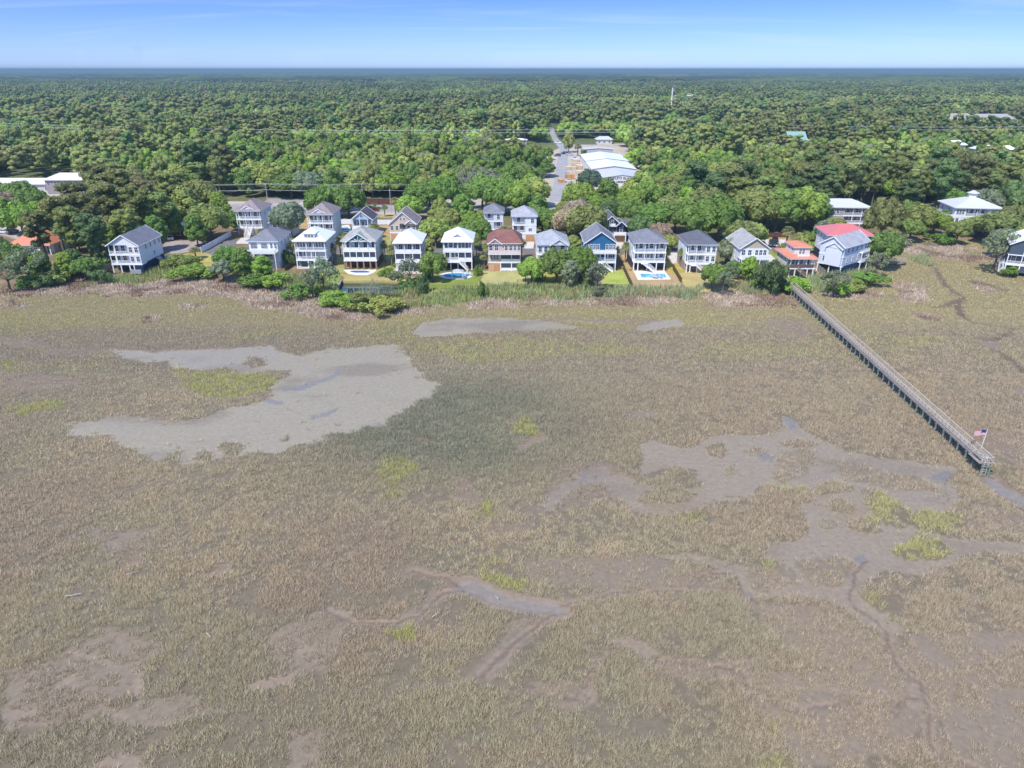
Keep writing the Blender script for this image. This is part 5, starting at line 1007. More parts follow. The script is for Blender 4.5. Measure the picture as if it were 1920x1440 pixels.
# ---------------------------------------------------------------- vehicles
TYRE = simple('tyre_rubber', (.02, .02, .02), .85); RIM = simple('wheel_rim', (.45, .45, .47), .35, .05, metal=.6); CGL = glass('car_glass', (.02, .025, .03), .05); LAMP = simple('lamp_clear', (.7, .7, .68), .2); TAIL = simple('lamp_red', (.35, .02, .02), .3)
_car = {}
def car_meshes(kind):
    if kind in _car: return _car[kind]
    L_, W_, H_ = {'car': (4.5, 1.8, 1.45), 'suv': (4.8, 1.95, 1.8), 'pickup': (5.5, 2.0, 1.85)}[kind]; zb, zs = .28, .95 if kind == 'car' else 1.1
    side = {'car': [(-2.25, .45), (-2.2, .85), (-1.3, zs), (-.75, zs)], 'suv': [(-2.4, .5), (-2.35, .95), (-1.35, zs), (-.9, zs)], 'pickup': [(-2.75, .5), (-2.7, 1.0), (-1.5, zs), (-1.0, zs)]}[kind]
    prof = side+[(L_/2-.25, zs-.02), (L_/2, zs-.15), (L_/2, .45), (L_/2-.15, zb), (-L_/2+.15, zb)]; n = len(prof)
    b = MB(); hw = W_/2
    b.solid([(x, -hw, z) for x, z in prof]+[(x, hw, z) for x, z in prof], [tuple(range(n-1, -1, -1)), tuple(range(n, 2*n))]+[(k, (k+1) % n, n+(k+1) % n, n+k) for k in range(n)])
    c0, c1, r0, r1 = {'car': (-.95, 1.75, -.25, 1.05), 'suv': (-1.2, 2.3, -.55, 2.0), 'pickup': (-1.1, .9, -.5, .6)}[kind]
    def frus(m, e, zt, s):
        v = [(c0, -hw+.06, zs), (c1, -hw+.06, zs), (c1, hw-.06, zs), (c0, hw-.06, zs), (r0, -hw+.25, zt), (r1, -hw+.25, zt), (r1, hw-.25, zt), (r0, hw-.25, zt)]
        m.solid(v, [(0, 1, 5, 4), (1, 2, 6, 5), (2, 3, 7, 6), (3, 0, 4, 7), (4, 5, 6, 7)])
    g = MB(); frus(g, 0, H_-.06, 0)
    rf = MB().box(r0-.03, r1+.03, -hw+.23, hw-.23, H_-.055, H_)
    for s in (-1, 1):
        for xa, xb in ((c0, r0), (c1, r1), ((c0+c1)/2, (r0+r1)/2)): rf.beam((xa, s*(hw-.05), zs), (xb, s*(hw-.24), H_-.03), .07, .07)
    if kind == 'pickup': b.box(1.0, 2.65, -hw+.02, -hw+.12, zs-.01, zs+.18).box(1.0, 2.65, hw-.12, hw-.02, zs-.01, zs+.18).box(2.6, 2.72, -hw+.12, hw-.12, zs-.01, zs+.18)
    t = MB().bar((0, -.11, 0), (0, .11, 0), .33, 14); rm = MB().bar((0, -.12, 0), (0, .12, 0), .19, 10)
    lm = MB(); [lm.box(-L_/2-.02, -L_/2+.06, s*.62-.18, s*.62+.18, .68, .82) for s in (-1, 1)]; tl = MB(); [tl.box(L_/2-.05, L_/2+.015, s*.72-.1, s*.72+.1, .62, .85) for s in (-1, 1)]
    _car[kind] = (b, g.mesh('cabin_glass', CGL), rf, t.mesh('tyre', TYRE), rm.mesh('rim', RIM), lm.mesh('headlight', LAMP), tl.mesh('tail_light', TAIL), L_, hw); return _car[kind]
def vehicle(kind, label, px, py, rz, col, group='parked vehicles', z=LZ+.03):
    b, g, rf, ty, rm, lm, tl, L_, hw = car_meshes(kind); x, y = P(px, py, z); cat = {'car': 'car', 'suv': 'car', 'pickup': 'truck'}[kind]
    t = thing({'car': 'parked_car', 'suv': 'parked_car', 'pickup': 'pickup_truck'}[kind], label, cat, (x, y, z), rz, group); pm_ = simple('car_paint_%d_%d_%d' % tuple(int(c*99) for c in col), col, .25, .03, spec=.6)
    b.build('body', pm_, t); link('cabin_glass', g, t); rf.build('cabin_roof', pm_, t); link('headlights', lm, t); link('tail_lights', tl, t)
    for sx in (-L_*.31, L_*.30):
        for s in (-1, 1): w_ = link('wheel', ty, t, (sx, s*(hw-.1), .33)); link('rim', rm, w_)
    return t
WH = (.74, .75, .76)
vehicle('pickup', 'white pickup truck driving on the street behind the mauve-roofed house', 463, 389, 0, WH); vehicle('car', 'dark red car passing on the street near the dark red fence', 701, 396, 0, (.20, .015, .025))
vehicle('suv', 'dark grey car parked foremost in the drive under the oaks', 1447, 461, 1.3, (.04, .045, .06)); vehicle('suv', 'black car parked behind the dark grey one in the drive', 1453, 456, 1.3, (.02, .02, .025)); vehicle('car', 'black car half hidden by the oak in the drive', 1429, 461, 1.5, (.02, .022, .026))
vehicle('suv', 'white van-like car parked just right of the navy-based house', 312, 451, .4, WH); vehicle('pickup', 'white pickup parked by the small red building', 325, 444, 0, WH)
for k, (a, b, kd, c, lb) in enumerate(((1009, 365, 'car', (.10, .16, .24), 'blue car nearest the street in the roadside lot'), (1008, 361.5, 'car', (.30, .34, .36), 'silver-blue car second from the street in the lot'), (1022, 358, 'car', WH, 'white car in the middle of the roadside lot'), (1019, 354, 'suv', (.05, .05, .06), 'black car at the right of the roadside lot'), (1003, 354, 'suv', (.12, .13, .15), 'dark grey car under the trees in the roadside lot'), (1022, 358, 'car', (.5, .5, .5), 'silver car by the road edge of the lot'), (993, 352, 'car', WH, 'white car at the left under the trees of the lot'), (1015, 350, 'car', WH, 'white car at the back right of the lot'),
    (1147, 358, 'pickup', WH, 'white truck before the lettered shed, left one'), (1158, 358, 'pickup', WH, 'white truck before the lettered shed, right one'), (1066, 341, 'car', WH, 'white car crossing the lumber yard'), (1045, 293, 'suv', (.1, .1, .11), 'dark car at the far junction of the road'), (1058, 289, 'suv', (.05, .05, .06), 'black car parked by the far store'), (1068, 291, 'pickup', (.5, .52, .55), 'silver truck parked by the far store'), (933, 271, 'pickup', (.55, .06, .06), 'bright red truck far off left of the mobile home'), (880, 383, 'car', WH, 'white car by the teal awning store'), (8, 437, 'car', WH, 'white car in the lot at the far left edge'), (22, 436, 'car', (.3, .1, .1), 'dark red car in the lot at the far left'), (1078, 299, 'pickup', WH, 'white box truck beside the far shed'), (1046, 269, 'pickup', WH, 'white truck at the road bend far away'))):
    vehicle(kd, lb, a, b, (0 if k % 3 else .12), c)
x, y = PL(1066, 333); tr = thing('forklift', 'orange forklift standing among lumber stacks', 'forklift', (x, y, LZ), .2); OR = simple('orange_paint', (.62, .25, .04), .4); MB().box(-1.6, 1.2, -.75, .75, .5, 1.3).box(.3, 1.2, -.7, .7, 1.303, 1.7).build('body', OR, tr)
c = MB(); [c.beam((a, s*.65, 1.3), (a*.8, s*.6, 2.5), .09, .09) for a in (-.9, .3) for s in (-1, 1)]; c.box(-.85, .35, -.7, .7, 2.5, 2.58); c.build('cab_frame', BLACKF, tr); c = MB(); [c.box(-1.75, -1.63, s*.4-.06, s*.4+.06, .1, 3.2) for s in (-1, 1)]; c.box(-2.9, -1.76, -.5, -.38, .15, .22).box(-2.9, -1.76, .38, .5, .15, .22); c.build('mast', simple('grey_steel', (.25, .25, .26), .5), tr)
for sx in (-1.0, .8):
    for s in (-1, 1): w_ = link('wheel', _car['car'][3], tr, (sx, s*.78, .4)); w_.scale = (1.2, 1.2, 1.2)
# bits on the lawns and the marsh
for k, (a, b, L_, rz, lab) in enumerate(((245, 1077, 1.0, .5, 'bleached forked stick on the marsh at left'), (130, 1119, .9, 0, 'bleached stick nearest the left frame edge'), (146, 1116, .8, .1, 'thin bleached stick second from the left frame edge'), (392, 1192, .9, 2.4, 'short bleached stick at the lower left marsh'), (487, 1028, .5, .1, 'tiny bleached stick left of centre on the marsh'), (282, 548, 4.0, .1, 'white driftwood log in the reeds left of the dormer house'), (818, 1154, 1.1, .75, 'bleached driftwood plank lying on the marsh grass'), (932, 1122, .55, 2.2, 'small white board lying at the creek edge'))):
    x, y = P(a, b, .2); m = MB().bar((-L_/2, 0, .03), (L_/2, .04, .06), .035+.012*L_, 6, .02+.006*L_).bar((L_*.1, .02, .06), (L_*.38, .05+L_*.14, .12), .022, 5, .01); tag(m.build('driftwood_plank', simple('bleached_wood', (.52, .49, .44), .8, .15), None, (x, y, .32), rz), lab, 'driftwood', None)
x, y = PL(1183, 507); t = thing('play_slide', 'small orange garden slide beside the bright green lawn', 'toy', (x, y, LZ)); MB().beam((-.5, 0, .1), (.6, 0, 1.1), .5, .08).build('chute', OR, t); c = MB(); [c.beam((.6, s*.25, 0), (.6, s*.25, 1.3), .06, .06) for s in (-1, 1)]; [c.beam((.6, -.25, k), (.6, .25, k), .05, .05) for k in (.3, .6, .9)]; c.build('steps', OR, t)
x, y = P(858, 525, LZ); t = thing('shade_canopy', 'grey canvas shade canopy at the front edge of the oval pool', 'canopy', (x, y, LZ)); CV = simple('grey_canvas', (.42, .43, .45), .8); [post(t, a, b, 0, 2.2, .08) for a in (-1.5, 1.5) for b in (0, 2.4)]
MB().solid([(-1.7, -.2, 2.2), (1.7, -.2, 2.2), (1.7, 2.6, 2.2), (-1.7, 2.6, 2.2), (0, 1.2, 2.9)], [(0, 1, 4), (1, 2, 4), (2, 3, 4), (3, 0, 4), (3, 2, 1, 0)]).build('canvas_top', CV, t)
for k, (a, b) in enumerate(((1228, 523), (1233, 523.3), (1241, 523), (878, 517), (884, 518))):
    x, y = PL(a, b); t = thing('sun_lounger', ['grey sun lounger at left on the front edge of the rectangular pool deck', 'grey sun lounger in the middle of the front edge of the rectangular pool deck', 'grey sun lounger at right on the front edge of the rectangular pool deck', 'grey sun lounger at the right rim of the oval pool', 'grey sun lounger rightmost by the oval pool'][k], 'lounger', (x, y, LZ+.085), .3, 'loungers by the pools')
    MB().box(-.32, .32, 0, 1.3, .3, .36).beam((0, 1.3, .33), (0, 1.85, .75), .64, .06).build('seat', CV, t); c = MB(); [c.box(s*.28-.03, s*.28+.03, yy, yy+.06, 0, .3) for s in (-1, 1) for yy in (.1, 1.2)]; c.build('frame', BLACKF, t)
# ---------------------------------------------------------------- trees
M_leaf = attr_mat('leaves', noise=0, rough=.6, transl=.45, spec=.25, objcol=True); M_far = attr_mat('far_leaves', noise=0, rough=.7, transl=.4, spec=.15)
BARK = simple('grey_bark', (.14, .115, .095), .95, .3, 2); BARKP = simple('palm_bark', (.20, .165, .13), .95, .3, 3); BARKW = simple('pale_dead_bark', (.34, .31, .29), .95, .2, 3)
def leaf_quads(pos, nrm, size, rng, droop=0.0):
    """one leaf cluster quad per point, lying roughly across its normal"""
    n = len(pos); r = rng.normal(0, 1, (n, 3)); u = np.cross(nrm, r); u /= np.linalg.norm(u, axis=1)[:, None]+1e-9; v = np.cross(nrm, u)
    s = (size*(.6+.8*rng.random(n)))[:, None]/2; s2 = s*(.5+.6*rng.random((n, 1)))
    q = np.stack([pos-u*s-v*s2*.6, pos+u*s*.3-v*s2, pos+u*s+v*s2*.5, pos-u*s*.2+v*s2], 1)
    return q.reshape(-1, 3)
def crown(rng, lobes, n, size, jit=.55, flat=1.0, keep=.72):
    """leaf clumps over many lobes (centre, radius): points buried in another lobe are dropped"""
    C = np.array([l[0] for l in lobes]); R = np.array([l[1] for l in lobes]); w = R**2/np.sum(R**2)
    k = rng.choice(len(R), int(n*1.9), p=w); d = rng.normal(0, 1, (len(k), 3)); d[:, 2] += .25; d /= np.linalg.norm(d, axis=1)[:, None]
    rr = R[k]*(.72+.36*rng.random(len(k))); off = d*rr[:, None]; off[:, 2] *= flat; p = C[k]+off
    dm = np.linalg.norm((p[:, None, :]-C[None])/np.array([1, 1, flat]), axis=2)/R[None]; dm[np.arange(len(k)), k] = 9
    ok = dm.min(1) > keep; p, d, k = p[ok][:n], d[ok][:n], k[ok][:n]
    nr = d+rng.normal(0, jit, d.shape); nr /= np.linalg.norm(nr, axis=1)[:, None]
    lt = .88+.24*rng.random(len(R)); tone = lt[k]*(.9+.2*rng.random(len(k)))
    return leaf_quads(p, nr, np.full(len(p), size), rng), np.repeat(tone, 4)
def core(rng, lobes, k=.84, seg=8, rings=5, flat=1.0):
    """the dense inside of a crown: a lumpy closed bulb in every lobe"""
    V, F = [], []; o = 0
    for c, r in lobes:
        vs = [];
        for i in range(rings+1):
            th = math.pi*(i/rings)
            for j in range(seg):
                a = 2*math.pi*j/seg+i*.4; rr = r*k*(.86+.28*rng.random()); vs.append((c[0]+rr*math.sin(th)*math.cos(a), c[1]+rr*math.sin(th)*math.sin(a), c[2]+rr*math.cos(th)*flat))
        V += vs
        for i in range(rings):
            for j in range(seg): F.append((o+i*seg+j, o+(i+1)*seg+j, o+(i+1)*seg+(j+1) % seg, o+i*seg+(j+1) % seg))
        o += len(vs)
    return np.array(V), np.array(F)
def full(rng, lobes, q, tone, k=.84, seg=8, rings=5, flat=1.0):
    cv, cf = core(rng, lobes, k, seg, rings, flat); n = len(q); f = np.concatenate([np.arange(n).reshape(-1, 4), cf+n]) if n else cf
    return (np.concatenate([q, cv]) if n else cv), f, np.concatenate([tone, np.full(len(cv), .97)])
def lobes_oak(rng, n, w, h, base=.30):
    o = [(np.array((0, 0, h*.58)), w*.26)]
    for k in range(n):
        a = 2.4*k+rng.random(); t = (k+.5)/n; el = math.asin(min(1, -.25+1.22*t)); r = .36*(.85+.3*rng.random())
        o.append((np.array((math.cos(a)*math.cos(el)*w*r, math.sin(a)*math.cos(el)*w*r, h*(.53+.33*math.sin(el)*(.85+.3*rng.random())))), w*(.105+.075*rng.random())))
    return o
def lobes_tall(rng, n, w, h):
    o = []
    for k in range(n):
        t = (k+.5)/n; a = 2.4*k+rng.random(); z = h*(.25+.70*t); r = w*.36*math.sin(math.pi*min(1, .22+.72*t))**.8*(.5+.6*rng.random()); o.append((np.array((math.cos(a)*r, math.sin(a)*r, z)), w*(.15+.07*rng.random())))
    return o
def lobes_pine(rng, n, w, h):
    o = []
    for k in range(n):
        t = (k+.5)/n; a = 2.4*k+rng.random()*1.4; z = h*(.44+.50*t**.8)+rng.normal(0, .025)*h; r = w*.37*math.sqrt(max(.02, math.sin(math.pi*(.12+.80*t))))*(.35+.75*rng.random()); o.append((np.array((math.cos(a)*r, math.sin(a)*r, z)), w*(.125+.06*rng.random())))
    return o
def trunk_mesh(name, h, r, limbs, mat, rng, lean=0.0):
    m = MB(); p = Vector((0, 0, -.4)); seg = 5; pr = p; top = Vector((lean*h, 0, h))
    for k in range(1, seg+1):
        q = Vector((lean*h*k/seg+rng.normal(0, .02)*h*.4, rng.normal(0, .02)*h*.4, h*k/seg)); m.bar(pr, q, r*(1.15-.75*(k-1)/seg), 8, r*(1.15-.75*k/seg)); pr = q
    for (z, tgt) in limbs:
        a = Vector((lean*z, 0, z)); b = Vector(tgt); mid = a.lerp(b, .5)+Vector((0, 0, -.06*(b-a).length)); m.bar(a, mid, r*.42, 6, r*.28); m.bar(mid, b, r*.28, 5, r*.1)
    return m.mesh(name, mat)
PROTO = {}
def add_proto(kind, w, h, q, tone, trunk, lobes=None, flat=1.0, k=.84):
    f = np.arange(len(q)).reshape(-1, 4)
    if lobes is not None: q, f, tone = full(np.random.default_rng(len(q)), lobes, q, tone, k, flat=flat)
    t3 = np.repeat(tone[:, None], 3, 1)
    PROTO.setdefault(kind, []).append(dict(w=w, h=h, crown=np_mesh('crown', q, f, M_leaf, t3, smooth=True), trunk=trunk, q=q, tone=tone))
def limbs_for(rng, lobes, h, n=7, z0=.3): 
    ks = rng.choice(len(lobes), min(n, len(lobes)), replace=False); return [(h*z0*(.7+.6*rng.random()), tuple(lobes[k][0])) for k in ks]
for s in range(5):      # live oak: broad, lumpy
    g = np.random.default_rng(100+s); lb = lobes_oak(g, 24+2*s, 12, 10.5); q, tn = crown(g, lb, 2600, .8, .38); add_proto('oak', 12, 10.5, q, tn, trunk_mesh('trunk', 5.2, .42, limbs_for(g, lb, 10.5, 8, .28), BARK, g), lb)
for s in range(4):      # taller leafy tree
    g = np.random.default_rng(200+s); lb = lobes_tall(g, 22+2*s, 9, 13); q, tn = crown(g, lb, 2300, .8, .38); add_proto('leafy', 9, 13, q, tn, trunk_mesh('trunk', 7.5, .3, limbs_for(g, lb, 13, 7, .3), BARK, g), lb)
for s in range(5):      # pine: tall bare trunk, tiered flattened tufts
    g = np.random.default_rng(300+s); lb = lobes_pine(g, 26+2*s, 9, 20); q, tn = crown(g, lb, 2600, .62, .5, .85, .6); add_proto('pine', 9, 20, q, tn, trunk_mesh('trunk', 18.5, .3, [(l[0][2]-.6, tuple(l[0])) for l in lb[::3]], BARK, g), lb, .8, .82)
for s in range(3):      # thin tree with gaps
    g = np.random.default_rng(400+s); lb = lobes_oak(g, 17, 8, 9); lb = [(c, r*.78) for c, r in lb[1:]]; q, tn = crown(g, lb, 900, .5, .8); add_proto('thin', 8, 9, q, tn, trunk_mesh('trunk', 4.4, .26, limbs_for(g, lb, 9, 12, .3), BARK, g, .06))
for s in range(3):      # shrub
    g = np.random.default_rng(500+s); lb = [(np.array((g.normal(0, .95), g.normal(0, .95), .3+g.random()**2*1.5)), .3+.5*g.random()) for k in range(22)]; q, tn = crown(g, lb, 1700, .34, .6); add_proto('shrub', 4, 2.4, q, tn, trunk_mesh('trunk', 1.0, .08, [(.2, tuple(l[0])) for l in lb[:6]], BARK, g))
for s in range(2):      # dead grey tree: twigs only
    g = np.random.default_rng(600+s); lb = lobes_oak(g, 26, 8, 8); tr = trunk_mesh('trunk', 4, .24, limbs_for(g, lb, 8, 20, .3), BARKW, g); p = []; 
    for c, r in lb:
        for j in range(14):
            d = g.normal(0, 1, 3); d /= np.linalg.norm(d); e = c+d*r*1.2; wv = np.cross(d, (0, 0, 1))*.035; p += [c-wv, c+wv, e+wv*.4, e-wv*.4]
    q = np.array(p); add_proto('dead', 8, 8, q, np.ones(len(q)), tr)
for s in range(2):      # cabbage palm
    g = np.random.default_rng(700+s); p = []; tn = []; hp = 5.0
    for k in range(64):
        a = 2.4*k; el = -.75+2.1*((k*37) % 64)/64; L_ = 1.35*(.8+.35*g.random()); d = np.array((math.cos(a)*math.cos(el), math.sin(a)*math.cos(el), math.sin(el))); sd = np.array((-math.sin(a), math.cos(a), 0)); c0 = np.array((0, 0, hp))+d*.2; mid = c0+d*L_*.6; tip = c0+d*L_+np.array((0, 0, -.35*L_*(1-el*.3)))
        for e in (-1, -.33, .33, 1):
            tp = tip+sd*e*.55; p += [mid-sd*.12+sd*e*.18, mid+sd*.12+sd*e*.18, tp+sd*.05, tp-sd*.05]; tn += [.75+.5*g.random()]*4
        p += [c0-sd*.03, c0+sd*.03, mid+sd*.16, mid-sd*.16]; tn += [.8]*4
    q = np.array(p); tm = MB().bar((0, 0, -.3), (.08, 0, hp), .2, 8, .17).bar((.08, 0, hp), (.08, 0, hp+.35), .3, 8, .15).mesh('trunk', BARKP); add_proto('palm', 3, 6.2, q, np.array(tn), tm)
for k in PROTO: print(k, [len(a['crown'].polygons) for a in PROTO[k]])
KN = {'oak': ('oak_tree', 'tree'), 'leafy': ('leafy_tree', 'tree'), 'pine': ('pine_tree', 'pine tree'), 'thin': ('sparse_tree', 'tree'), 'shrub': ('shrub', 'shrub'), 'dead': ('dead_tree', 'tree'), 'palm': ('palm_tree', 'palm tree')}
TINT = {'green': (.225, .345, .08), 'bright': (.32, .46, .085), 'olive': (.30, .345, .11), 'dark': (.18, .265, .095), 'grey': (.29, .335, .20), 'yellow': (.41, .465, .13), 'brown': (.285, .295, .115), 'tan': (.50, .415, .285), 'palm': (.34, .365, .135), 'teal': (.165, .235, .145)}
TREES = []; ntree = 0
def tree(kind, x, y, w, h, tint, label, group=None, z=LZ):
    global ntree
    ntree += 1; pr = PROTO[kind]; p = pr[ntree % len(pr)]; nm, cat = KN[kind]; rg = random.Random(ntree*7+3)
    t = thing(nm, label, cat, (x, y, z), rg.random()*6.283, group); t.scale = (w/p['w'], w/p['w'], h/p['h'])
    c = link('crown', p['crown'], t); col = TINT[tint] if isinstance(tint, str) else tint; j = [rg.uniform(.88, 1.12) for _ in range(3)]; b = rg.uniform(.85, 1.15)
    c.color = (*[col[i]*b*(j[i]*.5+.5) for i in range(3)], 1); link('trunk', p['trunk'], t); TREES.append((x, y, w)); return t
def T_(kind, px, py, wpx, tint, label, hk=1.0, group=None, z=LZ):
    x, y = P(px, py, z); w = wpx/ppm(y); pr = PROTO[kind][0]; h = min(w*.48, 2.3)*min(hk, 1.3) if kind == 'shrub' and hk < 1.7 else {'pine': 19.5, 'palm': 6.0}.get(kind, w*pr['h']/pr['w'])*(1 if kind == 'shrub' and hk < 1.7 else hk)
    if kind in ('oak', 'leafy'): h = min(max(h, 5), 15)
    return tree(kind, x, y, w, h, tint, label, group, z)
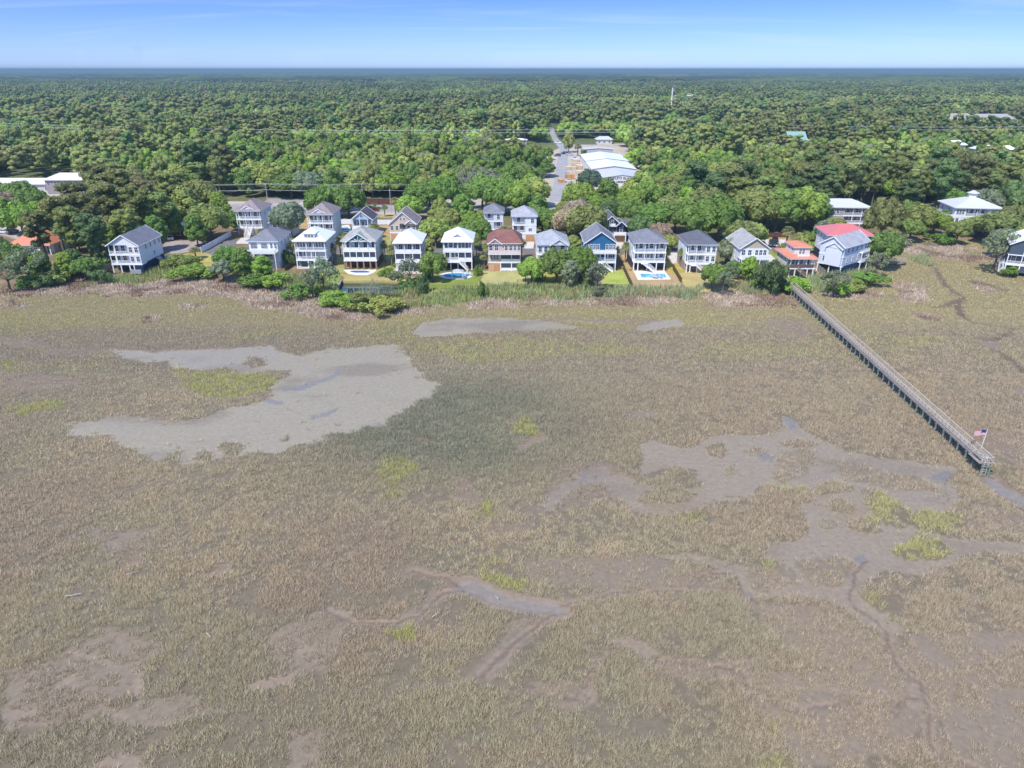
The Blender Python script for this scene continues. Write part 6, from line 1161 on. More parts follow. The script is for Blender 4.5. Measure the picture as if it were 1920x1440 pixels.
# ---------------------------------------------------------------- trees placed one by one
HAND = [
 # pines and leafy trees round the orange-roofed bungalow, far left
 ('pine',205,432,62,'brown','tall brownish pine at the back left of the big pine clump',1.05),('pine',243,428,66,'brown','tallest olive pine at the top of the big pine clump',1.12),('pine',282,432,60,'brown','brown-green pine at the back right of the big pine clump',1.0),
 ('pine',160,452,66,'brown','olive pine in the middle row left of the big pine clump',1.0),('pine',222,455,72,'brown','broad brownish pine in the centre of the big pine clump',1.02),('pine',268,456,66,'olive','olive pine right of centre in the big pine clump',.98),('pine',312,452,56,'olive','greener pine at the right edge of the big pine clump',.85),
 ('pine',122,478,66,'brown','brown pine just right of the orange roof',.95),('pine',172,482,70,'brown','large olive brown pine leaning over the orange roof',1.0),('pine',150,500,60,'olive','front pine beside the orange-roofed bungalow',.9),('pine',185,503,58,'dark','dark pine at the front of the clump by the grey board fence',.82),
 ('leafy',300,470,46,'green','green leafy tree directly behind the navy-based end house',.95),('leafy',328,448,44,'green','leafy tree right behind the pine clump',1.0),('oak',45,440,66,'bright','bright green rounded tree behind the orange roof',1.0),('oak',88,430,60,'bright','bright green tree right of the car lot at far left',1.0),('leafy',18,440,46,'green','green tree at the left frame edge behind the lot',1.0),
 ('oak',48,392,60,'green','green tree close in front of the white commercial roof',1.0),('oak',8,388,50,'green','green tree at the left frame edge by the white roof',1.0),('oak',70,408,60,'green','green tree in front of the white commercial roof',1.0),('oak',15,408,56,'tan','tan budding tree in front of the white commercial roof',.95),('oak',110,410,50,'green','green tree between the white roof and the cream roof',.9),('oak',130,438,54,'yellow','yellow-green tree at the left foot of the pine clump',.9),
 ('thin',18,540,58,'grey','large grey-green scrub tree at the left frame edge by the marsh',.8),('thin',62,532,66,'grey','grey-green scrubby tree before the orange bungalow',1.0),('shrub',96,530,46,'dark','dark shrub below the grey scrubby tree',1.6),('leafy',128,518,40,'bright','bright yellow-green small tree before the pine clump',.75),('oak',160,520,44,'green','green bushy tree at the foot of the front pine',.9),('shrub',8,500,50,'dark','dark bush by the strip of lawn at far left',2.0),('shrub',190,524,30,'dark','dark bush at the foot of the grey board fence',1.5),('thin',30,515,60,'green','thin green tree left of the orange bungalow front',1.0),
 ('leafy',225,478,48,'green','leafy tree filling the foot of the big pine clump',.8),('leafy',262,480,50,'dark','dark leafy tree behind the navy-based house, left',.85),('oak',300,445,60,'green','green oak behind the big pine clump, right',1.0),('leafy',190,468,46,'dark','dark leafy tree inside the big pine clump',.9),('leafy',150,470,44,'green','green understory tree behind the orange roof',.8),('pine',250,480,56,'olive','low olive pine directly left of the navy-based house',.75),('pine',195,410,60,'brown','rear brown pine at the top left of the big clump',1.1),('pine',330,420,52,'olive','rear olive pine at the top right of the big clump',1.0),('shrub',205,500,44,'dark','dark bush beside the grey board fence',1.8),('oak',240,410,60,'olive','olive oak showing behind the big pine clump',1.05),
 ('pine',92,498,58,'brown','brown pine standing in front of the orange roof, left',.85),('leafy',80,518,44,'green','green leafy tree before the orange-roofed bungalow',.7),('leafy',145,512,40,'dark','dark leafy tree right of the orange-roofed bungalow',.75),('oak',175,515,44,'green','green oak left of the grey board fence',.85),('shrub',112,524,50,'yellow','yellow-green bush at the shore below the pines',1.3),('shrub',50,535,50,'green','green bush at the shore left of the scrubby tree',1.2),('oak',30,505,50,'olive','olive oak left of the orange bungalow',.85),
 # round the lane and the left end of the row
 ('oak',378,412,84,'olive','big olive live oak left of the white pickup on the street',1.0),('oak',398,448,78,'olive','wide pale olive oak beside the small red building',.92),('leafy',372,462,44,'green','green leafy tree right of the small red building',.9),('leafy',442,432,30,'green','slim green tree left of the mauve-roofed house',.8),
 ('shrub',350,492,70,'olive','long yellow-olive bush beside the drive of the end house',1.5),('shrub',330,500,46,'olive','olive bush at the right of the end house',1.3),('palm',368,485,22,'palm','short palm among bushes right of the end house',.6),('shrub',378,515,72,'bright','bright green bush at the marsh edge right of the end house',1.5),('shrub',352,516,50,'bright','bright green low bush below the end house lawn',1.2),
 ('oak',432,508,54,'green','green tree left of the half-hidden grey-roofed house',1.0),('leafy',458,520,46,'green','leafy tree in front of the half-hidden grey-roofed house',.8),('leafy',494,522,40,'bright','bright yellow-green tree before the half-hidden house',.72),('oak',420,522,46,'grey','grey-green oak at the shore left of the half-hidden house',.85),('shrub',470,530,60,'green','green bush under the bright yellow-green tree',1.4),('shrub',510,534,50,'bright','bright bush at the shore below the half-hidden house',1.2),
 ('oak',546,444,68,'grey','large grey-green oak between the two mauve-roofed houses',1.05),('palm',520,414,20,'palm','palm behind the grey-green oak',.9),('palm',503,458,22,'palm','short yellow palm beside the mauve-roofed house',.7),('palm',492,452,20,'palm','second short palm beside the mauve-roofed house',.7),('palm',551,490,20,'palm','palm between the half-hidden house and the dormer house',1.05),('shrub',541,497,24,'dark','dark hedge bush right of the half-hidden house',2.0),
 ('palm',625,492,20,'palm','palm at the right corner of the dormer house',1.0),('palm',639,482,18,'palm','palm between the dormer house and the brick-pier house, taller one',1.1),('palm',650,470,18,'palm','palm behind the gap right of the dormer house',1.0),('palm',703,446,22,'palm','bushy palm in front of the light blue gabled house',.85),('palm',723,492,14,'palm','slim palm right of the brick-pier house',1.15),('palm',735,500,18,'palm','palm between the brick-pier house and the taupe house',1.1),('palm',740,488,18,'palm','palm left of the taupe house, rear one',1.0),
 ('oak',612,410,72,'green','rounded green oak left of the small turquoise pool',.95),('oak',655,408,72,'green','big dark green oak behind the light blue gabled house',.95),('oak',632,396,60,'green','green oak by the street behind the crescent-vent house',.9),('palm',722,406,14,'palm','small palm on the street verge left of the tan craftsman house',.8),('palm',742,403,17,'palm','taller palm on the street verge behind the tan craftsman house',1.15),('shrub',690,392,34,'green','low hedge bush on the street verge by the dark red car',1.0),
 ('shrub',745,500,22,'bright','clipped bright hedge beside the brick-pier lawn',1.4),('shrub',725,517,24,'bright','bright hedge bush left of the taupe house patio',1.2),('shrub',742,521,30,'grey','pale grey-green flowering hedge below the taupe house patio',.9),
 ('thin',608,551,60,'grey','scraggly grey-green tree leaning by the pond pier',1.1),('thin',586,552,46,'grey','grey-green scrub tree left of the pond pier',1.0),('shrub',570,548,56,'green','green bush at the shore left of the pond',1.6),('shrub',620,566,60,'bright','bright green bush below the pond pier',1.2),('shrub',655,572,46,'bright','bright green shrub at the marsh edge under the pond',1.0),('palm',674,576,26,'palm','low palmetto at the marsh edge below the pond',.62),('dead',700,566,54,'grey','bare grey twiggy tree before the pond',.9),('dead',728,562,40,'grey','bare grey twiggy bush right of the pond reflection',.8),('shrub',692,574,60,'yellow','green shrub below the bare twiggy tree',1.1),('shrub',735,574,70,'yellow','wide green shrub along the shore right of the pond',1.2),
 ('thin',770,530,44,'grey','gray scraggly oak right of the pond before the taupe house',1.0),('shrub',764,540,44,'dark','dark bush at the right end of the pond',1.5),('shrub',790,549,27,'dark','dark rounded cedar bush right of the pond',2.4),('oak',812,528,54,'green','green lawn tree between the taupe house and the oval pool',1.15),('palm',829,508,22,'palm','palm with hanging fronds at the left of the oval pool',.85),('shrub',803,520,16,'dark','dark clipped hedge left of the lawn tree by the oval pool',2.2),
 # the leafy mass between the rows
 ('oak',790,400,66,'green','dark green oak right behind the tan craftsman house',1.0),('oak',832,396,72,'green','big rounded green oak left of the teal awning',1.0),('oak',806,388,60,'green','green oak on the street behind the dark oak',.9),('oak',770,412,50,'bright','bright green oak at the left edge of the street oaks',1.0),
 ('oak',818,462,64,'yellow','yellow-olive oak behind the taupe house',.95),('oak',842,440,58,'yellow','pale yellow oak in the middle of the leafy mass',.95),('leafy',826,425,40,'yellow','yellow-green tree at the top of the leafy mass',.85),('leafy',868,428,44,'green','green tree behind the roof-vent house, rear',.95),('oak',865,458,52,'green','bright green oak right behind the roof-vent house',.85),('oak',900,468,56,'green','oak with a bare dark trunk between the roof-vent house and the red-brown roof',1.15),('oak',888,440,48,'bright','bright oak left of the narrow white house',1.0),('oak',905,425,40,'yellow','pale green oak touching the narrow white house',.9),('leafy',800,480,34,'yellow','yellow-green bush tree right of the taupe house',.6),('palm',893,480,20,'palm','palm right of the roof-vent house',1.0),('palm',915,494,22,'palm','palm at the left of the red-brown-roofed house',1.1),('palm',908,505,18,'palm','second palm at the left of the red-brown-roofed house',.9),('shrub',897,515,16,'green','upright clipped bush between oval pool and tan lawn',2.4),('shrub',902,551,18,'green','slim green bush at the reed edge',2.4),
 ('oak',905,392,66,'green','green oak on the near side of the street left of the parking lot',1.05),('oak',935,402,70,'green','large bright oak behind the narrow white house',1.05),('oak',968,404,66,'bright','bright green oak behind the arched-window house',1.05),('oak',992,402,46,'dark','dark oak left of the straight road',.95),('oak',952,384,56,'green','green oak at the street edge by the car lot',.95),
 ('palm',945,448,22,'palm','rounded palm bush left of the arched-window house',.75),('palm',978,484,20,'palm','palm right of the red-brown-roofed house',1.05),('oak',1017,442,58,'green','green oak right of the arched-window house',1.0),('leafy',1008,420,42,'green','leafy green tree behind the arched-window house',.85),('oak',1040,432,46,'green','green oak behind the pale grey-roofed house',.95),
 ('oak',1062,448,58,'tan','tan budding oak left of the navy craftsman house, left one',1.1),('oak',1080,436,62,'tan','tan budding oak behind the blue house',1.1),('oak',1098,458,78,'olive','broad olive oak between the pale grey roof and the navy craftsman house',1.05),('oak',1122,440,50,'olive','olive oak at the left of the navy gables',.95),('leafy',1075,478,40,'yellow','yellow-green bushy tree left of the blue house roof',.6),
 # lawn trees before the row
 ('oak',997,531,54,'bright','bright green lawn tree before the pale grey-roofed house, leftmost',1.0),('oak',1043,530,64,'green','forked green oak on the lawn before the pale grey-roofed house',1.1),('leafy',1068,540,36,'grey','small grey-green tree at the lawn foot beside the forked oak',1.0),('oak',1086,528,62,'green','tall green oak left of the blue house',1.25),('thin',1118,545,50,'grey','grey-green small tree at the lawn foot before the blue house',1.05),('oak',1100,520,40,'bright','bright lower tree touching the blue house deck',.9),('shrub',1104,538,26,'dark','dark bush under the grey-green small tree',1.3),('shrub',1012,532,18,'dark','small dark conifer bush under the lawn oaks',2.0),('shrub',1120,550,30,'grey','grey-green bush at the reed edge by the bright lawn',1.0),
 ('palm',1157,494,10,'palm','slim palm at the right wall of the blue house',.9),('palm',1172,492,18,'palm','palm between the blue house and the three-bay porch house',1.05),('palm',1186,484,18,'palm','second palm in the gap right of the blue house',.9),('palm',1248,502,16,'palm','palm at the right of the three-bay porch house',1.05),('palm',1276,500,18,'palm','palm at the left of the two-balcony house',.95),
 # right part behind the row
 ('oak',1200,452,54,'dark','dark oak behind the three-bay porch house, left',1.0),('oak',1236,462,48,'tan','tan budding oak right behind the three-bay porch house',1.0),('oak',1252,470,36,'yellow','yellow-green oak left of the two-balcony house roof',.9),('oak',1225,438,60,'green','green oak above the three-bay porch roof',1.05),('oak',1265,436,64,'green','green oak in the wood behind the two-balcony house',1.05),('oak',1300,452,80,'green','huge dark green oak behind the two-balcony house',1.1),('oak',1345,452,84,'green','spreading oak with pale limbs behind the two-balcony house',1.1),('oak',1320,425,76,'olive','pale olive oak crown above the spreading oak',1.05),
 ('oak',1388,474,66,'olive','olive oak leaning over the tan gable roof',1.0),('oak',1405,464,60,'yellow','pale yellow-olive oak right of the dark cottage',.9),('oak',1372,500,56,'grey','grey-green lacy oak left of the tan gable-roofed house',1.1),('thin',1360,535,46,'grey','bare-looking grey lacy tree below the tan gable-roofed house',.9),('oak',1372,522,34,'green','dark-trunked green tree left of the tan gable-roofed house',1.1),('oak',1334,540,46,'green','dark-trunked green tree on the lawn of the two-balcony house',1.15),('thin',1355,548,36,'grey','grey lacy small tree at the shore',1.1),('leafy',1402,527,36,'bright','thin bright tree before the tan gable-roofed house',.85),('shrub',1444,542,50,'dark','big dark green bush beside the start of the long dock',1.9),('shrub',1475,535,40,'bright','bright green bush right of the dock start',1.5),('shrub',1500,540,50,'bright','bright green bush before the orange-roofed cream house',1.3),('shrub',1425,535,26,'green','green bush left of the big dark bush',1.2),('shrub',1437,515,18,'dark','dark clipped hedge between tan house and dock lawn',1.8),
 ('oak',1412,432,92,'olive','broad olive oak behind the parked dark cars',1.1),('oak',1452,432,92,'green','large live oak with open branches above the parked cars',1.1),('oak',1498,432,90,'bright','bright green wide oak right of the parked cars',1.0),('oak',1530,428,60,'dark','dark oak left of the taupe porch house',.95),('palm',1473,462,24,'palm','palm beside the parked cars',1.1),('shrub',1508,452,44,'yellow','yellow-green bush behind the orange-roofed cream house',1.4),('shrub',1520,468,50,'yellow','yellow bush left of the red-roofed house',1.3),('shrub',1535,450,40,'green','green bush left of the red roof',1.5),('shrub',1466,470,24,'olive','olive bush at the corner of the orange roof',1.2),
 ('oak',1560,440,44,'yellow','yellow-green tree in front of the taupe porch house',.8),('oak',1544,446,40,'grey','grey-green tree left front of the taupe porch house',.9),('oak',1648,452,70,'olive','large rounded olive oak right of the taupe porch house',1.3),('oak',1652,500,62,'green','green oak right of the pale blue turned house',1.25),('thin',1642,515,44,'grey','grey-green lower tree right of the pale blue turned house',.9),('thin',1562,550,56,'grey','grey-green scrub tree at the point before the pale blue house',.75),('shrub',1600,540,56,'yellow','yellow-green low bush on the point',.9),('shrub',1630,528,50,'green','green low bush at the right side of the point',1.1),('shrub',1546,508,20,'dark','dark bush left of the pale blue turned house',1.8),('shrub',1580,548,40,'bright','bright low bush at the tip of the point',.9),
 ('oak',1690,428,54,'green','green oak at the head of the marsh inlet, left',1.05),('oak',1722,438,60,'olive','olive oak at the head of the marsh inlet',1.0),('oak',1705,448,50,'green','green bushy tree at the inlet edge',.8),('oak',1748,440,56,'bright','bright green oak at the inlet left of the cupola house',.85),('shrub',1680,452,40,'grey','grey-green bush at the inlet edge',1.4),('shrub',1770,452,50,'green','green bush below the cupola house at the inlet',1.2),('oak',1775,430,44,'dark','dark oak left of the cupola house',1.0),
 ('oak',1793,452,44,'olive','gnarled olive oak left front of the cupola house',.95),('oak',1830,440,60,'yellow','pale oak in front of the cupola house',.6),('oak',1862,454,76,'olive','wide olive oak right front of the cupola house',.85),('oak',1892,440,64,'olive','olive oak right of the cupola house',.95),('thin',1862,506,70,'grey','blue-grey lacy oak left of the slate-blue house',1.05),('oak',1880,478,60,'grey','grey-green oak above the lacy one at the right bank',.9),('oak',1915,462,50,'olive','olive oak behind the slate-blue house',1.0),('shrub',1888,512,30,'green','green bush at the foot of the slate-blue house',1.0),('oak',1835,412,70,'grey','grey-green oak behind the cupola roof',.9),('oak',1780,410,60,'green','green oak behind the cupola house, left',1.0),('oak',1895,412,80,'dark','dark oak mass at the right frame edge',1.1),
 # round the lumber yard
 ('oak',1106,366,50,'teal','dark blue-green oak left of the lettered shed',1.05),('oak',1085,398,64,'bright','bright green oak in front of the yard entrance',1.0),('oak',1112,402,50,'bright','bright green oak before the lettered shed, left',.78),('oak',1150,404,48,'green','green oak before the lettered shed, middle',.8),('oak',1182,402,60,'bright','bright green oak before the lettered shed, right',.85),('oak',1215,398,60,'green','green oak at the right corner of the lettered shed',1.05),('oak',1060,402,40,'yellow','pale yellow-green tree where the road meets the street',.7),('oak',1140,418,44,'dark','dark oak above the navy craftsman house',1.0),('oak',1185,424,56,'green','green oak behind the three-bay porch house, upper',1.0),
 ('oak',1024,300,27,'green','green tree at the left edge of the straight road by the corner store',1.0),('oak',1013,314,24,'olive','brownish oak left of the straight road',1.0),('leafy',1031,309,12,'bright','bright small tree at the left edge of the straight road',.9),('oak',1006,346,36,'green','green oak shading the roadside car lot, right',.95),('oak',980,349,48,'olive','olive oak shading the roadside car lot, left',1.0),('leafy',1066,286,22,'yellow','yellow-green tree at the far road junction',1.2),('palm',1083,292,16,'palm','tall palm by the far long store',1.3),('shrub',1093,296,16,'dark','dark bush by the far long store',1.8),('palm',996,309,12,'palm','palm before the small corner store',1.1),
 ('dead',878,372,62,'grey','bare grey branched tree behind the street oaks',1.15),('oak',912,362,50,'grey','greyish brown oak right of the bare grey tree',1.0),('oak',505,366,80,'yellow','big yellow-green oak beyond the street at left of centre',1.0),
]
for r in HAND:
    T_(r[0], r[1], r[2], r[3], r[4], r[5], r[6], group=None)
nhand = ntree; print('hand trees', nhand)
# ---------------------------------------------------------------- the woods behind: nearest ones one by one, the rest one mass
NOGO = [WP(p, LZ) for p in ([(420, 374), (910, 371), (910, 404), (420, 404)], [(1004, 404), (1012, 345), (1018, 300), (1018, 262), (1012, 238), (1052, 238), (1060, 262), (1150, 258), (1178, 290), (1212, 345), (1216, 374), (1060, 404)], [(975, 384), (985, 340), (1030, 340), (1026, 384)], [(930, 296), (1030, 296), (1030, 322), (985, 322)], [(925, 268), (1024, 268), (1030, 294), (940, 294)],
    [(-60, 345), (170, 345), (180, 388), (-60, 388)], [(0, 400), (40, 400), (40, 470), (0, 470)], [(840, 373), (900, 373), (900, 395), (840, 395)], [(1462, 286), (1510, 286), (1515, 304), (1462, 304)], [(1765, 243), (1890, 243), (1905, 268), (1765, 268)], [(1775, 288), (1860, 288), (1865, 312), (1775, 312)], [(1870, 300), (1900, 300), (1900, 316), (1870, 316)], [(1240, 196), (1268, 196), (1268, 212), (1240, 212)], [(830, 278), (880, 278), (880, 290), (830, 290)], [(1430, 374), (1440, 374), (1470, 410), (1440, 410)])]
NEARW = [WP(p, LZ) for p in ([(-300, 372), (430, 372), (915, 370), (940, 382), (1020, 400), (1230, 400), (1260, 425), (1520, 425), (1640, 400), (1680, 425), (1770, 405), (1900, 400), (2300, 430), (2300, 215), (-300, 215)], [(190, 400), (420, 400), (420, 440), (300, 450)])]
HOUSES_XY = [o for o in scene.objects if o.type == 'EMPTY' and o.get('category') in ('house', 'building', 'warehouse', 'store')]
HXY = [(o.location.x, o.location.y, 13 if o['category'] != 'warehouse' else 20) for o in HOUSES_XY]
def ok_ground(x, y, hw=1.0):
    m = np.zeros(x.shape, bool)
    for p in NEARW: m |= in_poly(x, y, p)
    for p in NOGO: m &= ~in_poly(x, y, p)
    return m
SPC = 9.4
jx, jy = np.meshgrid(np.arange(-620, 620, SPC), np.arange(238, 640, SPC)); jx = jx.ravel()+RNG.uniform(-.42, .42, jx.size)*SPC; jy = jy.ravel()+RNG.uniform(-.42, .42, jy.size)*SPC
m = ok_ground(jx, jy) & (np.abs(jx) < (jy*CP+24)*.75+25); jx, jy = jx[m], jy[m]
keep = np.ones(len(jx), bool)
for (a, b, wd) in TREES: keep &= np.hypot(jx-a, jy-b) > max(3.5, wd*.42)
for (a, b, r) in HXY: keep &= ~((np.abs(jx-a) < r) & (jy > b-9) & (jy < b+r+6))
jx, jy = jx[keep], jy[keep]
inview = np.abs(jx) < (jy*CP+24)*.75+6
vis = np.where(inview, jy, 1e9); order = np.argsort(vis); NIND = max(0, 296-sum(1 for r in HAND if r[0] in ('oak', 'leafy', 'thin', 'dead', 'pine')))
def wood_kind(x, y):
    """pine stands and leafy stands in patches; returns kind index 0 oak 1 leafy 2 pine and tint key"""
    f = fbm(x, y, 120, 3, 200)+.25*(vnoise(x/11., y/11., 201)-.5)+.06*np.clip((np.abs(x)-40)/150, -.5, 1); r = _h(np.floor(x*3), np.floor(y*3), 202)
    k = np.where(f > .62, 2, np.where(r > .5, 0, 1)); k = np.where((f > .52) & (f <= .6) & (r > .75), 2, k); return k, f, r
wk, wf, wr = wood_kind(jx, jy)
TN = {0: ['green', 'green', 'olive', 'bright', 'green', 'yellow', 'grey'], 1: ['bright', 'green', 'yellow', 'green', 'olive'], 2: ['brown', 'olive', 'dark', 'olive']}
DESC = {('oak', 'green'): 'mid green rounded oak', ('oak', 'olive'): 'olive rounded oak', ('oak', 'bright'): 'bright green rounded oak', ('oak', 'dark'): 'dark green rounded oak', ('oak', 'yellow'): 'yellow-green rounded oak', ('oak', 'grey'): 'greyish rounded oak', ('leafy', 'bright'): 'bright green upright leafy tree', ('leafy', 'green'): 'mid green upright leafy tree', ('leafy', 'yellow'): 'yellow-green upright leafy tree', ('leafy', 'olive'): 'olive upright leafy tree', ('pine', 'brown'): 'brownish pine', ('pine', 'olive'): 'olive pine', ('pine', 'dark'): 'dark pine'}
ORD = ['first', 'second', 'third', 'fourth', 'fifth', 'sixth', 'seventh', 'eighth', 'ninth', 'tenth', 'eleventh', 'twelfth', 'thirteenth', 'fourteenth', 'fifteenth', 'sixteenth', 'seventeenth', 'eighteenth', 'nineteenth', 'twentieth']
ZONES = [(-1e9, 330, 'behind the left pine clump'), (330, 640, 'behind the mauve roofs'), (640, 935, 'left of the car lot'), (935, 1230, 'round the lumber yard'), (1230, 1540, 'above the right half of the row'), (1540, 1700, 'behind the taupe porch house'), (1700, 1e9, 'behind the cupola house')]
sel = order[:NIND]; recs = []
for i in sel:
    x, y = float(jx[i]), float(jy[i]); kd = ('oak', 'leafy', 'pine')[wk[i]]; tn = TN[wk[i]][int(wr[i]*977) % len(TN[wk[i]])]
    pxp = proj(x, y, LZ)[0]; zi = next(z for a, b, z in ZONES if a <= pxp < b); recs.append([pxp, kd, tn, zi, x, y, float(wr[i])])
recs.sort(); cnt = {}; tot = {}
for r in recs: tot[(r[1], r[2], r[3])] = tot.get((r[1], r[2], r[3]), 0)+1
for r in recs:
    key = (r[1], r[2], r[3]); n = cnt.get(key, 0); cnt[key] = n+1
    lab = '%s %s %s from the left %s' % (ORD[n] if n < 20 else ORD[19], DESC[(r[1], r[2])], 'counted' if False else '', r[3]); lab = ' '.join(lab.split()) if tot[key] > 1 else 'only %s in the front woods %s' % (DESC[(r[1], r[2])], r[3])
    w = {'oak': 14, 'leafy': 11, 'pine': 10.5}[r[1]]*(.75+.6*r[6]); h = {'oak': 10.5, 'leafy': 13, 'pine': 18.5}[r[1]]*(.82+.35*((r[6]*7.7) % 1))
    tree(r[1], r[4], r[5], w, h, r[2], lab, 'trees in the nearest woods')
print('trees', ntree, 'auto', len(recs))
# ---- everything farther: crowns merged into one mass
rest = order[NIND:]; FV, FT, FF = [], [], []
def low_proto(kind, lod, seed):
    nl, n, size, seg, rings = lod; g = np.random.default_rng(seed)
    lb = {'oak': lambda: lobes_oak(g, nl, 12, 10.5), 'leafy': lambda: lobes_tall(g, nl, 9, 13), 'pine': lambda: lobes_pine(g, nl+3, 9, 19)}[kind]()
    big = 1.0 if nl > 12 else 1.3; lb = [(c, r*big) for c, r in lb]; fl = .85 if kind == 'pine' else 1.0
    q, t = crown(g, lb, n, size, .32, fl, .6) if n else (np.zeros((0, 3)), np.zeros(0))
    return full(g, lb, q, t, .9 if n > 150 else .98, seg, rings, fl)
TC = {k: np.array([TINT[c] for c in v]) for k, v in TN.items()}
def mass(xs, ys, lod, z0=LZ):
    if not len(xs): return
    ks, f, r = wood_kind(xs, ys)
    for ki, kd in enumerate(('oak', 'leafy', 'pine')):
        for var in range(3):
            s = (ks == ki) & ((np.floor(r*1e4) % 3) == var)
            if not s.any(): continue
            q, fq, t = low_proto(kd, lod, 900+ki*10+var+lod[0]); x, y, rr = xs[s], ys[s], r[s]; a = rr*971 % 6.283; ca, sa = np.cos(a)[:, None], np.sin(a)[:, None]
            sw = (.95+1.0*rr**1.5)[:, None]; sh = (.75+.5*((rr*7.7) % 1))[:, None]
            v = np.empty((len(x), len(q), 3), np.float32); v[..., 0] = x[:, None]+(q[None, :, 0]*ca-q[None, :, 1]*sa)*sw; v[..., 1] = y[:, None]+(q[None, :, 0]*sa+q[None, :, 1]*ca)*sw; v[..., 2] = z0+q[None, :, 2]*sh
            patch = fbm(x, y, 110, 4, 210); ci = np.clip((np.floor(rr*977) % len(TC[ki])), 0, len(TC[ki])-1).astype(int); c = TC[ki][ci]*(.8+.4*((rr*13.3) % 1))[:, None]*(.55+.9*patch)[:, None]
            cc = c[:, None, :]*t[None, :, None]; off = sum(len(a_) for a_ in FV); FF.append((fq[None]+(off+np.arange(len(x))*len(q))[:, None, None]).reshape(-1, 4)); FV.append(v.reshape(-1, 3)); FT.append(cc.reshape(-1, 3).astype(np.float32))
m1 = jy[rest] < 430; mass(jx[rest][m1], jy[rest][m1], (16, 420, 1.0, 7, 4)); mass(jx[rest][~m1], jy[rest][~m1], (13, 200, 1.4, 6, 4))
def scatter(y0, y1, s):
    hw = (y1*CP+24)*.75+60; a, b = np.meshgrid(np.arange(-hw, hw, s), np.arange(y0, y1, s)); x = a.ravel()+RNG.uniform(-.45, .45, a.size)*s; y = b.ravel()+RNG.uniform(-.45, .45, a.size)*s
    k = np.abs(x) < (y*CP+24)*.75+60; x, y = x[k], y[k]; k = np.ones(len(x), bool)
    for p in NOGO: k &= ~in_poly(x, y, p)
    for (a_, b_, r_) in HXY: k &= ~((np.abs(x-a_) < r_) & (y > b_-14) & (y < b_+r_+6))
    clear = fbm(x, y, 190, 3, 220) > .27
    return x[k & clear], y[k & clear]
x, y = scatter(640, 1000, 11.5); mass(x, y, (8, 50, 1.6, 6, 4)); x, y = scatter(1000, 1700, 13); mass(x, y, (5, 12, 2.2, 6, 3)); x, y = scatter(1700, 2650, 15); mass(x, y, (4, 0, 1, 6, 3))
FVa = np.concatenate(FV); FTa = np.concatenate(FT); ff = np.concatenate(FF)
fw = link('far_woods', np_mesh('far_woods', FVa, ff, M_far, FTa, smooth=True)); tag(fw, 'mixed pine and leafy woods stretching back from the houses', 'woods', kind='stuff'); print('far woods quads', len(ff))
# trunks seen under the first rows of that mass
# ---- canopy sheet from there to the horizon
yy = [2560.0]
while yy[-1] < 5200: yy.append(yy[-1]+5.0*(yy[-1]/2000)**1.2)
while yy[-1] < 27000: yy.append(yy[-1]*1.02)
yy = np.array(yy); tt = np.linspace(-.80, .80, 1000); CX = yy[:, None]*tt[None]; CYY = np.repeat(yy[:, None], len(tt), 1); cx, cyv = CX.ravel(), CYY.ravel()
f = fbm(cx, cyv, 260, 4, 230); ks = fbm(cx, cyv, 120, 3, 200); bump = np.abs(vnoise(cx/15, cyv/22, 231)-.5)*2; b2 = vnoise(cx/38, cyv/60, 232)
cz = 8+6*sstep(.45, .6, f)+9*(1-bump)*(1-sstep(2500, 9000, cyv)*.5)+9*b2*(1-.5*sstep(4000, 9000, cyv))+24*(fbm(cx, cyv, 2600, 3, 233)-.4)*sstep(2500, 9000, cyv)
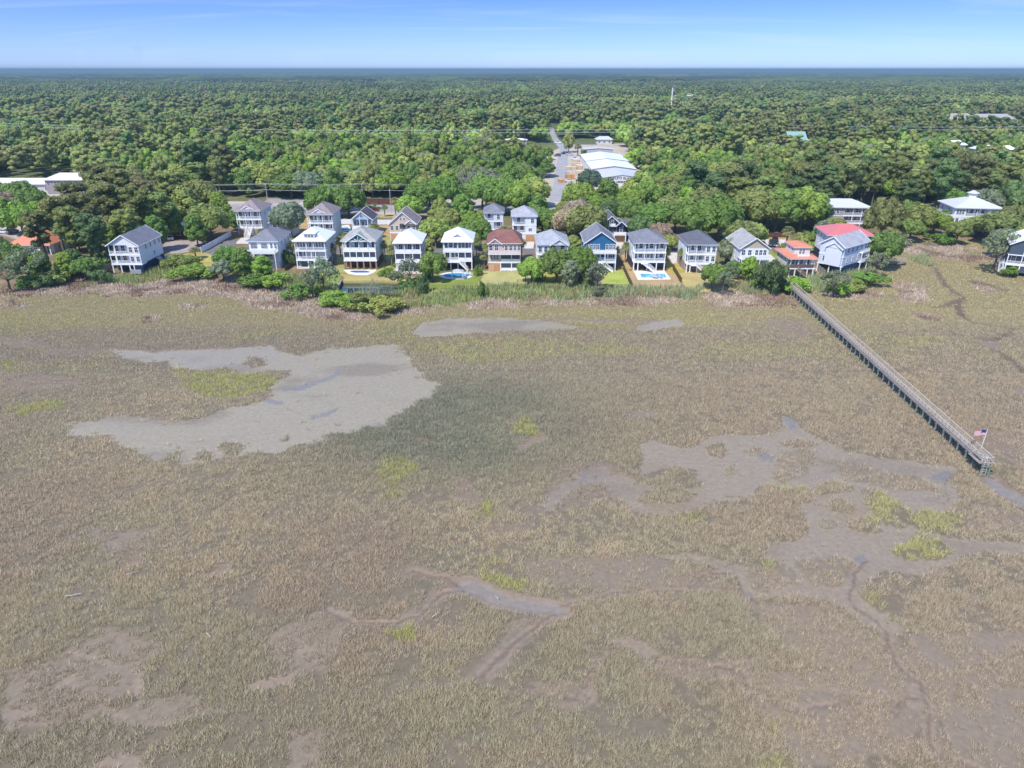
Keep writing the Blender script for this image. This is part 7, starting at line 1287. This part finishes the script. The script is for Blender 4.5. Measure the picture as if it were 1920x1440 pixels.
cz = np.minimum(cz, 40)-(cx**2+cyv**2)/12.74e6; cc = mix(np.array((.155, .20, .07))*np.ones((len(cx), 1)), (.11, .135, .055), sstep(.47, .58, ks)); cc = mix(cc, (.19, .26, .055), sstep(.54, .64, fbm(cx, cyv*2, 300, 4, 234))*.9); cc = cc*(.30+.75*(1-bump)**1.5*.6+.5*b2)[:, None]; cc = mix(cc, (.06, .085, .05), sstep(.52, .6, fbm(cx, cyv*2.6, 420, 4, 236))*.85)  # crown self-shading put into the tint: hollows darker, bump tops lighter
cc = mix(cc, (.30, .28, .16), sstep(.62, .68, fbm(cx, cyv*3, 1400, 4, 235))*sstep(3200, 5000, cyv)*.9)
ci = np.arange(len(yy)*len(tt)).reshape(len(yy), len(tt)); cf = np.stack([ci[:-1, :-1], ci[:-1, 1:], ci[1:, 1:], ci[1:, :-1]], -1).reshape(-1, 4)
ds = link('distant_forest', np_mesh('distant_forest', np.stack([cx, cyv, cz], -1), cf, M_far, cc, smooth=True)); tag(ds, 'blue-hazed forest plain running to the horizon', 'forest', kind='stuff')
# ---------------------------------------------------------------- faint smoke column on the horizon at left (its foot stands above the haze layer's top)
m = bpy.data.materials.new('thin_smoke'); m.use_nodes = True; nt = m.node_tree
for n in list(nt.nodes):
    if n.type == 'BSDF_PRINCIPLED': nt.nodes.remove(n)
pv = nt.nodes.new('ShaderNodeVolumePrincipled'); pv.inputs['Color'].default_value = (.45, .52, .66, 1); pv.inputs['Density'].default_value = 7e-4
nt.links.new(pv.outputs[0], nt.nodes['Material Output'].inputs['Volume'])
bm = bmesh.new(); rings = []; X0, Y0 = P(262, 158, 0)[0:2] if False else (262-960, 0)
yD = 9000.0; xD = (262-960)/FOC*yD*CP
for k in range(9):
    z = 95+k*26; r = 16+k*7; ring_ = []
    for j in range(14):
        a = 2*math.pi*j/14; rr = r*(1+.25*math.sin(3*a+k)); ring_.append(bm.verts.new((xD+math.cos(a)*rr+k*5+10*math.sin(k*1.3), yD+math.sin(a)*rr, z)))
    rings.append(ring_)
for a, b in zip(rings[:-1], rings[1:]):
    for j in range(14): bm.faces.new((a[j], a[(j+1) % 14], b[(j+1) % 14], b[j]))
bm.faces.new(rings[0][::-1]); bm.faces.new(rings[-1]); me = bpy.data.meshes.new('smoke'); bm.to_mesh(me); bm.free(); me.materials.append(m)
tag(link('smoke', me), 'faint bluish smoke column rising on the horizon at left', 'smoke', kind='stuff')
